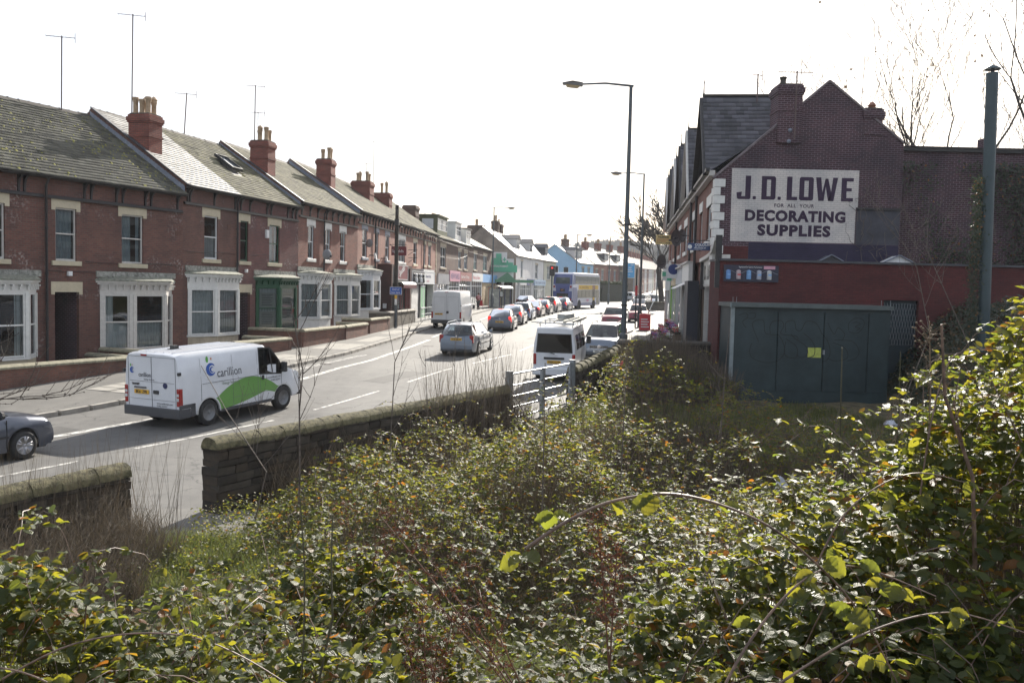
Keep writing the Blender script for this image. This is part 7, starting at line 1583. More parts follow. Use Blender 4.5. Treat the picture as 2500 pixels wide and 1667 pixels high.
pn('window_divider', [(1.0,1.14),(1.04,1.14),(.98,1.83),(.94,1.83)], BLACK, o=.009)
pn('side_window', [(.5,1.17),(1.38,1.1),(1.5,1.2),(1.28,1.5),(.98,1.82),(.55,1.84)], CGLASSD, s_=1)
wv = MB()
for a in np.linspace(0,2*math.pi,17)[:-1]: pass
wv.lathe((1.15,.35,1.2),[(.17,-.01),(.19,0),(.17,.01)],14,axis='x').build('steering_wheel', BLACK, t)
MB().box(.5,1.62,-.78,.78,.9,1.12).box(1.25,1.6,-.78,.78,1.12,1.2).box(.35,.5,-.75,-.25,1.0,1.62).box(.35,.5,.25,.75,1.0,1.62).build('seats', SEAT, t)
pn('door_handle', [(.56,.97),(.66,.97),(.66,1.1),(.56,1.1)], PLASTIC, o=.02)
# skirts and bumper in grey plastic
bp_ = MB(); 
bp_.box(xr-.05,xr+.35,-W/2-.012,W/2+.012,.3,.55).box(xr+.35,xr+.52,-W/2-.012,-W/2+.05,.32,.66).box(xr-.02,xr+.5,-W/2-.012,-W/2+.03,.55,.66).box(xr+.35,xr+.52,W/2-.05,W/2+.012,.32,.66)
bevel(bp_.build('rear_bumper', mat('dark_grey_bumper',(.06,.062,.07),.6,.1,4), t), .03)
def arch(par, cx, r0, r1, y, m, s_=-1, zmin=.3):
    mb = MB(); n = 14
    for i in range(n):
        a, b = math.pi*i/n, math.pi*(i+1)/n; 
        mb.add([(cx+r0*math.cos(a),y,.34+r0*math.sin(a)),(cx+r1*math.cos(a),y,.34+r1*math.sin(a)),(cx+r1*math.cos(b),y,.34+r1*math.sin(b)),(cx+r0*math.cos(b),y,.34+r0*math.sin(b)),(cx+r0*math.cos(a),y+.06,.34+r0*math.sin(a)),(cx+r0*math.cos(b),y+.06,.34+r0*math.sin(b))],[(0,1,2,3),(0,3,5,4)])
    return mb.build('wheel_arch', m, par)
arch(t, xr+.98, .39, .43, -W/2-.012, P_WHITE2); arch(t, xr+3.91, .39, .44, -W/2*.975-.012, P_WHITE2)
MB().box(xr+1.35,xr+3.4,-W/2-.0,-W/2+.02,.3,.38).build('sill', mat('dark_grey_bumper',(.06,.062,.07)), t)
# rear doors
MB().box(xr-.012,xr-.0,-.004,.004,.5,1.84).box(xr-.008,xr,-.84,.84,1.845,1.853).box(xr-.008,xr,-.845,-.837,.52,1.85).box(xr-.008,xr,.837,.845,.52,1.85).box(xr-.009,xr,-.8,-.02,1.2,1.206).box(xr-.009,xr,.02,.8,1.2,1.206).box(xr-.009,xr,-.8,.8,.74,.746).build('door_gap', mat('panel_gap_grey',(.12,.12,.13)), t)
for s_ in (-1,1):
    bevel(MB().box(xr-.02,xr+.1,s_*(W/2-.11),s_*(W/2+.006),.62,1.08).build('tail_lamp', REDL, t), .02); MB().box(xr-.024,xr-.0,s_*(W/2-.1),s_*(W/2-.02),.76,.84).box(xr-.024,xr,s_*(W/2-.1),s_*(W/2-.02),.88,.95).build('clear_lens', CLEAR, t)
    MB().box(xr-.05,xr+.04,s_*(W/2-.03),s_*(W/2+.02),1.42,1.5).build('hinge', PLASTIC, t)
plate_(t, xr-.014, .93, True, 'BK61 ZPR', yo=.36); MB().box(xr-.03,xr,.2,.62,1.02,1.06).build('plate_lamp_trim', mat('panel_gap_grey',(.12,.12,.13)), t)
MB().box(xr-.03,xr,-.24,-.07,.9,.99).build('door_handle', PLASTIC, t); MB().box(xr-.02,xr,.16,.36,1.87,1.91).build('high_brake_lamp', REDL, t)
MB().lathe((xr-.006,-.48,1.13),[(.0,-.01),(.075,-.008),(.075,0),(0,.003)],16,axis='x').build('oval_badge', mat('badge_blue',(.02,.03,.1),.3,.1,3), t).scale = (1,1,1)
XT = (math.pi/2,0,-math.pi/2); CH = mat('charcoal_lettering',(.06,.065,.08),.5,.05,4); LB_ = mat('logo_blue',(.03,.1,.4),.4,.1,4); LG_ = mat('logo_green',(.12,.4,.08),.4,.1,4); LO_ = mat('logo_orange',(.6,.2,.05),.4,.1,4)
gtext('carillion', .17, CH, t, (xr-.008,.47,1.32), XT, sx=.82, ext=.001); gtext('Energy Services', .06, CH, t, (xr-.008,.28,1.24), XT, ext=.001); gtext('TRANSIT', .07, BLACK, t, (xr-.01,.72,1.1), XT, bold=.004, ext=.001)
gtext('www.carillionplc.com', .065, CH, t, (xr-.012,-.17,.64), XT, ext=.001); gtext('01902 422431', .065, CH, t, (xr-.012,-.17,.57), XT, ext=.001)
tilt = math.atan2(ys(1.3)-ys(1.7), .4); RT = (math.pi/2-tilt,0,0)
def side_logo(par, ox, oz, s_, rear=False):
    def pl(pts): 
        if rear: return [(xr-.009, oy_-x, oz+z) for x, z in pts for oy_ in (ox,)]
        return [(ox+x, -(ys(oz+z)+.0065), oz+z) for x, z in pts]
    def cres(cx, cz, r0, r1, dx, a0, a1, m, nm):
        n = 18; mb = MB()
        for i in range(n):
            a, b = a0+(a1-a0)*i/n, a0+(a1-a0)*(i+1)/n
            P = pl([(cx+r0*math.cos(a),cz+r0*math.sin(a)),(cx+r0*math.cos(b),cz+r0*math.sin(b)),(cx+dx+r1*math.cos(b),cz+r1*math.sin(b)),(cx+dx+r1*math.cos(a),cz+r1*math.sin(a))]); mb.add(P,[(0,1,2,3)])
        mb.build(nm, m, par)
    cres(.2*s_,.2*s_,.2*s_,.13*s_,.06*s_,.7,5.6,LB_,'logo_crescent'); cres(.24*s_,.19*s_,.09*s_,.06*s_,.03*s_,.9,5.4,LB_,'logo_crescent')
    n = 12; lf = [(.07*s_+.055*s_*math.sin(2*math.pi*i/n)*(1), .52*s_+.1*s_*math.cos(2*math.pi*i/n)) for i in range(n)]; MB().add(pl(lf),[list(range(n))]).build('logo_leaf', LG_, par)
    st = [(.24*s_+(.06 if i%2==0 else .02)*s_*math.cos(i*math.pi/5),.53*s_+(.06 if i%2==0 else .02)*s_*math.sin(i*math.pi/5)) for i in range(10)]; MB().add(pl(st),[list(range(10))]).build('logo_star', LO_, par)
side_logo(t, -1.5, 1.3, .85); side_logo(t, .78, 1.4, .4, rear=True)
gtext('carillion', .33, CH, t, (-1.13,-(ys(1.24)+.009),1.24), RT, sx=.88, ext=.001); gtext('Energy Services', .1, mat('grey_green_lettering',(.2,.25,.18),.5,.05,4), t, (-.95,-(W/2+.008),1.02), RX, ext=.001, sx=.95)
gtext('www.carillionplc.com', .07, CH, t, (.75,-(ys(.98,1)+.012),.98), RX, ext=.001); gtext('01902 422431', .07, CH, t, (.95,-(ys(.9,1)+.012),.89), RX, ext=.001)
MB().box(-1.62,-1.45,.05,.2,H-.0,H+.1).box(-1.66,-1.41,.0,.25,H-.02,H+.015).build('roof_vent', PLASTIC, t)
ribs = MB()
for yy in (-.6,-.3,0,.3,.6): ribs.box(-2.3,.6,yy-.012,yy+.012,H-.01,H+.008)
ribs.build('roof_ribs', P_WHITE, t)
# tall white van parked at the kerb
V2 = van('tall plain white van parked at the left kerb beyond the garden walls', -4.05, 61.6, 7, P_WHITE2, 5.0, 2.02, 2.52, 3.0, .95, 1.95, 1.25, 1.3, 1.0, lo=1.2, w3=.9, lowsill=.42)
t = V2['t']; xr = -2.5; W = 2.02
MB().box(xr-.01,xr,-.005,.005,.6,2.3).box(xr-.008,xr,-.82,-.1,2.12,2.128).box(xr-.008,xr,.1,.82,2.12,2.128).box(xr-.008,xr,-.83,-.822,1.1,2.12).box(xr-.008,xr,.822,.83,1.1,2.12).box(xr-.008,xr,-.1,-.092,1.1,2.12).box(xr-.008,xr,.092,.1,1.1,2.12).build('door_gap', mat('panel_gap_grey',(.12,.12,.13)), t)
bevel(MB().box(xr-.04,xr+.3,-W/2,W/2,.38,.62).build('rear_bumper', PLASTIC, t), .03)
for s_ in (-1,1): bevel(MB().box(xr-.02,xr+.05,s_*(W/2-.13),s_*(W/2-.01),.72,1.15).build('tail_lamp', REDL, t), .02)
for s_ in (-1,1): MB().box(xr-.05,xr+.02,s_*(W/2-.06),s_*(W/2-.0),1.55,1.6).build('hinge', PLASTIC, t)
plate_(t, xr-.012, 1.0, True, 'ND08 YFT', yo=.5); MB().box(xr-.03,xr,-.16,-.0,1.05,1.2).build('door_handle', PLASTIC, t); MB().box(xr-.02,xr+.02,-.12,.12,2.42,2.46).build('high_brake_lamp', REDL, t)
# little white van with ladders
V3 = van('small white windowed van with ladders on its roof, right behind the field gate', 1.92, 34.55, 12, P_WHITE, 3.5, 1.56, 2.0, 2.0, .75, 1.45, 1.0, 1.25, .95, lo=1.1, w3=.86, wr=.29, lowsill=.32)
t = V3['t']; xr = -1.75; W = 1.56; H = 2.0; pn = V3['panel']; ys3 = V3['ys']
rw_ = MB().add([(xr-.012,-.64,1.1),(xr-.012,.64,1.1),(xr-.004,.58,1.72),(xr-.004,-.58,1.72)],[(0,1,2,3)]).build('rear_window', CGLASSD, t); MB().add([(xr-.006,-.68,1.06),(xr-.006,.68,1.06),(xr-.0015,.62,1.76),(xr-.0015,-.62,1.76)],[(0,1,2,3)]).build('window_seal', BLACK, t)
for s_ in (-1,1): bevel(MB().box(xr-.02,xr+.06,s_*(W/2-.12),s_*(W/2-.005),.62,1.02).build('tail_lamp', REDL, t), .02)
bevel(MB().box(xr-.1,xr+.2,-W/2-.01,W/2+.01,.24,.5).build('rear_bumper', P_WHITE, t), .03)
plate_(t, xr-.012, .72, True, 'YR04 KUD', w=.5); bevel(MB().box(xr-.04,xr,-.38,.38,.82,.9).build('plate_trim', BLACK, t),.02); MB().bar((xr-.03,-.02,1.02),(xr-.04,.25,1.1),.03,.02).build('wiper', BLACK, t); MB().lathe((xr-.01,-.06,1.0),[(.0,-.03),(.05,-.02),(.05,0)],10,axis='x').build('wiper_hub', P_WHITE, t)
for a, b in ((-1.4,-.75),(-.65,0),(.12,.85)): pn('side_window', [(a,1.15),(b,1.15),(b,1.7),(a,1.7)], CGLASSD)
MB().box(-.04,-.03,-(ys3(.9)+.004),-(ys3(.9)-.02),.4,1.7).box(.05,.06,-(ys3(.9)+.004),-(ys3(.9)-.02),.4,1.1).box(.95,.96,-(ys3(.9)+.004),-(ys3(.9)-.02),.4,1.1).build('panel_gap', mat('panel_gap_grey',(.12,.12,.13)), t)
rk = MB()
for xx in (-1.35,-.2,.8): rk.tube([(xx,-.72,H+.12),(xx,.72,H+.12)], .02, 6).tube([(xx,-.6,H-.06),(xx,-.62,H+.12)], .018, 5).tube([(xx,.6,H-.06),(xx,.62,H+.12)], .018, 5)
for yy in (-.68,.68): rk.tube([(-1.6,yy,H+.12),(1.0,yy,H+.12)], .018, 6)
rk.tube([(-1.6,.9,H+.16),(-1.6,-.7,H+.1)], .015, 5); rk.build('roof_rack', GSTEEL, t)
def ladder(label, y0, z, ln, w=.36, rz=0.0):
    p = t.matrix_basis @ Vector((-1.5,y0,z)); l = thing('ladder', label, 'ladder', tuple(p), t.rotation_euler.z+rz, 'ladders on the small van'); l.rotation_euler.y = t.rotation_euler.y
    for yy in (-w/2,w/2): MB().box(0,ln,yy-.015,yy+.015,0,.075).build('stile', mat('ladder_aluminium',(.45,.44,.4),.4,.2,5,metal=.5), l)
    rr = MB()
    for i in range(int(ln/.26)): rr.tube([(.12+i*.26,-w/2,.04),(.12+i*.26,w/2,.04)], .014, 5)
    rr.build('rungs', mat('ladder_aluminium',(.45,.44,.4)), l, kind='stuff')
ladder('long aluminium ladder lying lowest on the roof rack', -.1, H+.15, 2.9); ladder('second aluminium ladder set over to the right of the roof rack', -.48, H+.15, 2.7, .3, -.05)
p = t.matrix_basis @ Vector((-.9,-.1,H+.26)); b_ = thing('roof_box', 'grey pipe box strapped on top of the ladders', 'box', tuple(p), t.rotation_euler.z-.12); MB().box(0,1.3,-.12,.12,0,.15).box(1.3,1.35,-.14,.14,-.01,.16).box(-.04,0,-.14,.14,-.01,.16).build('tube', mat('grey_plastic',(.33,.34,.33),.5,.2,5), b_)
V4 = van('small pale windowed van driving away at the bend, left of the lamp columns', 23.3, 178.5, 20, P_WHITE, 4.0, 1.65, 1.85, 2.5, .7, 1.3, .75, 1.15, .9, lo=1.0, w3=.88, wr=.29)
t = V4['t']; MB().box(-2.012,-2.0,-.6,-.05,1.1,1.6).box(-2.012,-2.0,.05,.6,1.1,1.6).build('rear_window', CGLASSD, t)
for s_ in (-1,1): MB().box(-2.02,-1.95,s_*.7,s_*.8,.6,1.0).build('tail_lamp', REDL, t)
MB().box(-2.03,-1.9,-.8,.8,.3,.5).build('rear_bumper', PLASTIC, t)
# the bus
bt = thing('double_decker_bus', 'violet-backed double-decker bus with lilac side and yellow advert, halted at the signals', 'bus', (0,0,0))
L, W, H = 10.2, 2.5, 4.3
def busbody():
    mb = MB(); prof = [(-L/2,.35),(-L/2-.02,1.0),(-L/2,2.6),(-L/2+.12,3.6),(-L/2+.22,4.1),(-L/2+.5,H),(L/2-.6,H),(L/2-.15,4.0),(L/2,2.4),(L/2,.35)]
    mb.prism([(x,z) for x,z in prof], -W/2, W/2, 'y'); return mb
o = bevel(busbody().build('body', P_BUSL, bt), .14, 3)
e = .012
def bpanel(nm, x0, x1, z0, z1, m, th=.012, y=-1, par=None): return MB().box(x0,x1,-W/2-th if y<0 else W/2,-W/2 if y<0 else W/2+th,z0,z1).build(nm, m, par or bt)
MB().add([(-L/2+.05,-W/2-e,.4),(-L/2+1.75,-W/2-e,.4),(-L/2+1.75,-W/2-e,1.5),(-L/2+1.55,-W/2-e,2.2),(-L/2+1.45,-W/2-e,2.55),(-L/2+.05,-W/2-e,2.55)],[(0,1,2,3,4,5)]).build('violet_side', P_BUSV, bt)
bpanel('skirt', -L/2+1.75, L/2-.1, .4, .72, P_BUSV)
sk_ = MB().add([(-L/2+.1,-W/2-e,2.9),(-L/2+.9,-W/2-e,2.9),(-L/2+.9,-W/2-e,4.0),(-L/2+.35,-W/2-e,4.0)],[(0,1,2,3)]).build('violet_corner', P_BUSV, bt)
BG = mat('bus_window_band', (.02,.022,.026), .15, .1, 3, coat=.6); BGL = mat('bus_window_glass', (.05,.07,.08), .06, .3, 1.2, coat=1)
bpanel('window_band', -L/2+.95, L/2-.35, 2.98, 3.9, BG, .01); bpanel('window_band', -L/2+1.8, L/2-.4, 1.3, 2.25, BG, .01)
for i in range(6): bpanel('window', -L/2+1.05+i*1.43, -L/2+2.4+i*1.43, 3.05, 3.84, BGL, .02)
for i in range(5): bpanel('window', -L/2+1.9+i*1.35, -L/2+3.18+i*1.35, 1.37, 2.2, BGL, .02)
bpanel('advert', -L/2+2.1, L/2-.8, 2.32, 2.86, mat('yellow_advert',(.62,.4,.05),.5,.15,2), .02); bpanel('advert_tail', L/2-2.9, L/2-2.2, 1.1, 2.32, mat('dark_advert',(.07,.06,.05),.5,.3,3), .03); bpanel('advert_foot', L/2-2.9, L/2-2.2, 1.0, 1.35, mat('yellow_advert',(.62,.4,.05)), .034); bpanel('advert_picture', L/2-3.1, L/2-2.0, 2.34, 2.84, mat('advert_face',(.3,.18,.14),.6,.6,3), .03)
gtext('THE LOWEST PRICES', .34, mat('brown_lettering',(.25,.13,.03),.5,.1,3), bt, (-L/2+2.3,-W/2-.022,2.45), RX, sx=1.05); gtext('FIRST', .34, mat('pink_lettering',(.55,.12,.25),.5,.1,3), bt, (L/2-5.2,-W/2-.014,.88), RX, sx=1.1, bold=.01)
MB().add([(-L/2-.03,-W/2+.06,.45),(-L/2-.03,W/2-.06,.45),(-L/2-.05,W/2-.06,1.0),(-L/2-.05,-W/2+.06,1.0),(-L/2-.02,W/2-.06,2.6),(-L/2-.02,-W/2+.06,2.6),(-L/2+.105,W/2-.06,3.6),(-L/2+.105,-W/2+.06,3.6),(-L/2+.2,W/2-.1,4.08),(-L/2+.2,-W/2+.1,4.08)],[(0,1,2,3),(3,2,4,5),(5,4,6,7),(7,6,8,9)]).build('violet_rear', P_BUSV, bt)
for s_ in (-1,1): 
    MB().add([(-L/2-.035,s_*(W/2-.04),2.1),(-L/2-.03,s_*(W/2-.45),2.1),(-L/2-.03,s_*(W/2-.3),2.9),(-L/2-.01,s_*(W/2-.04),2.9)],[(0,1,2,3)]).build('lilac_corner', P_BUSL, bt)
    MB().box(-L/2-.06,-L/2-.0,s_*(W/2-.3),s_*(W/2-.1),2.5,2.75).build('high_tail_lamp', REDL, bt); MB().box(-L/2-.06,-L/2,s_*(W/2-.28),s_*(W/2-.1),.9,1.25).build('tail_lamp', REDL, bt)
MB().add([(-L/2-.0,-.9,2.98),(-L/2-.0,.9,2.98),(-L/2+.09,.85,3.72),(-L/2+.09,-.85,3.72)],[(0,1,2,3)]).build('rear_window', BGL, bt)
MB().box(-L/2-.07,-L/2-.02,-.72,.72,1.35,1.85).build('engine_grille', BG, bt); MB().box(-L/2-.075,-L/2-.02,-.3,.3,2.05,2.4).build('route_display', BG, bt); gtext('97', .3, mat('orange_display',(.5,.12,.05),.5,.1,3), bt, (-L/2-.08,.2,2.12), XT)
plate_(bt, -L/2-.06, .75, True, 'YN08 NLM')
for wx in (-L/2+2.4, L/2-2.5):
    for s_ in (-1,1): wheel(bt, wx, s_, W/2-.15, .48, .3, 'steel')
    MB().lathe((wx,-W/2-.018,.5),[(.6,0),(.6,.01)],20,axis='y').build('wheel_recess', TARM, bt); 
bpanel('door', L/2-1.5, L/2-.5, .45, 2.25, BGL, .018)
MB().tube([(L/2-.1,-W/2-.05,2.9),(L/2+.2,-W/2-.25,2.7),(L/2+.2,-W/2-.25,2.3)], .04, 6).build('mirror', BLACK, bt)
place(bt, 7.9, 111.3, 24)
# ---------------------------------------------------------------- people
SKIN = mat('skin', (.4,.22,.16), .6, .1, 8)
def person(label, x, y, hd, top, legs, h=1.68, lean=.06, reach=.35, hair=(.04,.03,.025), z=None, stride=.18):
    z = gz(y)+.12 if z is None else z
    t = thing('person', label, 'person', (x,y,z), math.pi/2-R(hd), None); k = h/1.7
    def skin(nm, verts, edges, rad, m, sub=2, root=0):
        me = bpy.data.meshes.new(nm); me.from_pydata([tuple(c*k for c in v) for v in verts], edges, []); me.materials.append(m); o = bpy.data.objects.new(nm, me); COL.objects.link(o); o.parent = t
        sm_ = o.modifiers.new('skin','SKIN'); d = me.skin_vertices[0].data if me.skin_vertices else None
        if d is None: return o
        for i, r in enumerate(rad): d[i].radius = (r[0]*k, r[1]*k); d[i].use_root = (i == root)
        s2 = o.modifiers.new('sub','SUBSURF'); s2.levels = sub; s2.render_levels = sub; return o
    import bmesh as _b
    def skin2(nm, verts, edges, rad, m):
        me = bpy.data.meshes.new(nm); bm = _b.new(); lay_ = bm.verts.layers.skin.verify(); vs = [bm.verts.new(tuple(c*k for c in v)) for v in verts]
        for a, b in edges: bm.edges.new((vs[a],vs[b]))
        for i, v in enumerate(vs): v[lay_].radius = (rad[i][0]*k, rad[i][1]*k); v[lay_].use_root = (i == 0)
        bm.to_mesh(me); bm.free(); me.materials.append(m); o = bpy.data.objects.new(nm, me); COL.objects.link(o); o.parent = t
        o.modifiers.new('skin','SKIN').use_smooth_shade = True; s2 = o.modifiers.new('sub','SUBSURF'); s2.levels = 1; s2.render_levels = 1; return o
    l = lean
    body = skin2('body', [(0,0,.92),(l*.5,0,1.15),(l,0,1.38),(l*1.2,0,1.47),(l*1.3,0,1.52),(l*1.5,0,1.6),(l*1.7,0,1.7), (l,.19,1.36),(l+.08,.24,1.1),(l+reach,.2,1.02),(l+reach+.09,.2,1.03),(l,-.19,1.36),(l+.08,-.24,1.1),(l+reach,-.2,1.02),(l+reach+.09,-.2,1.03),
        (.0,.1,.86),(stride,.1,.5),(stride*.9,.1,.1),(stride*.9+.14,.11,.05),(0,-.1,.86),(-stride*.4,-.1,.48),(-stride*1.5,-.1,.14),(-stride*1.5+.13,-.11,.05)],
        [(0,1),(1,2),(2,3),(3,4),(4,5),(5,6),(2,7),(7,8),(8,9),(9,10),(2,11),(11,12),(12,13),(13,14),(0,15),(15,16),(16,17),(17,18),(0,19),(19,20),(20,21),(21,22)],
        [(.13,.17),(.13,.16),(.13,.18),(.06,.07),(.055,.055),(.09,.08),(.08,.075),(.075,.075),(.05,.05),(.035,.035),(.03,.03),(.075,.075),(.05,.05),(.035,.035),(.03,.03),(.1,.1),(.07,.07),(.05,.05),(.04,.045),(.1,.1),(.07,.07),(.05,.05),(.04,.045)], SKIN)
    skin2('jacket', [(0,0,.86),(l*.5,0,1.15),(l,0,1.38),(l*1.15,0,1.45),(l,.19,1.37),(l+.08,.245,1.1),(l+reach-.04,.2,1.03),(l,-.19,1.37),(l+.08,-.245,1.1),(l+reach-.04,-.2,1.03)],[(0,1),(1,2),(2,3),(2,4),(4,5),(5,6),(2,7),(7,8),(8,9)],[(.17,.2),(.16,.19),(.16,.21),(.09,.1),(.095,.095),(.07,.07),(.05,.05),(.095,.095),(.07,.07),(.05,.05)], top)
    skin2('trousers', [(0,0,.93),(.0,.1,.84),(stride,.1,.5),(stride*.9,.1,.12),(0,-.1,.84),(-stride*.4,-.1,.48),(-stride*1.5,-.1,.16)],[(0,1),(1,2),(2,3),(0,4),(4,5),(5,6)],[(.15,.18),(.12,.12),(.085,.085),(.07,.07),(.12,.12),(.085,.085),(.07,.07)], legs)
    hr = MB(); hc_ = (l*1.6-.02, 0, 1.66)
    hr.lathe((hc_[0]*k,0,(hc_[2]-.02)*k),[(.095*k,-.04*k),(.105*k,.02*k),(.09*k,.08*k),(.04*k,.11*k)],10).build('hair', mat('dark_hair',hair,.8,.2,20), t, smooth=True)
    fc = MB(); hx = (l*1.55+.09)*k
    fc.box(hx,hx+.02*k,-.012*k,.012*k,1.58*k,1.62*k).box(hx-.01,hx+.008*k,-.04*k,-.02*k,1.62*k,1.635*k).box(hx-.01,hx+.008*k,.02*k,.04*k,1.62*k,1.635*k).box(hx-.01,hx+.006*k,-.025*k,.025*k,1.55*k,1.56*k).build('face', mat('lips_and_eyes',(.12,.05,.04),.6,.2,8), t)
    for s_ in (-1,1): MB().lathe(((l*1.55)*k,s_*.088*k,1.6*k),[(.005,-.025),(.02,-.01),(.02,.015),(.005,.025)],6).build('ear', SKIN, t)
    sh = MB().box(stride*.9*k-.08,stride*.9*k+.17,.06*k,.15*k,0,.075).box(-stride*1.5*k-.08,-stride*1.5*k+.17,-.15*k,-.06*k,0,.075); bevel(sh.build('shoes', BLACK, t), .03)
    return t
JR = mat('red_grey_jacket', (.35,.06,.07), .8, .7, 4, tint=(.4,.2,.2)); person('person in a red and grey jacket pushing a pushchair away along the left pavement', -3.62, 93.9, 10, JR, mat('dark_trousers',(.03,.03,.035),.9,.2,5), reach=.38)
pc = thing('pushchair', 'pink-red pushchair pushed along the left pavement', 'pushchair', (-3.35,94.65,gz(94)+.12), math.pi/2-R(10)); MB().tube([(-.35,-.2,1.0),(.1,-.2,.45),(.45,-.2,.12)], .015, 5).tube([(-.35,.2,1.0),(.1,.2,.45),(.45,.2,.12)], .015, 5).tube([(-.35,-.2,1.0),(-.35,.2,1.0)],.018,5).tube([(.1,-.2,.45),(-.2,-.22,.1)],.015,5).tube([(.1,.2,.45),(-.2,.22,.1)],.015,5).build('frame', GSTEEL, pc)
MB().prism([(-.1,.35),(.35,.35),(.4,.45),(.05,.5),(-.15,.95),(-.22,.95)], -.19,.19,'y').build('seat', REDI, pc)
for x in (-.2,.45):
    for y in (-.22,.22): MB().lathe((x,y,.1),[(.03,-.02),(.1,-.02),(.1,.02),(.03,.02)],12,axis='y').build('wheel', TARM, pc)
person('distant figure in dark clothes walking on the far pavement under the street tree', 30.5, 198, 190, mat('dark_coat',(.04,.04,.05),.9,.2,4), mat('dark_trousers',(.03,.03,.035)), reach=.1)
person('distant figure in a red coat on the far pavement under the street tree', 31.8, 196, 190, REDI, mat('dark_trousers',(.03,.03,.035)), reach=.1)
# ---------------------------------------------------------------- vegetation
L_BR = leafmat('bramble_leaf', (.024,.038,.014), (.055,.075,.02), (.4,.38,.04), .47, .36, .46)
L_BR2 = leafmat('bramble_leaf_small', (.024,.035,.015), (.055,.07,.02), (.36,.34,.045), .55, .24, .46, veins=False)
L_IVY = leafmat('ivy_leaf', (.012,.022,.012), (.03,.045,.02), (.07,.1,.03), .38, .5, .25, veins=False)
L_GR = leafmat('grass_blade', (.04,.06,.02), (.15,.14,.06), (.22,.24,.07), .5, .3, .45, veins=False)
L_DRY = leafmat('dry_stem', (.06,.046,.036), (.17,.14,.11), (.16,.12,.08), .65, .25, .15, veins=False)
L_DOCK = leafmat('dock_seed', (.055,.022,.016), (.1,.042,.028), (.14,.045,.03), .7, .2, .3, veins=False)
L_LIT = leafmat('dead_leaf', (.1,.065,.04), (.26,.2,.14), (.2,.12,.05), .6, .3, .1, veins=False)
CANE = mat('bramble_cane', (.075,.045,.035), .5, .45, 15, spec=.5, tint=(.17,.11,.08)); CANEG = mat('green_brown_stem', (.07,.065,.035), .55, .3, 8); TWIG = mat('bare_twig', (.075,.06,.05), .65, .35, 12, tint=(.15,.12,.1)); BARK = mat('tree_bark', (.06,.052,.045), .85, .4, 5, bump=.5)
BUMPS = [(4.3,6.8,3.0,2.4,3.25),(7.9,8.2,2.0,2.6,3.9),(2.3,5.9,1.7,1.7,2.36),(3.3,8.8,1.8,1.6,1.7),(-1.6,8.6,1.0,1.0,1.3),(-2.4,6.9,1.0,.7,1.3),(-3.3,5.9,2.1,1.1,1.78),(-5.2,6.4,2,1.3,1.7),(-1.05,5.6,.75,.75,1.75),(3.4,20,1.9,1.9,1.95),(5.6,21.5,1.5,1.7,1.45),(1.7,17.3,1.7,2.3,1.4),(.3,14.4,1.7,2.3,1.38),(-1.2,12.0,1.5,1.9,1.3),(.9,11.6,1.1,1.1,.8),(5.2,13.2,2.2,1.6,.85),(2.7,12.2,1.7,1.7,1.2),(8.8,13.0,2.0,2.6,1.7),(-1.6,18.6,1.4,3.2,.85),(-2.7,15.3,1.2,2.4,.85),(4.6,17,1.8,1.6,1.2),(7.0,18,1.4,1.6,1.0),(1.8,21.6,1,1.4,.8),(2.9,23.8,.9,1.5,.45),(3.5,29.3,.8,1.6,1.75),(4.5,31.6,.9,1.3,1.9)]
RB = np.random.default_rng(42)
phs = RB.uniform(0,6.28,(14,)); fr_ = RB.uniform(1.2,4.5,(14,)); an_ = RB.uniform(0,6.28,(14,))
def lump(x, y):
    s = 0
    for i in range(14): s = s+np.sin((x*math.cos(an_[i])+y*math.sin(an_[i]))*fr_[i]+phs[i])/(.6+fr_[i]*.5)
    return s/3.2
def canopy(x, y):
    g = site_z(x, y); h = np.zeros_like(np.asarray(x,float))
    for bx,by,rx,ry_,zt in BUMPS:
        d2 = ((x-bx)/rx)**2+((y-by)/ry_)**2; gg = site_z(np.array(bx), np.array(by)); h = np.maximum(h, (zt-gg)*np.exp(-(d2**1.35)*.85))
    h = h*(1+.3*lump(x,y)+.12*lump(x*2.7,y*2.7)); return g, np.maximum(h,0)
def leaf_template(detail):
    if detail:   # base, side1, side2, tip along +u ; folded about the midrib and drooping
        pts = [(0,0,0),(.22,.27,.045),(.55,.34,.05),(.82,.2,.02),(1.0,0,-.1),(.82,-.2,.02),(.55,-.34,.05),(.22,-.27,.045),(.5,0,-.01)]
        fs = [(0,1,8),(1,2,8),(2,3,8),(3,4,8),(4,5,8),(5,6,8),(6,7,8),(7,0,8)]; fs = [f[::-1] for f in fs]
    else:
        pts = [(0,0,0),(.45,.33,.05),(1,0,-.06),(.45,-.33,.05)]; fs = [(0,2,1),(0,3,2)]
    return np.array(pts), np.array(fs)
def leaves(name, P, D, N, size, m, detail, rg, kind='stuff', parent=None, label=None, tint=None):
    """P base points, D leaf direction, N normal"""
    T, Fq = leaf_template(detail); n = len(P)
    N = N/np.linalg.norm(N,axis=1)[:,None]; D = D-N*np.sum(D*N,1)[:,None]; D /= np.linalg.norm(D,axis=1)[:,None]+1e-9; S_ = np.cross(N,D)
    sz = size[:,None,None]; wob = rg.uniform(.8,1.25,n)[:,None,None]; cup = rg.uniform(-1.2,2.2,n)[:,None,None]
    V = P[:,None]+sz*(D[:,None]*T[None,:,0:1]+S_[:,None]*T[None,:,1:2]*wob+N[:,None]*T[None,:,2:3]*cup)
    F = (np.arange(n)[:,None,None]*len(T)+Fq[None]).reshape(-1,3)
    uv = np.tile(T[:,:2],(n,1)); tt = np.repeat(rg.uniform(0,1,n) if tint is None else tint, len(T))
    me = npmesh(name, V.reshape(-1,3), F, m, smooth=True, uv=uv, col=tt); o = bpy.data.objects.new(name, me); COL.objects.link(o)
    if kind: o['kind'] = kind
    if parent: o.parent = parent
    if label: o['label'] = label
    return o
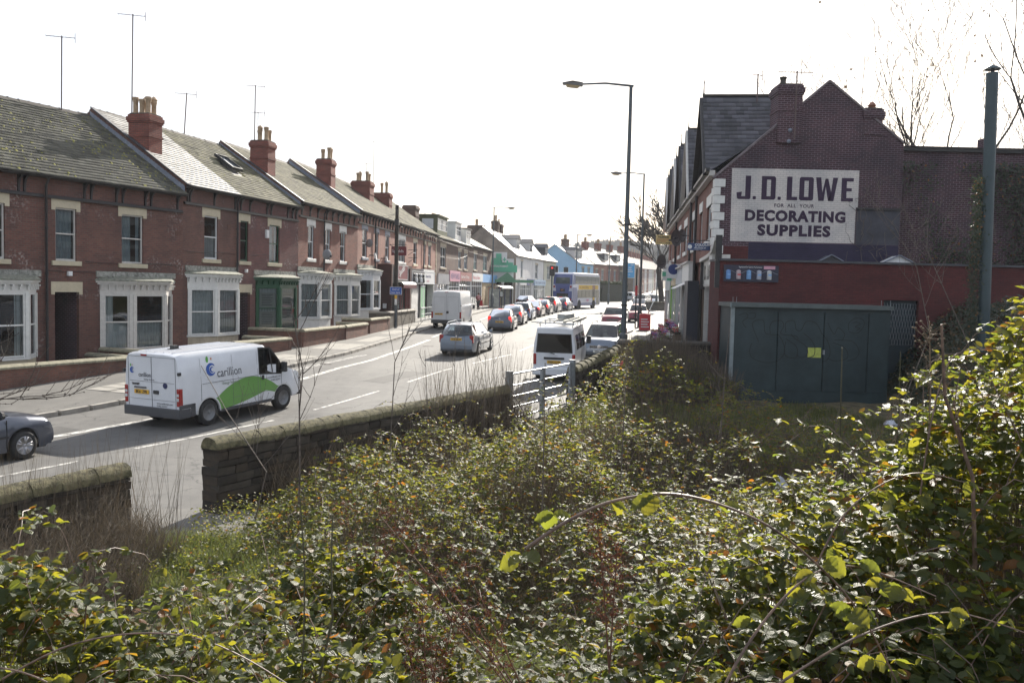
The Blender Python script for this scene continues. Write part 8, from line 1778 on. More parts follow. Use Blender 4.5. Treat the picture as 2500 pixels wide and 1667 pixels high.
def site_samples(n, x0, x1, y0, y1, rg, hmin=.25):
    x = rg.uniform(x0,x1,n); y = rg.uniform(y0,y1,n); g, h = canopy(x,y)
    ok = (h > hmin*rg.uniform(.5,1.3,n)) & (x > ix(SW,y)+.35); return x[ok], y[ok], g[ok], h[ok]
def scatter_leaves(name, n, box, size, detail, m, rg, depth=.3, label=None, thin=None, cl=3):
    x, y, g, h = site_samples(n, *box, rg)
    if thin is not None: k = thin(x,y,rg); x,y,g,h = x[k],y[k],g[k],h[k]
    k = len(x); z = g+h-np.minimum(rg.exponential(depth,k), h*.92)+rg.normal(0,.05,k)
    # leaflets in groups of three around a stalk point
    P = np.stack([x,y,z],-1); az = rg.uniform(0,6.28,k); s = size*rg.uniform(.45,1.15,k)
    PP, DD, NN, SS, TT = [], [], [], [], []
    tilt = rg.normal(0,.38,(k,2)); t0 = rg.uniform(0,1,k)
    for j in range(cl):
        a = az+(j-(cl-1)/2)*1.25; d = np.stack([np.cos(a),np.sin(a),rg.normal(-.15,.25,k)],-1)
        nn = np.stack([tilt[:,0]+rg.normal(0,.28,k),tilt[:,1]+rg.normal(0,.28,k)-.05,np.ones(k)*1.0],-1)
        PP.append(P+d*s[:,None]*.12); DD.append(d); NN.append(nn); SS.append(s*(1.0 if j == (cl-1)//2 else .82)); TT.append(np.clip(t0+rg.normal(0,.08,k),0,1))
    return leaves(name, np.concatenate(PP), np.concatenate(DD), np.concatenate(NN), np.concatenate(SS), m, detail, rg, label=label, tint=np.concatenate(TT))
rg = np.random.default_rng(21)
dens = lambda x,y,r: r.uniform(0,1,len(x)) < .55+.45*np.clip(lump(x*1.7,y*1.7)+.35,0,1)
fru = lambda x, y: (np.abs(x/np.maximum(y,.1)) < .86)
def near_thin(x,y,r): return fru(x,y) & dens(x,y,r)
scatter_leaves('bramble_thicket', 74000, (-5.6,8.0,3.6,9.2), .092, True, L_BR, rg, .26, 'dense bramble leaves nearest the camera, glinting in the low sun', near_thin)
scatter_leaves('bramble_thicket', 46000, (-5,11,8.8,15.5), .08, False, L_BR2, rg, .22, 'bramble leaves in the middle of the waste ground', near_thin)
scatter_leaves('bramble_thicket', 46000, (-3,13,15,33), .085, False, L_BR2, rg, .2, 'low bramble mounds between the stone wall and the garage', near_thin)
# dark inner mass: short dead stems under the leaves so that gaps read as brown tangle
def sticks(name, x, y, z0, z1, lean, w, m, rg, label=None, segs=3, curve=.3):
    n = len(x); az = rg.uniform(0,6.28,n); ln_ = rg.uniform(.2,1,n)*lean; V = np.empty((n,(segs+1)*2,3)); pr = np.stack([-np.sin(az+1.3),np.cos(az+1.3)],-1)
    for s_ in range(segs+1):
        t = s_/segs; hx = ln_*(t**(1+curve)); ww = w*(1-.75*t)
        for q in (0,1):
            V[:,s_*2+q,0] = x+np.cos(az)*hx+pr[:,0]*ww*(q-.5); V[:,s_*2+q,1] = y+np.sin(az)*hx+pr[:,1]*ww*(q-.5); V[:,s_*2+q,2] = z0+(z1-z0)*(t if curve < .5 else np.sin(t*1.9)/np.sin(1.9)*1.0)
    F = np.array([(2*s_,2*s_+1,2*s_+3,2*s_+2) for s_ in range(segs)]); FF = (np.arange(n)[:,None,None]*(2*(segs+1))+F[None]).reshape(-1,4)
    me = npmesh(name, V.reshape(-1,3), FF, m, col=np.repeat(rg.uniform(0,.9,n),(segs+1)*2), tri=4); o = bpy.data.objects.new(name, me); COL.objects.link(o); o['kind'] = 'stuff'
    if label: o['label'] = label
    return o
x,y,g,h = site_samples(34000,-5.6,8,3.6,14,rg,.12); k = fru(x,y); x,y,g,h = x[k],y[k],g[k],h[k]
sticks('dead_stems', x,y,g,g+h*rg.uniform(.4,1.02,len(x)),.35,.009,L_DRY,rg,'tangle of dead brown stems inside the brambles')
x,y,g,h = site_samples(22000,-4,13,14,26,rg,.12)
sticks('dead_stems', x,y,g,g+h*rg.uniform(.4,1.02,len(x)),.4,.014,L_DRY,rg,'dead stems under the farther bramble mounds')
# arching canes, joined
def canes(name, n, box, ln, r, rg, m, label, nl=2, ls=.07, lm=None, det=False):
    lm = lm or L_BR2
    x,y,g,h = site_samples(n*3,*box,rg); k = fru(x,y); x,y,g,h = x[k][:n],y[k][:n],g[k][:n],h[k][:n]; mb = MB(); lp = []
    for i in range(len(x)):
        a = rg.uniform(0,6.28); L = rg.uniform(.5,1)*ln; pts = []; rise = rg.uniform(.05,.45)
        for s_ in range(9):
            t = s_/8; px = x[i]+math.cos(a)*L*t; py = y[i]+math.sin(a)*L*t
            z = g[i]+h[i]*.45+(h[i]*.55+rise)*(1-(1.75*t-.95)**2); pts.append((px+rg.normal(0,.012),py+rg.normal(0,.012),z))
        if min(p[1] for p in pts) < 3.7: continue
        mb.tube(pts,[r*(1-.75*s_/8) for s_ in range(9)],4,cap=False); lp += [[a_*(1-u)+b_*u for a_,b_ in zip(p_,q_)] for p_,q_ in zip(pts[2:],pts[3:]) for u in rg.uniform(0,1,nl)]
    P = np.repeat(np.array(lp)+rg.normal(0,.018,(len(lp),3)),3,0); k = len(P); az = rg.uniform(0,6.28,k)
    leaves(name.replace('canes','shoot_leaves'), P, np.stack([np.cos(az),np.sin(az),rg.normal(-.35,.35,k)],-1), np.stack([rg.normal(0,.4,k),rg.normal(-.1,.4,k),np.ones(k)],-1), ls*rg.uniform(.5,1.1,k), lm, det, rg, label='leaves on '+label)
    return mb.build(name, m, smooth=True, label=label, kind='stuff')
canes('bramble_canes', 420, (-5,6,4,9.5), 1.5, .0048, rg, CANE, 'thin purple-brown bramble canes arching over the nearest leaves', 2, .075, L_BR, True)
canes('bramble_canes', 420, (-3,10,9.5,22), 1.7, .006, rg, CANE, 'bramble canes arching over the farther mounds')
# individual big arching canes with large leaves that can be picked apart
big_T = {}
def bigleaf(par, p, d, nrm, s, seed, mtl=None):
    r2 = np.random.default_rng(seed); k = (seed % 5)
    if k not in big_T:
        # serrated oval leaf
        out = []; nn = 11
        for i in range(nn+1):
            t = i/nn; w = .36*math.sin(math.pi*min(1,t*.93+.05))**.75*(1-.1*t); z = .04*math.sin(t*3)-.16*t*t+.03*math.sin(i*2.4+k)
            out.append((t, w*(1 if i%2 else .88), z))
        V = [(0,0,0)]; F = []; uv = []
        for i,(t,w,z) in enumerate(out): V += [(t,w,z+.06),(t,w*.5,z+.02),(t,0,z-.01),(t,-w*.5,z+.02),(t,-w,z+.06)]
        for i in range(nn):
            o = 1+i*5
            for j in range(4): F.append((o+j,o+5+j,o+6+j,o+1+j))
        big_T[k] = npmesh('leaf', np.array(V), np.array(F), L_BR, smooth=True, uv=np.array([(v[0],v[1]) for v in V]), col=[.25+.13*k]*len(V), tri=4)
    d = Vector(d).normalized(); nv = Vector(nrm); nv = (nv-d*nv.dot(d)).normalized(); sv = nv.cross(d); M = Matrix((d,sv,nv)).transposed().to_4x4(); M.translation = Vector(p)
    o = bpy.data.objects.new('leaf', big_T[k]); COL.objects.link(o); o.parent = par; o.matrix_local = M @ Matrix.Diagonal((s,s*r2.uniform(.9,1.35),s,1)); return o
def bigcane(label, pts, r, nl, seed, ls=.075, up=.6):
    t = thing('bramble_cane', label, 'bramble cane', pts[0], 0, 'long bramble canes in the foreground'); o0 = Vector(pts[0]); P = [Vector(p)-o0 for p in pts]
    Q = []
    for i in range(len(P)-1):
        p0,p1,p2,p3 = P[max(i-1,0)],P[i],P[i+1],P[min(i+2,len(P)-1)]
        for k in range(8): u = k/8; Q.append(.5*((2*p1)+(p2-p0)*u+(2*p0-5*p1+4*p2-p3)*u*u+(3*p1-p0-3*p2+p3)*u**3))
    Q.append(P[-1]); rr = [r*(1-.6*i/len(Q)) for i in range(len(Q))]
    st = MB().tube(Q, rr, 7)
    rd = random.Random(seed)
    for i in range(2,len(Q)-1,1):
        for _ in range(2):
            d = Vector((rd.uniform(-1,1),rd.uniform(-1,1),rd.uniform(-1,1))).normalized(); p = Q[i].lerp(Q[i+1],rd.random()); st.add([p-(Q[i+1]-Q[i]).normalized()*.003, p+(Q[i+1]-Q[i]).normalized()*.003, p+d*rr[i]*2.4],[(0,1,2)])
    s_ = st.build('stem', CANE, t, smooth=True)
    for i in range(nl):
        f = (i+.5+rd.uniform(-.3,.3))/nl; q = Q[int(f*(len(Q)-1))]; a = rd.uniform(0,6.28); pd = Vector((math.cos(a),math.sin(a)*.6,rd.uniform(-.5,.5))).normalized(); e = q+pd*ls*rd.uniform(.4,.8)
        MB().tube([q,q.lerp(e,.5)+Vector((0,0,.006)),e],[.0016,.0014,.0012],4).build('leaf_stalk', CANEG, t)
        for j in range(rd.choice((2,3,3))):
            b = a+(j-1)*1.15; d = Vector((math.cos(b),math.sin(b)*.7,rd.uniform(-.75,.1))); nv = Vector((rd.uniform(-.5,.5),rd.uniform(-.9,.2),rd.uniform(.25,1)))
            bigleaf(t, e, d, nv, ls*rd.uniform(.75,1.15), rd.randrange(1000))
    return t
bigcane('largest arching bramble cane with the biggest yellow-lit leaves, crossing the lower middle', [(.065,3.0,3.02),(.2,3.0,3.115),(.36,3.0,3.19),(.58,3.0,3.215),(.85,3.02,3.13),(1.06,3.05,2.98),(1.25,3.1,2.78),(1.42,3.15,2.5)], .0068, 9, 3, .085)
bigcane('thorny bramble cane rising from the lower right towards the middle', [(.62,2.9,2.35),(.85,3.1,2.66),(1.1,3.25,2.86),(1.35,3.4,2.86),(1.7,3.5,2.72)], .006, 8, 5, .08)
bigcane('bramble cane arching low at the right edge of the picture', [(1.0,3.4,2.35),(1.4,3.5,2.55),(1.8,3.6,2.62),(2.2,3.7,2.5)], .006, 8, 6, .08)
bigcane('bramble cane with grey-topped leaves at the lower left', [(-2.4,3.9,2.0),(-1.9,3.9,2.28),(-1.4,3.95,2.3),(-.95,4.0,2.05),(-.7,4.0,1.8)], .005, 12, 7, .07)
bigcane('bramble cane trailing to the left edge below the dry grass', [(-1.5,3.7,1.85),(-1.95,3.75,2.17),(-2.35,3.8,2.2),(-2.7,3.8,2.05)], .005, 8, 8, .07)
bigcane('bramble cane standing above the right-hand bush with leaves in full sun', [(2.4,5.2,2.7),(2.45,5.2,3.2),(2.6,5.3,3.55),(2.9,5.4,3.6)], .006, 8, 9, .08)
bigcane('bramble cane leaning over the thicket below the graffiti garage', [(1.55,4.6,2.35),(1.75,4.6,2.78),(2.1,4.65,2.98),(2.5,4.7,2.9)], .006, 8, 10, .08)
# tall bare saplings and stems
def sapling(label, pts, r, seed, forks=2, m=None, fl=.5, grp='bare stems rising from the waste ground', bud=True):
    t = thing('sapling', label, 'sapling', pts[0], 0, grp); o0 = Vector(pts[0]); Q = [Vector(p)-o0 for p in pts]; rd = random.Random(seed); n = len(Q)
    MB().tube(Q,[r*(1-.55*i/(n-1)) for i in range(n)],6).build('stem', m or TWIG, t, smooth=True)
    tw = MB()
    def br(p, d, L, r, dep):
        pts = [p]; k = 5
        for i in range(k): d = (d+Vector((rd.uniform(-.12,.12),rd.uniform(-.12,.12),.1))).normalized(); pts.append(pts[-1]+d*L/k)
        tw.tube(pts,[r*(1-.7*i/k) for i in range(k+1)],4,cap=False)
        if bud: 
            for i in range(1,k+1): tw.lathe(tuple(pts[i]),[(.001,-r*1.2),(r*1.6,0),(.001,r*1.5)],4)
        if dep > 0:
            for i in range(2,k): br(pts[i], (d+Vector((rd.uniform(-.9,.9),rd.uniform(-.5,.5),rd.uniform(-.1,.5)))).normalized(), L*rd.uniform(.4,.65), r*.6, dep-1)
    for i in range(forks):
        f = rd.uniform(.35,.95); q = Q[int(f*(n-1))].lerp(Q[min(n-1,int(f*(n-1))+1)], f*(n-1)%1); br(q, Vector((rd.uniform(-.8,.8),rd.uniform(-.4,.4),rd.uniform(.3,1))).normalized(), fl*rd.uniform(.6,1.1), r*.5, 1)
    if tw.v: tw.build('twigs', m or TWIG, t, smooth=True, kind='stuff')
    return t
def vstem(x, y, z0, z1, dx=0): return [(x+dx*t+.02*math.sin(t*5+x), y, z0+(z1-z0)*t) for t in np.linspace(0,1,8)]
sapling('bare forked stem rising before the far wall end and the white swoosh van', [(-1.165,5,.8),(-1.16,5,1.5),(-1.14,5,1.9),(-1.14,5,2.3),(-1.17,5,2.69)], .0075, 1, 0, CANEG)
sapling('bare curved stem with buds beside the straight one at lower left', [(-1.2,5,.8),(-1.06,5,1.6),(-.98,5,2.0),(-.99,5,2.35),(-.985,5,2.6)], .009, 2, 0, CANEG)
sapling('twin-topped sapling standing above the long stone wall', [(-3.3,14,.2),(-3.28,14,1.0),(-3.3,14,1.9),(-3.25,14,2.5),(-3.45,14,3.6)], .017, 3, 6, fl=1.0)
sapling('thin grey sapling in front of the long stone wall, left of the twin-topped one', [(-3.9,13.6,.1),(-3.7,13.6,1.0),(-4.3,13.6,1.9),(-4.7,13.6,2.6)], .011, 4, 6, fl=.9)
sapling('slender stem above the stone wall towards the gate', [(-2.0,15,.2),(-2.0,15,1.2),(-1.95,15,2.6),(-1.7,15,3.2)], .012, 5, 6, fl=.8)
for i, (x, y, h, lab) in enumerate([(-1.15,17,3.1,'first thin rod by the gate hinge side'),(-.85,18,2.9,'second thin rod near the gate'),(-.6,18.6,2.6,'third thin rod before the gate'),(-.3,19,2.9,'fourth thin rod before the gate'),(.35,19,2.3,'thin rod crossing the middle of the gate'),(-1.5,16.5,2.7,'thin rod left of the gate rods')]):
    sapling('leafless '+lab, vstem(x,y,.1,h,.03*((-1)**i)*3), .009, 20+i, 3, fl=.4)
gs = sapling('U-forked bare sapling standing in front of the field gate', [(.45,12,.2),(.46,12,1.0),(.46,12,1.9),(.45,12,2.9)], .012, 30, 0)
MB().tube([(.01,0,1.7),(-.25,0,2.0),(-.55,0,2.5),(-.62,0,2.95)],[.008,.007,.005,.003],5).tube([(.01,0,1.72),(.3,0,1.95),(.5,0,2.15),(.62,0,2.5)],[.008,.006,.004,.003],5).build('fork', TWIG, gs, smooth=True)
sapling('slim sapling right of the gate with two low upturned branches', [(1.75,14,.2),(1.77,14,1.4),(1.78,14,2.0),(1.8,14,2.9)], .011, 31, 2, fl=.7)
sapling('bare sapling with a wide pale fork before the garage left edge', [(4.0,17,.4),(4.02,17,1.5),(4.05,17,2.5),(4.1,17,3.2)], .012, 32, 3, fl=1.0)
for x,y,z1,r,lab in ((3.03,8.2,3.42,.013,'straight bare stem crossing the garage notice'),(3.52,8.1,3.4,.011,'straight bare stem crossing the right garage door'),(3.65,8.0,2.95,.007,'thinner straight stem to the right of the two garage stems')):
    sapling(lab, [(x+.06,y,.4),(x+.03,y,1.6),(x,y,2.5),(x-.02,y,z1)], r, int(x*77), 0, CANEG)
bs_ = sapling('thick purple-brown sapling stem rising through the right-hand bush', [(2.62,5,1.6),(2.64,5,2.4),(2.6,5,2.9),(2.42,5,3.35),(2.38,5,3.75)], .016, 41, 1, CANE, fl=.4)
# dry flower head at its right
fh = thing('dead_flower_head', 'dead brown seed head sticking up at the crest of the right-hand bush', 'dead flower', (2.62,5.6,3.2)); rd = random.Random(5); mb = MB()
mb.tube([(0,0,-.6),(0,0,.1),(-.03,0,.55)],[.006,.005,.003],5)
for i in range(46):
    a = rd.uniform(0,6.28); p0 = Vector((-.02,0,rd.uniform(.1,.5))); p1 = p0+Vector((math.cos(a)*.1,math.sin(a)*.1,rd.uniform(0,.12)))*rd.uniform(.4,1.2); mb.tube([p0,p1],[.0018,.0012],3,cap=False); mb.lathe(tuple(p1),[(.001,-.006),(.008,0),(.001,.008)],5)
mb.build('seed_head', mat('dry_seed_head',(.2,.15,.1),.8,.3,10), fh)
# left foreground twigs reaching in from the edge
def twigplant(label, p0, segs, seed, dep=2, r=.006, m=None):
    t = thing('bare_branch', label, 'branch', p0, 0, 'bare branches reaching in at the left edge'); rd = random.Random(seed); tw = MB()
    def br(p, d, L, r, dep):
        pts = [p]; k = 6
        for i in range(k): d = (d+Vector((rd.uniform(-.16,.16),rd.uniform(-.1,.1),rd.uniform(-.06,.14)))).normalized(); pts.append(pts[-1]+d*L/k)
        tw.tube(pts,[r*(1-.65*i/k) for i in range(k+1)],4,cap=False)
        for q in pts[1:]: tw.lathe(tuple(q),[(.001,-r*1.3),(r*1.7,0),(.001,r*1.8)],4)
        if dep > 0:
            for i in range(1,k+1):
                if rd.random() < .7: br(pts[i], (d*.5+Vector((rd.uniform(-.5,.9),rd.uniform(-.3,.3),rd.uniform(-.2,1.1)))).normalized(), L*rd.uniform(.3,.6), r*.62, dep-1)
    for d, L in segs: br(Vector((0,0,0)), Vector(d).normalized(), L, r, dep)
    tw.build('twigs', m or TWIG, t, smooth=True, kind='stuff'); return t
twigplant('bare reddish branch reaching in from the left edge across the grey car bonnet', (-4.2,6.5,3.02), [((1,0,-.02),.95),((1,0,.25),.6),((.8,0,-.1),.9)], 3, 2, .0065)
twigplant('bare branch at the left edge above the low brick wall', (-4.1,6.4,2.9), [((.3,0,1),.6),((.55,0,.8),.7)], 8, 1, .006)
# shrubs of dry twigs against the long wall
x = rg.uniform(-4.2,.6,2600); y = 15.3+(x+5.03)*1.88-rg.uniform(.2,1.6,2600); g = site_z(x,y)
sticks('dry_twigs', x,y,g,g+rg.uniform(.5,1.45,len(x))*(.75+.25*lump(x*1.5,y)),.5,.012,L_DRY,rg,'dry leafless twigs massed against the long stone wall',4,.3)
x = rg.uniform(-1.9,.3,500); y = 15.3+(x+5.03)*1.88-rg.uniform(.2,1.2,500); g = site_z(x,y); sticks('dry_twigs', x,y,g,g+rg.uniform(1.2,2.5,len(x)),.5,.012,L_DRY,rg,'taller dry stems by the hinge post of the field gate',4,.3)
# dry grass and stalks before the left wall
n = 22000; t_ = rg.uniform(2.1,8.8,n); o_ = rg.uniform(.25,2.6,n)**1.0; x = A0.x-d28.x*t_+o_*d28.y; y = A0.y-d28.y*t_-o_*d28.x; g = site_z(x,y)
k = (o_ < 2.2+.5*np.sin(t_*2)); x,y,g,o_ = x[k],y[k],g[k],o_[k]
sticks('dry_grass', x,y,g,g+rg.uniform(.25,1.0,len(x))*(1.05-.2*o_),.55,.008,L_DRY,rg,'tangled straw-coloured dead grass in front of the left stone wall',4,.9)
n = 700; x = A0.x-d28.x*rg.uniform(2.8,8,n)+rg.uniform(.3,1.2,n); y = A0.y-d28.y*(A0.x-x)/.47*.95-rg.uniform(.0,1,n); g = site_z(x,y); sticks('dry_grass', x,y,g,g+rg.uniform(.9,1.9,n),.35,.008,L_DRY,rg,'taller dead stalks poking above the left stone wall',4,.2)
# green grass: near the opening, under the gate end, in the clearing and by the path
def grass(name, n, fn, hgt, w, label, lean=.16):
    x, y = fn(n); k = (x > ix(SW,y)+.3); x, y = x[k], y[k]; g = site_z(x,y); return sticks(name, x,y,g-.01,g+rg.uniform(.35,1,len(x))*hgt,lean,w,L_GR,rg,label,3,.9)
def blob(cx, cy, rx, ry_): 
    def f(n): a = rg.uniform(0,6.28,n); r = np.sqrt(rg.uniform(0,1,n)); X = cx+rx*r*np.cos(a); Y = cy+ry_*r*np.sin(a); k = lump(X*2,Y*2) > rg.uniform(-.9,.35,n); return X[k], Y[k]
    return f
grass('grass', 19000, blob(-4.6,12.2,1.7,1.3), .3, .008, 'rough green grass tufts in front of the wall opening', .2)
grass('grass', 11000, blob(-2.9,11.6,1.4,1.6), .26, .008, 'green grass and weeds right of the opening')
grass('grass', 11000, blob(-2.6,9.3,1.6,1.5), .2, .008, 'grass on the slope above the near brambles')
grass('grass', 11000, blob(2.4,27.5,1.6,3.2), .32, .014, 'sunlit green grass at the foot of the right gate post')
grass('grass', 11000, blob(9.2,24.5,2.4,4.5), .26, .014, 'grass in the clearing before the garage')
grass('grass', 8000, blob(5.6,26.5,2.5,2.2), .2, .014, 'short grass before the left garage corner')
grass('grass', 9000, blob(1.0,9.6,1.1,.8), .14, .006, 'short dark grass at the bottom of the bank')
grass('grass', 9000, blob(-.3,9.4,1.0,1.0), .18, .006, 'short grass among the dock plants')
# broadleaf weeds (nettles) near the long wall foot
def weeds(n, cx, cy, rx, ry_, hh, label):
    a = rg.uniform(0,6.28,n); r = np.sqrt(rg.uniform(0,1,n)); x = cx+rx*r*np.cos(a); y = cy+ry_*r*np.sin(a); k = x > ix(SW,y)+.3; x,y = x[k],y[k]; n = len(x); g = site_z(x,y); z = g+rg.uniform(0,hh,n); b = rg.uniform(0,6.28,n)
    leaves('weeds', np.stack([x,y,z],-1), np.stack([np.cos(b),np.sin(b),rg.normal(-.3,.3,n)],-1), np.stack([rg.normal(0,.5,n),rg.normal(0,.5,n),np.ones(n)],-1), rg.uniform(.03,.06,n), L_BR2, False, rg, label=label)
weeds(5000,-3.4,13.6,1.4,1.3,.55,'green nettles and weeds at the foot of the long wall'); weeds(2600,-2.9,11.3,1.2,1.1,.3,'low leafy weeds on the sunny bank right of the opening'); weeds(2500,-5.1,11.9,1.2,.8,.4,'weeds growing over the end of the left stone wall')
# dead leaf litter
n = 9000; x = rg.uniform(-5.5,9,n); y = rg.uniform(7,27,n); k = (x > ix(SW,y)+.2)&fru(x,y); x,y = x[k],y[k]; n = len(x); b = rg.uniform(0,6.28,n)
leaves('leaf_litter', np.stack([x,y,site_z(x,y)+.02],-1), np.stack([np.cos(b),np.sin(b),rg.normal(0,.2,n)],-1), np.stack([rg.normal(0,.35,n),rg.normal(0,.35,n),np.ones(n)],-1), rg.uniform(.03,.075,n), L_LIT, False, rg, label='dead leaves lying on the soil between the plants')
# curled pale leaves caught on the sunny slope
# dock plants: red-brown seed stalks
def dock(label, base, tips, seed):
    t = thing('dock_plant', label, 'dock plant', base, 0, 'dead dock plants'); rd = random.Random(seed); st = MB(); P = []; o0 = Vector(base)
    for tip in tips:
        q = Vector(tip)-o0; pts = [q*(i/10)+Vector((0,0,.04*math.sin(i/10*3.1))) for i in range(11)]; st.tube(pts,[.0055*(1-.6*i/10) for i in range(11)],5)
        for i in range(3,11):
            for _ in range(3):
                d = Vector((rd.uniform(-1,1),rd.uniform(-1,1),rd.uniform(-.1,1))).normalized(); e = pts[i]+d*rd.uniform(.05,.16); st.tube([pts[i],e],[.0016,.001],3,cap=False)
                for _2 in range(26): P.append(pts[i].lerp(e,rd.random())+Vector((rd.gauss(0,.008),rd.gauss(0,.008),rd.gauss(0,.008))))
    st.build('stems', mat('dock_stem',(.14,.07,.045),.6,.3,8), t, smooth=True); P = np.array(P); n = len(P); r2 = np.random.default_rng(seed)
    leaves('seeds', P, r2.normal(0,1,(n,3)), r2.normal(0,1,(n,3))+[0,0,.4], r2.uniform(.008,.016,n), L_DOCK, False, r2, parent=t)
dock('largest dead dock plant leaning up to the left with rust-red seeds, bottom middle', (.22,5.4,1.2), [(-.75,5.2,2.55),(-.55,5.2,2.42),(-.3,5.2,2.35),(-.62,5.3,2.2)], 1)
dock('dead dock plant with upright rust-red seed spikes at the bottom, left of the leaning one', (-.45,5.4,1.0), [(-.5,5.3,1.95),(-.32,5.3,1.9),(-.62,5.4,1.8),(-.4,5.2,1.75)], 2)
dock('small rust-brown dock spike in front of the arching cane', (.55,4.6,1.9), [(.45,4.5,2.75),(.56,4.5,2.6)], 3)
dock('dead dock spikes in the middle of the near brambles', (-1.3,8.2,1.0), [(-1.5,8.1,1.9),(-1.1,8.1,1.8),(-.85,8.2,1.85)], 4)
# ivy: over the wall beyond the gate, on the right bank and up the back wing
def ivy(name, label, P, size, rgi, m=None, nrm=(0,-.5,.8)):
    n = len(P); b = rgi.uniform(0,6.28,n); return leaves(name, P, np.stack([np.cos(b),rgi.normal(0,.4,n),np.sin(b)*.6-.3],-1), np.array(nrm)+rgi.normal(0,.42,(n,3)), size*rgi.uniform(.5,1.1,n), m or L_IVY, False, rgi, label=label)
n = 30000; t = rg.uniform(-.3,5.2,n); a = rg.uniform(0,math.pi,n); rr = (.55+.25*np.sin(t*2.3)+.15*np.sin(t*5.1))*rg.uniform(.75,1.08,n)
px = p1.x+.39*t+np.cos(a)*rr*1.6+.4; py = p1.y+.92*t-np.cos(a)*rr*.6; pz = .3+(1.15+.09*t)*np.sin(a)**.6*(1+.12*np.sin(t*4))+rg.normal(0,.06,n)
nq = n//2; px[:nq] = p1.x+.39*t[:nq]+.2+rg.exponential(.09,nq); py[:nq] = p1.y+.92*t[:nq]-.07; pz[:nq] = .3+(1.3+.09*t[:nq])*rg.uniform(0,1,nq)
k = px > ix(SW,py)-.12; ivy('ivy', 'ivy and brambles heaped over the stone wall beyond the gate', np.stack([px,py,pz],-1)[k], .1, rg, L_BR2, (.1,-.35,.9))
n = 26000; X = rg.uniform(3.4,7.3,n); Y = rg.uniform(28.5,33,n); Hh = 1.3*np.clip(1.05-((X-5.2)/2.7)**2,0,1)+.35*lump(X*1.3,Y*1.3); Zz = .35+np.maximum(Hh,.1)*rg.uniform(.05,1,n)**.4
sticks('dry_twigs', X[:9000],Y[:9000],np.full(9000,.3),.5+np.maximum(Hh[:9000],.1)*rg.uniform(.6,1.45,9000),.35,.013,L_DRY,rg,'brown leafless shrub massed before the shop window',4,.3)
ivy('ivy', 'dusty bramble leaves in the brown shrub before the garage corner', np.stack([X,Y,Zz],-1)[:9000], .09, rg, L_BR2, (0,-.3,.9))
n = 60000; X = rg.uniform(11.2,22,n); Y = rg.uniform(13,33.3,n); k = (X/Y < .66)&(X > np.interp(Y,[13,20,33],[9.5,12.2,13.1])); X,Y = X[k],Y[k]; g = site_z(X,Y); hh = np.clip((X-np.interp(Y,[13,20,33],[9.5,12.2,13.1]))/1.6,0,1)*(.75+.4*lump(X*.8,Y*.8)); Zz = g+hh*rg.uniform(.1,1,len(X))**.4+.05
ivy('ivy', 'dark ivy and bramble bank rising to the right of the garage', np.stack([X,Y,Zz],-1), .13, rg, L_IVY, (-.2,-.3,.9))
n = 30000; X = rg.uniform(14.2,23,n); Zz = rg.uniform(2.5,8.9,n); dn = (X-14.2)/6+.35*np.sin(X*1.7+Zz)+.3*np.sin(Zz*1.3+2); k = dn > rg.uniform(.1,1.25,n); X,Zz = X[k],Zz[k]
ivy('ivy', 'ivy climbing the dark back wing behind the metal flue', np.stack([X,np.full(len(X),33.85)-rg.exponential(.12,len(X)),Zz],-1), .12, rg, L_IVY, (0,-.9,.4))
n = 2600; Zz = rg.uniform(2.6,7.5,n); ivy('ivy', 'pale-edged ivy column up the left side of the metal flue', np.stack([13.75+rg.normal(0,.09,n),27+rg.normal(0,.1,n),Zz],-1), .08, rg, L_IVY, (-.4,-.8,.4))
# creeper twigs on the wing and gable
n = 900; X = rg.uniform(12.5,22,n); Zz = rg.uniform(2,8.4,n)
cm = MB()
for i in range(260):
    x, z = rg.uniform(12.4,22), rg.uniform(1.5,7.5); pts = []
    for k in range(6): pts.append((x,33.42-rg.uniform(0,.06) if x < 14.2 else 33.9-rg.uniform(0,.1),z)); x += rg.normal(0,.16); z += rg.uniform(.05,.35)
    cm.tube(pts,[.012]*3+[.008]*3,3,cap=False)
cm.build('creeper_stems', mat('creeper_stem',(.12,.1,.085),.8,.3,8), smooth=True, kind='stuff', label='bare creeper stems crossing the dark wall right of the painted sign')
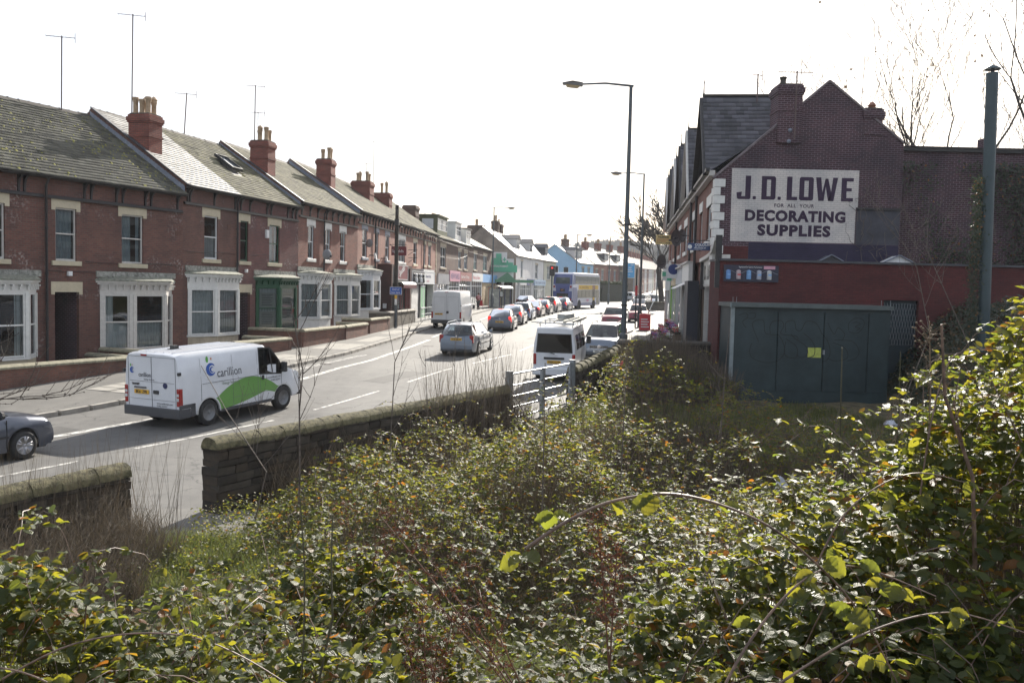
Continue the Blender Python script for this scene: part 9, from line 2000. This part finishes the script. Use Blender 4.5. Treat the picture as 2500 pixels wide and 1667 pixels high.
# ---------------------------------------------------------------- trees
def tree(label, x, y, z, h, r, seed, lean=(0,0), spread=1.0, levels=5, grp=None, thin=1.0, splits=None, up=.12, leaves_=0, trunk=.3, nb=(2,3), first=None, bias=0, rmin=.01):
    t = thing('bare_tree', label, 'tree', (x,y,z), 0, grp); rd = random.Random(seed); tr = MB(); br_ = MB(); tips = []
    def grow(p, d, L, r, lev):
        pts = [p]; k = 5 if lev < 2 else 4
        for i in range(k):
            d = (d+Vector((rd.uniform(-.15,.15),rd.uniform(-.15,.15),rd.uniform(-.05,.1)+up*.4))).normalized(); pts.append(pts[-1]+d*L/k)
        rads = [max(rmin, r*(1-.38*i/k)) for i in range(k+1)]
        (tr if lev == 0 else br_).tube(pts, rads, 9 if lev == 0 else (6 if lev < 3 else 3), cap=False)
        if lev >= levels: tips.append(pts[-1]); return
        n = rd.choice(nb)+(1 if lev in (1,2) else 0)
        for i in range(n):
            q = pts[-1] if i < 1 else pts[rd.randrange(max(1,k-3),k+1)]
            nd = (d*rd.uniform(.55,.9)+Vector((rd.uniform(-1,1),rd.uniform(-1,1),rd.uniform(-.25,.55)))*.75*spread+Vector((bias,0,0))).normalized()
            grow(q, nd, L*rd.uniform(.6,.82), rads[-1]*rd.uniform(.6,.85), lev+1)
    if first:
        for (d, L, rr) in first: grow(Vector((0,0,0)), Vector(d).normalized(), L, rr, 1)
    else: grow(Vector((0,0,0)), Vector((lean[0],lean[1],1)).normalized(), h*trunk, r, 0)
    if tr.v: tr.build('trunk', BARK, t, smooth=True)
    br_.build('branches', BARK, t, smooth=True, kind='stuff')
    if leaves_:
        P = np.array([tips[rd.randrange(len(tips))] for _ in range(leaves_)])+np.random.default_rng(seed).normal(0,.1,(leaves_,3)); r2 = np.random.default_rng(seed)
        leaves('dead_leaves', P, r2.normal(0,1,(leaves_,3)), r2.normal(0,1,(leaves_,3)), r2.uniform(.08,.2,leaves_), L_LIT, False, r2, parent=t)
    return t
tree('bare street tree with dark trunk rising from the stone planter', 17.95, 109, 1.5, 14.0, .36, 12, lean=(.0,0), spread=1.0, levels=6, trunk=.36, nb=(2,3,3), bias=-.34, rmin=.05, leaves_=0)
tree('smaller bare tree behind the street tree trunk', 25, 150, 1.5, 13, .25, 31, levels=5, trunk=.3)
tree('bare spreading tree behind the brick back wing, right of the sign building', 19.0, 38.5, 4.5, 15, .3, 5, levels=6, up=.2, leaves_=60, first=[((-.75,0,1),4.6,.11),((-.3,0,1),5.2,.12),((.2,0,1),5,.11),((-1.5,0,.6),4.4,.09),((-.5,.1,1),5,.1),((-1.1,.1,.9),4.6,.09),((-1.9,0,.45),3.8,.06)], spread=.9, nb=(1,2,2,3))
tree('bare tree at the right edge behind the metal flue', 23.2, 37.5, 4.5, 16, .3, 8, levels=5, up=.25, first=[((-.6,0,1),5.6,.13),((-.2,0,1),6,.16),((.3,0,1),5.5,.12),((-1,0,.7),4.6,.08)], spread=.85, leaves_=20, nb=(2,2,3))
sapling('tall bare twig sweeping across the end of the painted sign', [(9.6,22,1.2),(10.2,22,3.0),(9.8,22,4.6),(9.2,22,5.6),(8.6,22,6.2)], .012, 60, 8, fl=1.3, bud=False)
sapling('bare twiggy bush leaning from the ivy bank towards the sign', [(12.2,24,2.6),(11.4,24,4.2),(10.9,24,5.2),(10.3,24,6.0)], .014, 61, 10, fl=1.6, bud=False)
# litter
t = thing('crumpled_bag', 'pale crumpled plastic bag lying in the clearing right of the garage', 'litter', (10.9,25.6,.12)); mb = MB(); rd = random.Random(2)
mb.lathe((0,0,.1),[(.08,-.1),(.2,-.05),(.22,.02),(.12,.1),(.02,.12)],10); mb.v = [(a*rd.uniform(.7,1.25),b*rd.uniform(.7,1.2),max(0,c*rd.uniform(.7,1.3))) for a,b,c in mb.v]; mb.build('bag', mat('white_plastic_bag',(.4,.42,.48),.4,.3,8), t)
t = thing('crumpled_bag', 'small white bag caught in the brambles below the garage', 'litter', (4.1,13.4,1.0)); mb = MB(); mb.lathe((0,0,0),[(.02,-.14),(.1,-.08),(.11,.02),(.03,.14)],8); mb.v = [(a*rd.uniform(.7,1.2),b*rd.uniform(.7,1.2),c*rd.uniform(.8,1.2)) for a,b,c in mb.v]; mb.build('bag', mat('white_plastic_bag',(.4,.42,.48)), t)
t = thing('red_can', 'red can and scrap lying on the ivy right of the gate', 'litter', (3.55,29.2,1.42), .6); MB().tube([(0,0,0),(.1,.05,.14)], .05, 10).build('can', REDI, t); MB().box(-.35,-.1,-.05,.05,-.02,.05).build('scrap', LEAD, t)
# ---------------------------------------------------------------- haze over the distance
HZ = 1
if HZ:
    hm = bpy.data.materials.new('haze_air'); hm.use_nodes = True; nt = hm.node_tree; nt.nodes.remove(nt.nodes['Principled BSDF'])
    vp = nt.nodes.new('ShaderNodeVolumePrincipled'); vp.inputs['Color'].default_value = (.9,.94,1,1); vp.inputs['Density'].default_value = .0003; vp.inputs['Anisotropy'].default_value = .1
    nt.links.new(vp.outputs[0], nt.nodes['Material Output'].inputs['Volume'])
    MB().box(-1900,1900,-70,2700,-2.5,130).build('haze', hm, kind='stuff')
